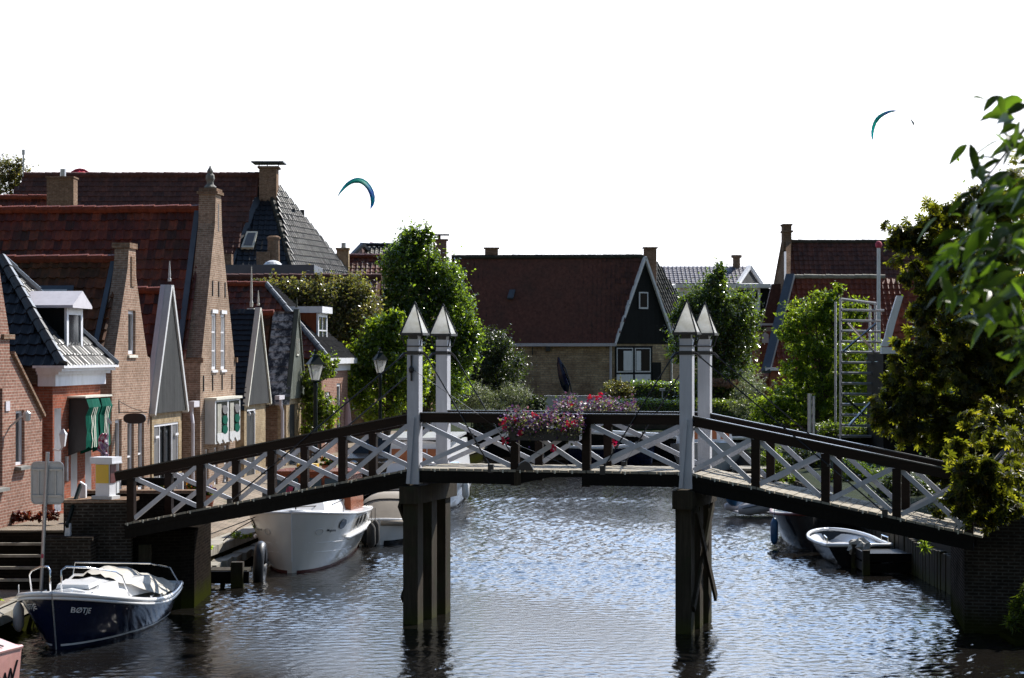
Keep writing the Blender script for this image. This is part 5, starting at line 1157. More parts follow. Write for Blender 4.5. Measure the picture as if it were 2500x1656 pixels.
part("hull", h.skin(MB(), n=34), M['blackhull'], b, smooth=True); rl = MB(); h.rail(rl, .04, .0, .01); part("rub_rail", rl, M['redhull'], b, smooth=True); part("deck", h.deck(MB(), .0), M['gel'], b)
cb = MB(); house_on(cb, 1.2, 4.0, .5, .75, .75, 1.25, .08, .35, .05); cc_ = part("cabin", cb, M['gel'], b)
for x0 in (-.38,.04): part("cabin_window", MB().hexa([(x0,1.28,.93),(x0+.34,1.28,.93),(x0+.34,1.4,.93),(x0,1.4,.93)],[(x0,1.47,1.18),(x0+.34,1.47,1.18),(x0+.34,1.6,1.18),(x0,1.6,1.18)]), M['blue'], cc_)
fender(b, (-.98,.7,.42), M['blue'], .10, .62)
b = thing("rowing_dinghy", "small white lined dinghy with its outboard wrapped in a crumpled pale cover", "boat", (8.25, 50.6, 0), math.pi + R(4))
h = Hull(3.4, 1.62, .62, .5, .52, .25, .5, .95, .2, .2, .5); off_ = Vector((0,-3.4,0))
hb = MB(); h.skin(hb, n=24); hb.v = [(p[0],p[1]-3.4,p[2]) for p in hb.v]; part("hull", hb, M['blackhull'], b, smooth=True)
rl = MB(); h.rail(rl, .045, .0, .0); rl.v = [(p[0],p[1]-3.4,p[2]) for p in rl.v]; part("gunwale", rl, M['gel'], b, smooth=True)
dk = MB(); h.deck(dk, -.06, camber=-.22, inset=.02); dk.v = [(p[0],p[1]-3.4,p[2]) for p in dk.v]; part("interior", dk, M['gel'], b)
part("thwart", MB().box(-.68,.68,-1.7,-1.45,.34,.38), M['gel'], b); part("grab_line", MB().tube([(-.7,-.1,.55),(-.5,-.6,.4),(-.55,-1.3,.42)], .014, 5).tube([(.7,-.1,.55),(.45,-.5,.4),(.4,-1.1,.42)], .014, 5), M['rope'], b)
part("outboard_cover", MB().blob((.05,.12,.46), (.26,.2,.24), 14, 9, .22, random.Random(6)), M['tarp'], b); part("outboard_leg", MB().box(-.06,.14,.1,.25,-.4,.25), M['blackplastic'], b)
part("grab_rail", MB().tube([(-.74,-.2,.55),(-.74,-.2,.68),(-.70,-.7,.70),(-.70,-.7,.57)], .014, 5).tube([(.74,-.2,.55),(.74,-.2,.68),(.70,-.7,.70),(.70,-.7,.57)], .014, 5), M['chrome'], b)
# ---- white cruiser on the far right bank, dark barge at the end
b = boat("white_motor_yacht", "white motor yacht with orange brown curtains seen through the right ramp's braces", 8.3, 87, 0)
h = Hull(8, 2.9, 1.45, 1.2, 1.0, .5, .32, .85, .2, .2, .36)
part("hull", h.skin(MB(), n=28), M['ivory'], b, smooth=True); part("boot_stripe", h.band(MB(), -.05, .3), M['blackhull'], b, smooth=True); part("deck", h.deck(MB(), .0), M['gel'], b)
cb = MB(); house_on(cb, 2.0, 6.0, .95, 1.15, 1.15, 2.05, .1, .4, .08); cc_ = part("cabin", cb, M['gel'], b)
for x0 in (-.8,-.1,.42): part("cabin_window", MB().hexa([(x0,2.14,1.5),(x0+.36,2.14,1.5),(x0+.36,2.3,1.5),(x0,2.3,1.5)],[(x0,2.31,1.9),(x0+.36,2.31,1.9),(x0+.36,2.5,1.9),(x0,2.5,1.9)]), M['orange'], cc_)
part("mast", MB().tube([(-.1,2.8,2.1),(-.1,2.8,2.9)], .04, 6), M['mahog'], b)
b = thing("dark_barge", "long black barge with white gunwale lying across the end of the canal", "boat", (2.6, 101.5, 0), -math.pi/2 + R(4))
h = Hull(11.5, 2.6, 1.45, 1.05, 1.2, .4, .2, .8, .3, .2, .3)
part("hull", h.skin(MB(), n=30), M['blackhull'], b, smooth=True); rl = MB(); h.rail(rl, .09, .0, .0); part("gunwale", rl, M['gel'], b); part("deck", h.deck(MB(), -.03), M['canvas'], b)
cb = MB(); house_on(cb, 5.5, 9.5, .7, .8, 1.05, 1.5, .1, .2, .06); part("cabin", cb, M['boardblack'], b)
b = thing("open_rowboat", "grey open rowboat with white rim in front of the hedge, right of the barge", "boat", (xat(1600,98), 98, 0), math.pi/2)
h = Hull(4, 1.5, .95, .75, .8, .2, .4, .6, .2, .2, .4)
part("hull", h.skin(MB(), n=20), M['navy'], b, smooth=True); rl = MB(); h.rail(rl, .06, .0, .0); part("gunwale", rl, M['gel'], b); part("interior", h.deck(MB(), -.1), M['canvas'], b)
# ---- wooden landing stages
j = thing("mooring_box", "square dark timber landing stage below the right ramp", "jetty", (xat(2190,49), 49, 0))
x0, x1 = xat(2117,49), xat(2262,49); mb = MB()
for z in (.04, .28): mb.box(x0,x1,48.9,48.97,z,z+.2)
for z in (.04, .28): mb.box(x0-.06,x0,48.95,50.4,z,z+.2)
part("plank_side", mb, M['tar'], j, False); part("landing_deck", MB().box(x0+.0,x1,48.98,50.5,.40,.44), M['tar'], j, False)
for x, y in ((x0-.05,48.85),(x1-.1,48.85),(x0-.05,50.4)): part("corner_post", MB().box(x-.08,x+.08,y-.08,y+.08,-1.2,.56), M['pile'], j, False)
j = thing("mooring_stage", "low mossy timber mooring stage between abutment and white cruiser", "jetty", (-6.2, 47, 0))
part("stage_deck", MB().box(-6.95,-5.75,46.3,47.0,.30,.36), M['pile'], j, False); part("stage_beam", MB().box(-6.95,-5.7,46.22,46.29,.08,.34), M['tar'], j, False)
for x in (-5.95,): part("corner_post", MB().box(x-.13,x+.13,46.1,46.36,-1.2,.55), M['pile'], j, False)
for x in (-6.8,-6.6,-6.3): part("stage_pile", MB().box(x-.05,x+.05,46.4,46.5,-1.2,.30), M['pile'], j, False)
part("tyre_fender", MB().tube([(-5.62+.02*math.sin(a),47.6+.33*math.cos(a),.35+.42*math.sin(a)) for a in [2*math.pi*i/16 for i in range(17)]], .12, 8), M['blackplastic'], j, False, smooth=True)
j = thing("plank_landing", "old grey plank landing on the right bank beyond the ramp", "jetty", (8.6, 75, 0))
for k in range(3): part("plank_deck", MB().box(8.0,9.9,72+k*2.2,73.9+k*2.2,.55+.16*k,.63+.16*k), M['deck'], j, False)
for k in range(3): part("landing_post", MB().box(8.0,8.15,72+k*2.2,72.15+k*2.2,-1,.95), M['pile'], j, False)
# ================================================================== street furniture and small things
def street_lamp(label, x, y, z0, ztop):
    o = thing("street_lamp", label, "street lamp", (x, y, 0), R(20), "lantern street lamps along the quay")
    zl = ztop - 1.02
    part("pole", MB().lathe([(.14,0),(.14,.5),(.10,.56),(.10,.9),(.075,1.0),(.06,zl-z0-.3),(.075,zl-z0-.28),(.075,zl-z0-.1),(.05,zl-z0)], (0,0,z0), 14), M['lampgreen'], o, smooth=True)
    g = part("lantern_glass", MB().add([(-.10,-.10,zl+.04),(.10,-.10,zl+.04),(.10,.10,zl+.04),(-.10,.10,zl+.04),(-.21,-.21,zl+.52),(.21,-.21,zl+.52),(.21,.21,zl+.52),(-.21,.21,zl+.52)],
        [(0,1,5,4),(1,2,6,5),(2,3,7,6),(3,0,4,7)]), M['lampglass'], o)
    fr = MB()
    for a, b_ in ((-1,-1),(1,-1),(1,1),(-1,1)): fr.tube([(a*.10,b_*.10,zl+.02),(a*.215,b_*.215,zl+.53)], .013, 5)
    fr.lathe([(.16,-.02),(.16,.03)], (0,0,zl), 4, math.pi/4); part("lantern_frame", fr, M['lampgreen'], o)
    part("lantern_roof", MB().lathe([(.36,0),(.33,.03),(.13,.24),(.12,.30),(.06,.33),(.05,.38),(.075,.42),(.03,.47),(.01,.52)], (0,0,zl+.53), 4, math.pi/4), M['lampgreen'], o)
    part("lamp_bulb", MB().blob((0,0,zl+.22), (.045,.045,.07), 10, 6).box(-.02,.02,-.02,.02,zl+.03,zl+.15), M['gel'], o, smooth=True)
t = NT("lantern glass"); tr = t.n("ShaderNodeBsdfTransparent"); tr.inputs[0].default_value = (.9,.9,.88,1); mx = t.n("ShaderNodeMixShader"); mx.inputs[0].default_value = .55
df = t.n("ShaderNodeBsdfTranslucent"); df.inputs[0].default_value = (.75,.75,.72,1); mx2 = t.n("ShaderNodeMixShader"); mx2.inputs[0].default_value = .5
t.done((.6,.6,.58), .2); t.l(t.b.outputs[0], mx2.inputs[1]); t.l(df.outputs[0], mx2.inputs[2]); t.l(mx2.outputs[0], mx.inputs[1]); t.l(tr.outputs[0], mx.inputs[2]); t.l(mx.outputs[0], t.out.inputs[0]); M['lampglass'] = t.m
street_lamp("green street lamp standing nearer, before the hipped house's cornice", xat(770,67), 67, .7, zat(852,67))
street_lamp("green street lamp standing farther along the quay before the trees", xat(928,82), 82, .7, zat(848,82))
# traffic sign seen from behind
sg = thing("traffic_sign", "back of a framed white traffic sign on a grey pole beside the steps", "sign", (xat(105,41), 41, 0))
Y = 41.0; mm = lambda u: xat(u, Y); zv = lambda v: zat(v, Y)
rc = .09; bx0, bx1, bz0, bz1 = mm(76), mm(154), zv(1230), zv(1129)
cs = []
for cx, cz, a0 in ((bx1-rc,bz1-rc,0),(bx0+rc,bz1-rc,90),(bx0+rc,bz0+rc,180),(bx1-rc,bz0+rc,270)):
    cs += [(cx+rc*math.cos(R(a0+15*k)), Y+.03, cz+rc*math.sin(R(a0+15*k))) for k in range(7)]
part("sign_plate", MB().prism(cs, (0,.015,0)), M['greywhite'], sg, False); part("plate_rim", MB().tube(cs+[cs[0]], .016, 6), M['steel'], sg, False)
part("mounting_rail", MB().box(bx0+.02,bx1-.02,Y-.01,Y+.028,zv(1149),zv(1145)).box(bx0+.02,bx1-.02,Y-.01,Y+.028,zv(1213),zv(1209)), M['steel'], sg, False)
for u in (92, 134): part("stiffener", MB().box(mm(u),mm(u+3),Y+.0,Y+.029,zv(1209),zv(1149)), M['steel'], sg, False)
part("pole", MB().tube([(mm(101),Y-.03,.45),(mm(117),Y-.03,zv(1104))], .037, 10), M['steel'], sg, False); part("route_sticker", MB().box(mm(104)-.01,mm(108)+.0,Y-.075,Y-.068,zv(1362),zv(1352)), M['crimson'], sg, False)
# beacon box with yellow panel on the abutment pillar
bc = thing("canal_beacon", "square white beacon with a yellow panel and flat cap on the left bridge pillar", "beacon", (xat(258,41.95), 41.95, 0), BA)
part("base", MB().box(-.22,.22,-.18,.18,2.206,2.27), M['greywhite'], bc); part("body", MB().box(-.15,.15,-.14,.14,2.27,2.9), M['white'], bc)
part("yellow_panel", MB().box(-.138,.138,-.155,-.142,2.52,2.885), M['yellow'], bc); part("red_panel", MB().box(.152,.165,-.12,.12,2.52,2.885), M['redhull'], bc)
part("cap", MB().box(-.25,.25,-.22,.22,2.902,2.93).box(-.24,.24,-.21,.21,2.93,3.03), M['white'], bc)
fg = thing("rolled_flag", "crumpled pink and white flag hanging from a short staff above the beacon", "flag", (xat(262,44), 44, 0))
part("staff", MB().tube([(xat(264,44),44,2.6),(xat(263,44),44,3.75)], .014, 6).tube([(xat(263,44),44,3.72),(xat(268,44),44.1,3.62)],.03,6), M['greywhite'], fg, False)
rr_ = random.Random(12); rows = []
for i in range(11):
    t_ = i/10; wd = (.07 + .08*math.sin(t_*math.pi)); rows.append([(xat(263,44) - wd*(j/5)*1.5 + .02*math.sin(i*1.7), 44 + .07*math.sin(j*2.2+i), 3.42-.56*t_ + .06*(j/5)*math.sin(i)) for j in range(6)])
t = NT("pink white flag cloth"); t.done(t.ramp(t.noise(5, detail=2), [(.44, (.42,.05,.12)), (.5, (.75,.72,.74)), (.58, (.3,.16,.3))]), .8); part("flag_cloth", MB().grid(rows), t.m, fg, False)
# stair hand rails
for lb, u0_, v0_, u1_, v1_, Yp in (("short white stair post at the top of the quay steps with a sloping dark handrail", 198, 1178, 206, 1226, 42.2),):
    o = thing("stair_handrail", lb, "handrail", (xat(190,Yp), Yp, 0))
    part("post", MB().prism([P(194,1226,Yp),P(209,1226,Yp),P(209,1185,Yp),P(195,1176,Yp)], (0,.12,0)), M['white'], o, False)
    part("post", MB().prism([P(157,1317,41.3),P(171,1317,41.3),P(171,1280,41.3),P(160,1273,41.3)], (0,.12,0)), M['white'], o, False)
    part("rail", MB().beam(P(196,1185,42.1), P(163,1285,41.25), .05, .09), M['lampgreen'], o, False)
# low fence before the houses
o = thing("plank_fence", "low fence of dark planks between white posts behind the left ramp", "fence", (xat(360,46), 46, 0))
part("rail", MB().box(xat(283,46),xat(445,46),46,46.06,zat(1186,46),zat(1167,46)), M['tar'], o, False)
for u in (289, 441): part("post", MB().box(xat(u-7,46),xat(u+7,46),45.9,45.99,1.9,zat(1155,46)), M['white'], o, False)
o = thing("white_meter_box", "small white meter box beside the beacon", "utility box", (xat(278,44.5), 44.5, 0))
part("box", MB().box(xat(271,44.5),xat(287,44.5),44.4,44.7,2.15,zat(1175,44.5)), M['greywhite'], o, False); part("lid", MB().box(xat(269,44.5),xat(289,44.5),44.35,44.75,zat(1175,44.5)+.002,zat(1172,44.5)), M['cream'], o, False); part("post", MB().box(xat(277,44.5),xat(281,44.5),44.5,44.6,1.5,2.15), M['greywhite'], o, False)
# folded parasols
for lb, u, Y, v0_, v1_ in (("folded pale pink parasol standing in the garden beyond the nearer lamp", 848, 86, 972, 1050), ("folded rosy parasol in front of the hipped house", 782, 79, 962, 1010)):
    o = thing("folded_parasol", lb, "parasol", (xat(u,Y), Y, 0), 0, "folded parasols"); z1_, z0_ = zat(v0_,Y), zat(v1_,Y)
    part("cloth", MB().lathe([(.03,z1_),(.06,z1_-.1),(.13,z1_-.5),(.17,z0_+.3),(.20,z0_+.1),(.12,z0_)], (0,0,0), 9), M['pinkcloth'], o); part("pole", MB().tube([(0,0,.8),(0,0,z0_)], .03, 6), M['iron'], o)
o = thing("closed_parasol", "closed dark blue parasol with a curved arm against the barn house wall", "parasol", (xat(1382,134), 134, 0)); Y = 134
part("cloth", MB().tube([P(1363,872,Y),P(1366,890,Y),P(1372,915,Y),P(1380,940,Y),P(1384,958,Y)], [.05,.17,.25,.28,.12], 8), M['navy'], o, False); part("arm", MB().tube([P(1364,875,Y),P(1380,900,Y),P(1390,930,Y),P(1396,958,Y)], .05, 6), M['iron'], o, False)
# scaffold tower
o = thing("scaffold_tower", "aluminium scaffold tower with rungs and diagonal braces in the right garden", "scaffold", (xat(2105,83), 83, 0)); Y = 83; Yb = 84.3
for u, v0_, y in ((2052,727,Y),(2137,745,Yb),(2137,745,Y+.02)): part("upright", MB().tube([(xat(u,Y),y,1.0),(xat(u,Y),y,zat(v0_,Y))], .05, 8), M['steel'], o, False)
part("upright", MB().tube([(xat(2052,Y),Yb,1.0),(xat(2052,Y),Yb,zat(735,Y))], .045, 8), M['steel'], o, False)
for i in range(14):
    v = 757 + 25.6*i; part("rung", MB().tube([(xat(2055,Y),Y-.03,zat(v,Y)),(xat(2158 if i in (0,4,6,7) else 2150,Y),Y-.03,zat(v+1.5,Y))], .055, 6), M['steel'], o, False)
part("rung", MB().tube([P(2056,731,Y),P(2139,741,Y)], .06, 6), M['steel'], o, False)
for a, b_ in (((2139,790),(2058,858)),((2070,788),(2135,860)),((2138,968),(2072,1040)),((2056,965),(2108,1012))): part("diagonal_brace", MB().tube([P(*a,Y-.1),P(*b_,Y-.1)], .05, 6), M['chrome'], o, False)
part("platform", MB().box(xat(2053,Y),xat(2160,Y),Y,Yb,zat(1068,Y)-.02,zat(1064,Y)), M['steel'], o, False)
o = thing("flagpole", "tall white flagpole with a red knob rising beside the scaffold", "flagpole", (xat(2145,98), 98, 0))
part("pole", MB().tube([(0,0,1),(0,0,zat(604,98))], [.10,.085], 10), M['white'], o); part("knob", MB().blob((0,0,zat(598,98)), (.16,.16,.18), 10, 8), M['crimson'], o, smooth=True)
o = thing("mooring_pole", "slim grey steel pole standing on the right bank behind the ramp", "pole", (xat(1980,80), 80, 0))
part("pole", MB().tube([(-.06,0,.3),(-.06,0,zat(962,80))], .075, 8).tube([(.1,0,.3),(.1,0,zat(968,80))], .05, 8), M['steel'], o)
o = thing("garden_wall", "low grey garden wall between silver bushes and trimmed hedge", "wall", (xat(1385,112), 112, 0))
part("wall_face", MB().box(xat(1330,112),xat(1480,112),112,112.2,1.2,zat(969,112)), M['greywhite'], o, False); part("coping", MB().box(xat(1329,112),xat(1481,112),111.95,112.25,zat(969,112)+.002,zat(966,112)), M['greywhite'], o, False)
o = thing("letter_box", "pale letter box on a thin post before the back hedge", "letter box", (xat(1617,116), 116, 0))
part("box", MB().box(xat(1611,116),xat(1624,116),116,116.3,zat(955,116),zat(949,116)), M['lilac'], o, False); part("post", MB().box(xat(1616,116),xat(1619,116),116.05,116.15,1.3,zat(955,116)), M['lilac'], o, False)
o = thing("tv_antenna", "thin grey aerial mast above the tree at the upper left", "aerial", (xat(57,118), 118, 0))
part("mast", MB().tube([(0,0,6),(0,0,zat(378,118))], .05, 6).tube([(0,0,zat(378,118)),(0,0,zat(366,118))], .09, 6), M['steel'], o)
# dark parked car on the quay
o = thing("parked_car", "dark parked car on the quay behind the canopy sloop", "car", (-4.9, 74, .62), R(-5))
part("body", MB().prism([(-.85,0,.3),(-.85,4,.3),(-.85,4.05,.8),(-.85,3.5,.95),(-.85,.9,.95),(-.85,0,.82)], (1.7,0,0)), M['blackhull'], o)
part("cabin", MB().hexa([(-.8,.9,.952),(.8,.9,.952),(.8,3.5,.952),(-.8,3.5,.952)], [(-.62,1.3,1.45),(.62,1.3,1.45),(.62,3.1,1.45),(-.62,3.1,1.45)]), M['glass'], o)
for x in (-.8,.8):
    for y in (.75,3.2): part("wheel", MB().tube([(x-.1,y,.31),(x+.1,y,.31)], .31, 16), M['blackplastic'], o)
for x in (-.6,.6): part("headlight", MB().blob((x,-.01,.66), (.16,.05,.09), 10, 6), M['chrome'], o, smooth=True)
# ================================================================== kites
def kite(label, outer, inner, Y, chord, mat, name="kite"):
    o = thing(name, label, "kite", tuple(P(*outer[len(outer)//2], Y)), 0, "kites in the sky")
    W = WM[o].inverted(); rows = []; n = len(outer)
    for i in range(n):
        s_ = math.sin(math.pi*i/(n-1)); a = P(*outer[i], Y); b_ = P(*inner[i], Y - chord*s_); m_ = P((outer[i][0]*.6+inner[i][0]*.4), (outer[i][1]*.6+inner[i][1]*.4), Y - chord*.4*s_ - .12*s_)
        rows.append([W @ a, W @ m_, W @ b_])
    mb = MB().grid(rows); me = bpy.data.meshes.new("canopy"); me.from_pydata(mb.v, [], mb.f); me.update(); l = me.uv_layers.new(name="UVMap")
    for p in me.polygons:
        for li in p.loop_indices: l.data[li].uv = ((me.loops[li].vertex_index//3)/(n-1), (me.loops[li].vertex_index % 3)/2)
    me.materials.append(mat); me.polygons.foreach_set("use_smooth", [True]*len(me.polygons)); c = link("canopy", me, o, True)
    md = c.modifiers.new("thickness", 'SOLIDIFY'); md.thickness = .02
    part("leading_edge", MB().tube([r[0] for r in rows], [.02+.07*math.sin(math.pi*i/(n-1)) for i in range(n)], 8), mat, o, smooth=True); return o
kite("teal and blue kite arching over the village roofs, the largest in the sky", [(824,481),(829,470),(838,457),(846,448),(856,441),(866,437),(875,436),(885,438),(896,445),(905,456),(911,468),(914,480),(914,492),(911,502),(904,511)],
     [(824,481),(832,471),(842,461),(850,454),(859,449),(867,447),(875,447),(882,449),(889,454),(896,462),(901,472),(904,482),(905,492),(905,502),(904,511)], 230, 1.1, M['teal'])
kite("slender teal kite seen edge on, high at the right", [(2131,344),(2128,334),(2128,322),(2130,310),(2134,299),(2139,290),(2146,283),(2154,278),(2163,274),(2172,271),(2182,270),(2192,271)],
     [(2131,344),(2132,334),(2133,323),(2136,311),(2140,301),(2146,293),(2152,287),(2159,282),(2167,278),(2174,275),(2183,273),(2192,271)], 220, .8, M['teal'])
kite("tiny grey white kite right of the slender teal one", [(2222,288),(2226,294),(2230,299),(2233,303)], [(2222,288),(2225,297),(2228,303),(2230,307)], 300, .3, M['greywhite'])
kite("crimson kite dome half hidden behind the great barn's ridge", [(164,440),(168,428),(175,420),(184,415),(195,413),(206,415),(215,420),(221,428),(224,440)], [(164,440),(172,438),(180,437),(188,436),(195,436),(202,436),(210,437),(217,438),(224,440)], 240, 1.0, M['redkite'])
kite("faint pink kite speck above the pale gable", [(900,595),(904,593),(909,593),(916,596)], [(900,595),(904,596),(910,597),(916,596)], 320, .2, M['redkite'])
# ================================================================== plants
LM = {}
LM['poplar'] = leafmat("bright green leaves", [(.028,.075,.014),(.05,.12,.022),(.08,.16,.03)], .45, .2, 2.4, spec=.9, yc=(.40,.56,.03), ym=.72)
LM['light'] = leafmat("light green leaves", [(.05,.13,.014),(.085,.19,.024),(.12,.23,.035)], .5, .22, 2.4, spec=.8, yc=(.50,.62,.03), ym=.78)
LM['olive'] = leafmat("olive and rust leaves", [(.09,.125,.035),(.13,.155,.05),(.17,.15,.06),(.19,.12,.055)], .45, .25, 2.0, spec=.7, yc=(.34,.34,.05), ym=.5)
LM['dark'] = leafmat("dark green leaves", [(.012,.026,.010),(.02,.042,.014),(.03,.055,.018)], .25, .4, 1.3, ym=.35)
LM['mid'] = leafmat("mid green leaves", [(.022,.05,.014),(.036,.075,.02),(.05,.09,.024)], .4, .2, 1.9, spec=.9)
LM['silver'] = leafmat("silver green leaves", [(.16,.20,.13),(.21,.25,.17),(.27,.31,.22)], .35, .4, 1.4, ym=.15)
LM['walnut'] = leafmat("fresh yellow green leaves", [(.04,.12,.009),(.065,.17,.012),(.11,.22,.02)], .5, .36, 2.5, yc=(.50,.62,.025), ym=.78)
LM['chestnut'] = leafmat("chestnut leaves", [(.014,.028,.006),(.022,.042,.008),(.034,.056,.008),(.055,.055,.010),(.085,.035,.010)], .48, .42, 2.8, yc=(.40,.42,.018), ym=.65, spec=.35)
LM['near'] = leafmat("broad dark leaves", [(.012,.026,.009),(.015,.034,.009),(.019,.04,.009),(.055,.11,.012),(.10,.20,.02)], .36, .42, 1.6, yc=(.26,.42,.02), ym=.35, spec=.2)  # the two bright stops paint in leaves lit from behind
LM['ivy'] = leafmat("yellow green shrub leaves", [(.06,.10,.014),(.10,.15,.02),(.16,.16,.025)], .45, .4, 1.9)
LM['planter'] = leafmat("planter foliage", [(.03,.06,.02),(.10,.13,.05),(.25,.24,.15),(.30,.24,.22)], .35, .45, 1.4, ym=.2)
LM['redleaf'] = leafmat("dark red leaves", [(.10,.015,.015),(.16,.025,.02),(.09,.05,.015)], .35, .4, 1.4, ym=0)
LM['petal'] = leafmat("petals", [(.09,.035,.24),(.15,.06,.28),(.26,.09,.27),(.34,.14,.26)], .35, .6, 1.2, ym=0)
LM['hotpink'] = leafmat("hot pink petals", [(.50,.008,.12),(.58,.012,.09),(.55,.02,.03)], .35, .6, 1.2, ym=0)
LM['orangepetal'] = leafmat("orange petals", [(.65,.15,.02),(.70,.32,.03),(.55,.05,.06)], .35, .6, 1.2, ym=0)
LM['dryflower'] = leafmat("dry pinkish flower heads", [(.25,.16,.11),(.34,.22,.16),(.2,.12,.08)], .2, .8, 1.0, ym=0)
LM['bark'] = paint("bark", (.05,.04,.03), .9, .3, 6, .8, 14)
def leaves(centers, nrm, size, rg, aspect=.55, jitter=.7, fold=.25):
    """leaf diamonds at centers with normals nrm"""
    n = len(centers); nrm = nrm + rg.normal(0, jitter, (n,3)); nrm /= np.linalg.norm(nrm, axis=1, keepdims=True)+1e-9
    r = rg.normal(0, 1, (n,3)); a = r - (r*nrm).sum(1, keepdims=True)*nrm; a /= np.linalg.norm(a, axis=1, keepdims=True)+1e-9; b = np.cross(nrm, a)
    s = size*rg.uniform(.65, 1.3, (n,1)); w = s*aspect
    v = np.stack([centers-a*s*.5, centers+b*w*.5-nrm*fold*w*.3, centers+a*s*.5-nrm*fold*s*.25, centers-b*w*.5-nrm*fold*w*.3], 1).reshape(-1,3)
    f = np.arange(4*n).reshape(-1,4); t = np.repeat(rg.random((n,1)), 4, 0); uv = np.concatenate([t, np.repeat(rg.random((n,1)), 4, 0)], 1); return v, f, uv
def cloud(ell, per, rg, clump=.30, shell=.55):
    """points in loose clumps and outward sprays near the surface of ellipsoids [(centre, radii, weight)]; returns points, normals, twig ends"""
    C = []; Nn = []; cl = []
    for c, r, w in ell:
        c = np.array(c); r = np.array(r); k = max(4, int(per*w/48)); d = rg.normal(0,1,(k,3)); d /= np.linalg.norm(d, axis=1, keepdims=True)
        rad = shell + (1-shell)*rg.random((k,1))**.7; cc = c + d*r*rad*rg.uniform(.72, 1.12, (k,1)); cl.append(cc)
        m = int(per*w*.66); pick = rg.integers(0, k, m); sg_ = (clump*min(r.mean(), 1.6)*rg.uniform(.22, .8, k))[pick][:,None]
        off = rg.normal(0,1,(m,3))*sg_*.62; off[:,2] *= .75
        C.append(cc[pick]+off); Nn.append(d[pick]*.4 + off/(np.linalg.norm(off, axis=1, keepdims=True)+1e-9)*.5 + np.array([0,0,.5]))
        # sprays: short twigs standing out of the crown
        k2 = max(3, int(per*w/22)); d2 = rg.normal(0,1,(k2,3)); d2 /= np.linalg.norm(d2, axis=1, keepdims=True); m2 = int(per*w*.34); p2 = rg.integers(0,k2,m2)
        ln = (rg.uniform(.2,.85,(k2,1))*rg.random((k2,1)))[p2]; dd = d2*.8 + np.array([0,0,.55]) + rg.normal(0,.25,(k2,3)); s0 = c + d2*r*rg.uniform(.62,1.0,(k2,1))
        C.append(s0[p2] + dd[p2]*r*ln*rg.random((m2,1)) + rg.normal(0,.05,(m2,3))*r.mean()); Nn.append(d2[p2]*.3 + np.array([0,0,.5]))
    return np.concatenate(C), np.concatenate(Nn), np.concatenate(cl)
def pe(u, v, Y, ru, rv, w=1.0, rd=None, dy=0):
    """ellipsoid from its extent in the picture at depth Y"""
    k = Y/F; return (tuple(P(u, v, Y+dy)), (ru*k, (rd or (ru+rv)/2*k), rv*k), w)
_ts = [100]
def tree(name, label, cat, base, ell, per, size, mat, trunk=.15, limbs=10, clump=.3, aspect=.6, shell=.4, group=None, flower=None):
    _ts[0] += 1; rg = np.random.default_rng(_ts[0]); base = Vector(base); o = thing(name, label, cat, tuple(base), 0, group)
    if size > .12 and per > 900: per, size = per*1.9, size*.66
    C, N_, cl = cloud(ell, per, rg, clump, shell); v, f, uv = leaves(C, N_, size, rg, aspect)
    link("crown" if trunk > .05 else "foliage", mesh_arrays("crown", v, f, mat, uv), o, False)
    if trunk:
        cen = Vector(np.mean([e[0] for e in ell], 0)); top = max(ell, key=lambda e: e[0][2]); tp = Vector(top[0]); mb = MB()
        mid = base.lerp(tp, .45) + Vector((rg.normal(0,.1), rg.normal(0,.1), 0)); hgt = (tp-base).length
        mb.tube([base+Vector((0,0,-.2)), base.lerp(mid,.5)+Vector((rg.normal(0,trunk*.4),0,0)), mid, tp], [trunk*1.25, trunk, trunk*.75, trunk*.15], 9)
        for q in cl[rg.choice(len(cl), min(limbs, len(cl)), replace=False)]:
            q = Vector(q); s_ = base.lerp(mid, rg.uniform(.5,1)) if rg.random() < .6 else mid.lerp(tp, rg.uniform(0,.6))
            if q.z < s_.z: s_ = base.lerp(mid, .35)
            m_ = s_.lerp(q, .5) + Vector((rg.normal(0,.1)*trunk*3, 0, abs(rg.normal(0,.2)))); mb.tube([s_, m_, q], [trunk*.38, trunk*.22, trunk*.05], 6)
        part("trunk", mb, LM['bark'], o, False)
    if flower:
        fm, fn, fs, side = flower; k = rg.choice(len(C), min(fn, len(C)), replace=False); c2 = C[k] + N_[k]/np.linalg.norm(N_[k],axis=1,keepdims=True)*fs*.6
        v, f, uv = leaves(c2, N_[k], fs, rg, .9); link("blossom", mesh_arrays("blossom", v, f, fm, uv), o, False)
    return o
def gnd(Y): return float(np.interp(Y, [106,112,124,150], [1.15,1.3,1.9,2.1]))
Y = 100
tree("poplar_tree", "tall bright green poplar-like tree behind the two left lantern posts", "tree", (xat(1040,Y),Y,1.0),
 [pe(1005,592,Y,30,42,.55),pe(1030,640,Y,38,60,.8),pe(975,650,Y,45,60,.9),pe(1000,720,Y,75,80,1.6),pe(1085,690,Y,48,55,.9),pe(1110,770,Y,48,75,1.1),pe(1010,820,Y,110,90,2),pe(1130,850,Y,48,50,.8),pe(1060,920,Y,95,85,1.6),pe(950,780,Y,55,80,1),pe(1150,820,Y,32,30,.35),pe(1045,575,Y,18,22,.2)], 3600, .21, LM['poplar'], .28, 26, .26)
Y = 88
tree("young_lime_tree", "smaller lime green tree in front of the poplar, left of the lantern posts", "tree", (xat(940,Y),Y,.8),
 [pe(965,785,Y,24,28,.5),pe(930,815,Y,40,40,1),pe(985,830,Y,35,45,.8),pe(900,870,Y,55,55,1.2),pe(960,900,Y,65,70,1.3),pe(870,930,Y,35,60,.8),pe(1010,920,Y,45,70,.9),pe(925,985,Y,75,50,.9)], 2300, .22, LM['light'], .16, 14, .26)
Y = 91
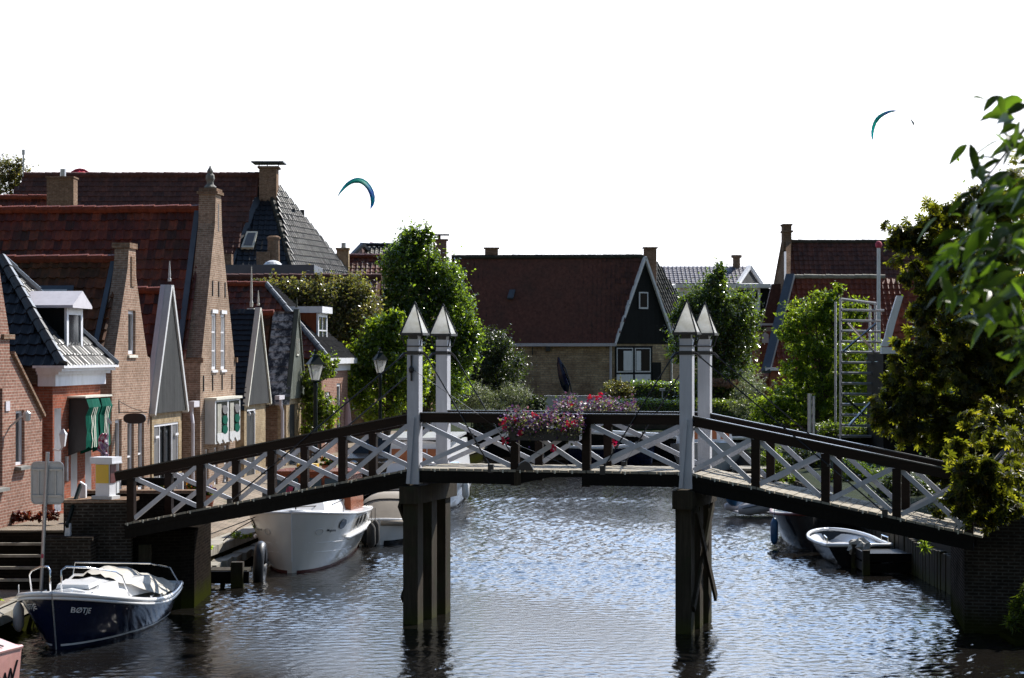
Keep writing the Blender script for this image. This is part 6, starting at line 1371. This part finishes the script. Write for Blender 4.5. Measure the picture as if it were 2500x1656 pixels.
tree("autumn_tree", "broad olive and rust tinged tree behind the gabled houses", "tree", (xat(770,Y),Y,1.0),
 [pe(720,722,Y,55,35,.9),pe(680,715,Y,35,25,.4),pe(790,730,Y,65,45,1.1),pe(860,722,Y,50,45,.9),pe(775,690,Y,12,22,.15),pe(840,700,Y,25,25,.3),pe(820,770,Y,90,75,1.8),pe(740,750,Y,55,55,1),pe(880,780,Y,60,80,1.2),pe(830,860,Y,75,80,1.3),pe(625,700,Y,20,18,.25),pe(660,720,Y,45,40,.7),pe(700,790,Y,50,60,.9),pe(750,850,Y,50,50,.7)], 2600, .19, LM['olive'], .22, 20, .28)
Y = 118
tree("dark_bush_tree", "dark rounded evergreen against the barn house wall", "tree", (xat(1220,Y),Y,1.5), [pe(1205,850,Y,45,45,.9),pe(1235,900,Y,55,55,1),pe(1170,910,Y,60,60,1.1),pe(1190,970,Y,75,40,.8)], 3000, .18, LM['dark'], .15, 8, .25)
Y = 107
for lb, u, w_ in (("silver grey willow bush, left of a pair beside the far lantern post", 1160, 52),("silver grey willow bush, rounder and right of a pair", 1252, 52)):
    tree("silver_bush", lb, "bush", (xat(u,Y),Y,1.2), [pe(u,965,Y,w_*.75,32,1),pe(u-18,975,Y,w_*.6,28,.7),pe(u+20,972,Y,w_*.6,30,.7),pe(u,995,Y,w_,22,.6)], 1500, .13, LM['silver'], .03, 5, .3, .3, group="silver bushes at the canal end")
tree("round_bush", "small dark clipped bush right of the silver bushes", "bush", (xat(1307,Y),Y,1.2), [pe(1307,985,Y,22,22,1),pe(1307,1000,Y,24,20,.8)], 1300, .11, LM['dark'], .03, 3, .2)
def hedge(label, u0, u1, v0, v1, Y, depth, mat, per=2600, size=.11):
    _ts[0] += 1; rg = np.random.default_rng(_ts[0]); x0, x1 = xat(u0,Y), xat(u1,Y); z1, z0 = zat(v0,Y), zat(v1,Y); o = thing("trimmed_hedge", label, "hedge", ((x0+x1)/2, Y, z0))
    n = int(per*(x1-x0)/4); fz = rg.random(n); p = np.stack([rg.uniform(x0,x1,n), np.where(fz < .5, Y+rg.normal(0,.07,n), Y+rg.uniform(0,depth,n)), np.where(fz < .5, rg.uniform(z0,z1,n), z1+rg.normal(0,.06,n)+.05*np.sin(rg.uniform(0,1,n)))], 1)
    p[:,2] += .05*np.sin(p[:,0]*2.1)*(p[:,2] > z1-.3); nn = np.where((fz < .5)[:,None], np.array([0,-1,.4]), np.array([0,-.2,1.0])); v, f, uv = leaves(p, nn, size, rg, .6, .5)
    link("foliage", mesh_arrays("foliage", v, f, mat, uv), o, False)
    part("stems", MB().box(x0+.1,x1-.1,Y+.15,Y+depth-.1,z0-.4,z1-.12), LM['bark'], o, False)
hedge("long trimmed hedge with a sunlit top along the canal end", 1472, 1840, 980, 1030, 109, 1.0, LM['light'])
hedge("darker trimmed hedge one row back, below the barn house gable", 1540, 1700, 935, 980, 117, 1.2, LM['poplar'])
hedge("low overgrown hedge at the scaffold's foot", 1995, 2170, 1042, 1078, 84, 1.0, LM['ivy'])
hedge("dark tall hedge between the round tree and the right garden", 1690, 1860, 940, 985, 114, 1.2, LM['dark'])
hedge("low green edge along the far bank", 1150, 1480, 1012, 1050, 106.6, 1.0, LM['dark'], 1500)
Y = 114
tree("autumn_bush", "rust and yellow bush below the barn house corner", "bush", (xat(1505,Y),Y,1.5), [pe(1500,950,Y,32,22,1),pe(1530,960,Y,22,18,.6),pe(1500,975,Y,35,18,.6)], 1100, .15, LM['olive'], .03, 5, .3)
tree("round_tree", "full green round tree behind the right lantern posts", "tree", (xat(1735,Y),Y,1.6),
 [pe(1757,665,Y,16,26,.3),pe(1745,705,Y,35,40,.8),pe(1700,750,Y,50,45,1),pe(1780,760,Y,50,50,1),pe(1665,775,Y,30,30,.4),pe(1740,810,Y,85,60,1.7),pe(1800,830,Y,55,60,1.1),pe(1680,850,Y,50,50,.8),pe(1770,900,Y,85,55,1.4),pe(1830,770,Y,30,55,.5),pe(1740,955,Y,90,35,.8)], 2900, .2, LM['mid'], .24, 22, .26)
Y = 98
tree("silver_bush", "silver green feathery shrub right of the lantern posts", "bush", (xat(1835,Y),Y,1.2), [pe(1835,945,Y,38,40,1),pe(1820,985,Y,45,35,1),pe(1850,975,Y,30,35,.6)], 1600, .13, LM['silver'], .03, 5, .3, .3)
tree("dry_flower_clump", "clump of dry pinkish flower heads over the hedge right of the lantern posts", "flowers", (xat(1770,112),112,1.4), [pe(1765,935,112,42,10,1),pe(1790,940,112,25,10,.5)], 700, .13, LM['dryflower'], 0, 0, .35)
Y = 91
tree("walnut_tree", "wide fresh green tree in the right garden before the scaffold", "tree", (xat(1985,Y),Y,1.0),
 [pe(2048,702,Y,14,14,.12),pe(2020,735,Y,42,28,.5),pe(1975,770,Y,60,40,.9),pe(2040,775,Y,50,45,.8),pe(1930,815,Y,40,25,.4),pe(1980,850,Y,60,40,.9),pe(2045,860,Y,70,50,1),pe(1940,905,Y,40,25,.4),pe(2010,930,Y,75,45,1.1),pe(1930,970,Y,60,40,.8),pe(1880,1000,Y,45,35,.6),pe(2070,960,Y,70,70,1.1),pe(1990,1010,Y,95,40,1),pe(2120,900,Y,40,80,.7),pe(1860,1030,Y,30,25,.3),pe(2090,760,Y,35,30,.4)], 2300, .26, LM['walnut'], .24, 30, .22, .34)
Y = 94
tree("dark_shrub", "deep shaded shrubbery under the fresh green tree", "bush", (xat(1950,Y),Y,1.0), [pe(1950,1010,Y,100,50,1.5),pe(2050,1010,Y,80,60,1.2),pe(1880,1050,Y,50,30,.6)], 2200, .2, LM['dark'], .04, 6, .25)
tree("bank_plant", "yellow green tuft of bank plants behind the right ramp", "plant", (xat(1885,72),72,.9), [pe(1885,1125,72,28,35,1),pe(1900,1145,72,22,22,.6),pe(1920,1165,72,20,20,.4)], 700, .22, LM['ivy'], 0, 0, .4, .16)
# left street plants
tree("climbing_shrub", "yellow green climbing shrub between the lichen edged house and the nearer lamp", "bush", (xat(765,76),76,1.0), [pe(762,935,76,22,35,.8),pe(765,985,76,30,40,1.1),pe(765,1040,76,28,45,1),pe(800,900,76,28,30,.6),pe(805,1000,76,30,28,.6),pe(775,880,76,20,20,.3)], 1100, .17, LM['ivy'], .03, 6, .3)
tree("grassy_pot_plant", "fine bright green ornamental grass with orange flowers beside the nearer lamp", "plant", (xat(815,77),77,1.0), [pe(808,1025,77,24,16,1),pe(790,1050,77,22,16,.6)], 800, .22, LM['light'], 0, 0, .3, .12, flower=(LM['orangepetal'], 25, .14, 0))
for lb, u, v, Y, fm in (("flower tub with crimson and yellow blooms on the cruiser's quay", 803, 1122, 64, LM['orangepetal']),("pot of orange flowers by the grey shuttered door", 398, 1190, 50, LM['orangepetal']),("pot of yellow flowers left of the fence post", 475, 1190, 52, LM['orangepetal']),("leafy green tub under the shuttered bay", 505, 1195, 57, LM['petal'])):
    k = Y/F; o = tree("flower_tub", lb, "flower pot", tuple(P(u, v+22, Y)), [pe(u,v,Y,17,12,1),pe(u,v+8,Y,20,10,.6)], 420, .11, LM['mid'], 0, 0, .3, .6, group="flower tubs along the left street", flower=(fm, 60, .09, 0))
    q = P(u, v+14, Y); part("tub", MB().lathe([(.15,-.32),(.21,-.05),(.23,0),(.2,0)], tuple(q), 12), M['brickred'], o, False)
    bz = 1.0 if Y > 55 else 1.4
    part("tub_stand", MB().lathe([(.1,bz-q.z),(.09,-.33)], tuple(q), 8), M['iron'], o, False)
tree("red_leaf_bed", "low bed of dark red leaved plants against the left brick house", "plant", (xat(70,44.3),44.3,1.5), [pe(u,1262,44.3,20,11,1) for u in (30,55,80,105,125)], 330, .09, LM['redleaf'], 0, 0, .35, .6)
for lb, x, y, z in (("small tuft of weeds on the kerb left of the white cruiser", -6.55, 51.5, .62),("small weed at the abutment's foot on the quay kerb", -6.95, 48.0, .62),("patch of grass on the lower left quay", -9.6, 38.6, .5)):
    tree("weed_tuft", lb, "weeds", (x,y,z), [((x,y,z+.06),(.28,.4,.07),1)], 260, .11, LM['light'], 0, 0, .4, .3, group="weeds on the left quay")
tree("background_tree", "olive tree top behind the roofs at the upper left corner", "tree", (xat(30,122),122,2), [pe(15,420,122,32,35,1),pe(50,440,122,35,32,1),pe(85,462,122,28,22,.6),pe(20,480,122,50,40,1),pe(48,400,122,12,14,.15)], 1500, .2, LM['olive'], .25, 14, .3)
# greenery closing the view between the houses
for lb, u, v, ru, rv, Y in (("distant dark tree between the purple roof and the chimney gable", 1868, 760, 40, 90, 135),("distant low trees behind the fresh green tree", 1830, 880, 60, 60, 130)):
    tree("distant_tree", lb, "tree", (xat(u,Y),Y,2), [pe(u,v,Y,ru*.7,rv,1.2),pe(u-10,v+60,Y,ru,rv*.7,1)] if u > 1850 and False else [pe(u,v+60,Y,ru,rv*.6,1.2),pe(u-10,v+100,Y,ru,rv*.6,1)], 1500, .22, LM['dark'], .15, 8, .3, group=None)
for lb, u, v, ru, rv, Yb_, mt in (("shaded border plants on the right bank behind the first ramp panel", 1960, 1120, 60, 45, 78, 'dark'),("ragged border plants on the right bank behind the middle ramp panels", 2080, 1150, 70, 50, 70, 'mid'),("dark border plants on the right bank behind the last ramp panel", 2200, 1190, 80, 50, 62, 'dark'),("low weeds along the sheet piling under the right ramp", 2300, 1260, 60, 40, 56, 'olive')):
    tree("border_plant", lb, "plant", (xat(u,Yb_),Yb_,.9), [pe(u,v,Yb_,ru*.6,rv*.8,1),pe(u-ru*.4,v+rv*.4,Yb_,ru*.6,rv*.6,.8),pe(u+ru*.5,v+rv*.3,Yb_,ru*.6,rv*.6,.8)], 1300, .15, LM[mt], .03, 6, .35, .45)
# horse chestnut over the right abutment
def palmate(ell, per, size, mat, parent, seed, clump=.36, shell=.25, leaflets=6):
    rg = np.random.default_rng(seed); C, N_, cl = cloud(ell, per, rg, clump, shell); n = len(C)
    nr = N_ + rg.normal(0,.45,(n,3)); nr /= np.linalg.norm(nr,axis=1,keepdims=True); r = rg.normal(0,1,(n,3)); a = r-(r*nr).sum(1,keepdims=True)*nr; a /= np.linalg.norm(a,axis=1,keepdims=True); b = np.cross(nr,a)
    V = []; T = []; s = size*rg.uniform(.7,1.25,(n,1)); tv = rg.random((n,1))
    for k in range(leaflets):
        th = (k-(leaflets-1)/2)*.62; d = a*math.cos(th)+b*math.sin(th); e = -a*math.sin(th)+b*math.cos(th); L = s*(1-.35*abs(k-(leaflets-1)/2)/(leaflets/2)); dr = -nr*L*.28
        V.append(np.stack([C, C+d*L*.62+e*L*.17+dr*.4, C+d*L+dr, C+d*L*.62-e*L*.17+dr*.4], 1)); T.append(tv)
    V = np.stack(V,1).reshape(-1,3); f = np.arange(len(V)).reshape(-1,4); T = np.repeat(np.concatenate(T,1).reshape(-1,1),4,0); uv = np.concatenate([T,T],1)
    link("crown", mesh_arrays("crown", V, f, mat, uv), parent, False); return cl
Y = 44
o = thing("chestnut_tree", "large browning horse chestnut hanging over the right end of the bridge", "tree", (10.6, 44.5, 1.0))
ell = [pe(2235,575,Y,55,32,.6),pe(2185,580,Y,35,35,.4),pe(2165,1005,Y,38,50,.5),pe(2185,905,Y,32,40,.4),pe(2300,540,Y,60,50,.8),pe(2390,505,Y,70,55,.9),pe(2470,470,Y,60,60,.8),pe(2260,650,Y,75,55,1),pe(2370,640,Y,110,90,1.6),pe(2480,620,Y,80,120,1.2),pe(2280,750,Y,62,60,.9),pe(2400,790,Y,120,110,1.8),pe(2250,850,Y,70,60,.9),pe(2480,850,Y,80,150,1.4),pe(2240,940,Y,75,70,1),pe(2340,930,Y,100,90,1.4),pe(2215,1030,Y,70,55,.8),pe(2320,1060,Y,110,80,1.5),pe(2430,1050,Y,110,120,1.6),pe(2380,1160,Y,110,70,1.2),pe(2480,1180,Y,80,80,.9),pe(2300,1145,Y,45,40,.4),pe(2400,1230,Y,70,30,.4),pe(2330,1210,Y,25,40,.25),pe(2375,1180,Y,45,50,.35,dy=-7.7),pe(2440,1130,Y,60,70,.5,dy=-7.7),pe(2475,1200,Y,50,60,.4,dy=-7.7),pe(2348,1225,Y,26,45,.32,dy=-7.7),pe(2400,1265,Y,50,30,.35,dy=-7.6),pe(2345,1160,Y,22,30,.2,dy=-7.7),pe(2400,1040,Y,60,50,.35,dy=-5),pe(2330,1105,Y,30,25,.2,dy=-6.4)]
cl = palmate(ell, 640, .155, LM['chestnut'], o, 77)
mb = MB(); rr_ = random.Random(77); base = Vector((10.6,44.5,.8)); f1 = Vector((10.4,44.4,3.2))
mb.tube([base, base.lerp(f1,.5)+Vector((.05,0,0)), f1, Vector((10.3,44.3,6.0)), Vector((10.1,44.2,7.8))], [.32,.25,.2,.13,.03], 10)
for q in cl[::6]:
    q = Vector(q); s_ = f1.lerp(Vector((10.3,44.3,6.2)), rr_.random()); 
    if q.z < s_.z-.5: s_ = f1
    mb.tube([s_, s_.lerp(q,.5)+Vector((0,0,.15)), q], [.06,.03,.008], 6)
part("trunk", mb, LM['bark'], o, False)
tree("added_shade_tree", "dense dark tree added behind the horse chestnut to shade the boats at the right", "tree", (15.6,61.5,1.0), [((15.6,61.5,5.6),(3.2,2.8,3.2),2.2),((14.0,60.5,4.2),(2.4,2.2,2.2),1.3),((17.5,61.5,4.8),(2.6,2.4,2.8),1.3),((15.5,61.5,8.0),(1.8,1.6,1.3),.8),((13.4,61,2.6),(1.6,1.6,1.4),.8)], 2600, .22, LM['mid'], .25, 14, .4)  # added tree, mostly unseen; its crown throws shade on the right boats
# ivy and shoots on the right abutment
o = tree("creeper", "leafy creeper spilling over the right abutment and ramp end", "creeper", (8.6, 38.6, 2.0), [pe(2345,1240,38.4,40,18,1),pe(2420,1250,38.2,70,18,1.2),pe(2330,1130,38.6,18,45,.5),pe(2390,1200,38.4,50,35,1),pe(2290,1262,38.8,20,15,.3),pe(2470,1225,38.2,40,30,.8)], 620, .13, LM['chestnut'], .02, 8, .32, .5)
tree("hanging_weed", "single tuft of long green blades hanging from the sheet piling", "weeds", (9.2, 46.2, .7), [pe(2258,1335,46,9,16,1)], 60, .3, LM['light'], 0, 0, .3, .12)
tree("bank_grass", "out of focus yellow green grass tuft at the lower right edge", "grass tuft", (8.95, 37.2, .22), [((8.85,37.2,.62),(.18,.2,.22),1),((8.8,37.1,.4),(.2,.2,.2),1),((9.1,37.2,.7),(.3,.3,.35),1)], 260, .3, LM['ivy'], 0, 0, .35, .10)
# near branch with broad leaves
o = thing("broad_leaved_tree", "out of focus leafy branch of a broad leaved tree close at the right edge", "tree", (8.6, 14.2, .6))
rg = np.random.default_rng(21); Yn = 9.0
spots = []
for u, v, su, sv, n in ((2440,262,45,28,5),(2470,340,50,40,12),(2420,400,50,40,9),(2480,470,60,60,18),(2400,520,60,60,10),(2460,590,80,70,20),(2380,620,60,50,10),(2330,600,50,50,7),(2290,640,22,45,4),(2430,690,90,70,24),(2340,720,60,45,8),(2480,780,60,70,13),(2390,760,50,40,6),(2475,850,30,40,4),(2560,450,70,150,30),(2580,750,80,150,30)):
    for _ in range(max(4, int(n*1.8))): spots.append((u+rg.normal(0,su*.55), v+rg.normal(0,sv*.55), Yn+rg.normal(0,.45)))
off = [tuple((U0+F*x/y_, V0-F*(z-CH)/y_, y_)) for x, y_, z in zip(rg.normal(4.9,.9,420), rg.normal(11.4,.8,420), rg.normal(8.9,.6,420))]  # unseen leaves beyond the frame, added to shade the near branch
off += [tuple((U0+F*x/y_, V0-F*(z-CH)/y_, y_)) for x, y_, z in zip(rg.normal(3.5,.35,230), rg.normal(9.9,.35,230), rg.normal(7.0,.6,230))]
spots = spots + off
V = []; Fc = []; UV = []
for i, (u, v, y) in enumerate(spots):
    c = np.array(P(u, v, y)); L = rg.uniform(.07,.14)*(1.9 if y > 10.2 else 1); W_ = L*rg.uniform(.36,.48)
    ax = np.array([-.55+rg.normal(0,.55), rg.normal(0,.5), -.15+rg.normal(0,.5)]); ax /= np.linalg.norm(ax); nr = np.array([rg.normal(0,.6), -.25+rg.normal(0,.6), .65]); nr -= nr.dot(ax)*ax; nr /= np.linalg.norm(nr); sd_ = np.cross(nr, ax)
    b0 = len(V); tv = rg.random(); tv2 = rg.random(); ns = 7
    for k in range(ns):
        t_ = k/(ns-1); w = W_*math.sin(math.pi*min(1,t_*.96+.02))**.75*(1.05-.25*t_); p = c + ax*L*(t_-.5) - np.array([0,0,1])*L*.28*t_*t_
        for s_ in (-1,0,1): V.append(p + sd_*w*.5*s_ + nr*abs(s_)*w*.16); UV.append((tv, tv2))
    for k in range(ns-1):
        for j in range(2): a = b0+k*3+j; Fc.append((a,a+1,a+4,a+3))
link("crown", mesh_arrays("crown", np.array(V), np.array(Fc), LM['near'], np.array(UV), smooth=True), o, False)
def curve(pts, n=14):
    """smooth path through control points"""
    pts = [Vector(p) for p in pts]; out = []
    for i in range(len(pts)-1):
        p0, p1, p2, p3 = pts[max(0,i-1)], pts[i], pts[i+1], pts[min(len(pts)-1,i+2)]
        for k in range(n):
            t_ = k/n; out.append(.5*((2*p1)+(p2-p0)*t_+(2*p0-5*p1+4*p2-p3)*t_*t_+(3*p1-p0-3*p2+p3)*t_**3))
    return out + [pts[-1]]
pth = curve([(8.6,14.2,.6),(8.5,14.0,3.2),(8.0,13.5,5.8),(7.0,12.4,7.6),(5.6,11.2,8.0),(4.2,10.2,7.5),(3.2,9.5,6.7),(2.5,9.2,5.9),(2.1,9.0,5.2)])
mb = MB().tube(pth, [.19*(1-i/len(pth))**2.0+.006 for i in range(len(pth))], 9)
for a, e in (((4.2,10.2,7.5),(2.2,9.1,6.5)),((3.6,9.8,7.1),(2.35,9.2,6.1)),((3.2,9.5,6.7),(2.7,9.1,5.0)),((5.6,11.2,8.0),(4.6,11.5,9.2)),((5.0,10.8,7.9),(3.6,10.2,8.9)),((6.4,11.9,7.9),(5.6,12.4,9.4)),((2.9,9.35,6.4),(1.95,8.9,5.75))):
    a, e = Vector(a), Vector(e); mb.tube(curve([a, a.lerp(e,.5)+Vector((0,0,.18)), e], 6), [.018*(1-k/12)+.003 for k in range(13)], 6)
part("trunk", mb, LM['bark'], o, False)
# flower boxes on the bridge rails
for lb, s0, s1, t_, Zc in (("planter overflowing with purple and pink flowers on the near bridge rail", 1.86, 3.26, -.24, 3.86),("planter heaped with pink and violet flowers on the far bridge rail", 2.25, 3.75, BWID+.22, 4.05)):
    q = B((s0+s1)/2, t_, Zc-.25); o = thing("flower_planter", lb, "planter", tuple(q), BA, "flower planters on the bridge rails"); hw = (s1-s0)/2
    part("box", MB().box(-hw*.92,hw*.92,-.11,.11,-.14,.08), M['blackplastic'], o); part("bracket", MB().box(-hw*.6,-hw*.55,.05,.2,-.1,.3).box(hw*.55,hw*.6,.05,.2,-.1,.3), M['iron'], o)
    rg = np.random.default_rng(int(s0*100)); near_ = t_ < 0
    n = 1500; x = rg.uniform(-1,1,n); a = rg.uniform(0,1,n); zz_ = np.where(a < .5, rg.normal(.20,.10,n) , rg.normal(.09 if near_ else .14, .09 if near_ else .09, n)); zz_ = np.clip(zz_ + .06*np.sin(x*7), -.24 - .2*(rg.random(n) < .06), .48)
    p = np.stack([x*hw*1.08, rg.normal(-.05 if near_ else 0,.13,n), zz_], 1); v, f, uv = leaves(p, np.tile([0,-.4,.8],(n,1)), .062, rg, .6, .7); link("foliage", mesh_arrays("foliage", v, f, LM['planter'], uv), o, True)
    n = 760; x = rg.uniform(-1,1,n); zz_ = np.where(rg.random(n) < .8, rg.normal(.26,.09,n), rg.normal(.10,.09,n)) + .06*np.sin(x*7); p = np.stack([x*hw*1.1, rg.normal(-.07 if near_ else -.02,.14,n), np.clip(zz_,-.33,.52)], 1); v, f, uv = leaves(p, np.tile([0,-.5,.7],(n,1)), .05, rg, .9, .6); link("violet_blossom", mesh_arrays("violet_blossom", v, f, LM['petal'], uv), o, True)
    cs = [(-1.02,.18),(-1.0,.10),(-.85,.26),(-.68,.24),(-.98,-.14),(-.55,-.02),(-.2,.33),(.3,-.28),(.62,.08),(.7,.15),(.92,.2)] if near_ else [(-.1,.42),(.1,.38),(-.6,.28),(.2,.48),(.55,-.42),(.6,-.5),(.8,.1)]
    pts = np.array([(cx_*hw + rg.normal(0,.03), -.17+rg.normal(0,.03), cz_ + rg.normal(0,.03)) for cx_, cz_ in cs for _ in range(12)]); v, f, uv = leaves(pts, np.tile([0,-1,.4],(len(pts),1)), .055, rg, .95, .5); link("pink_blossom", mesh_arrays("pink_blossom", v, f, LM['hotpink'], uv), o, True)
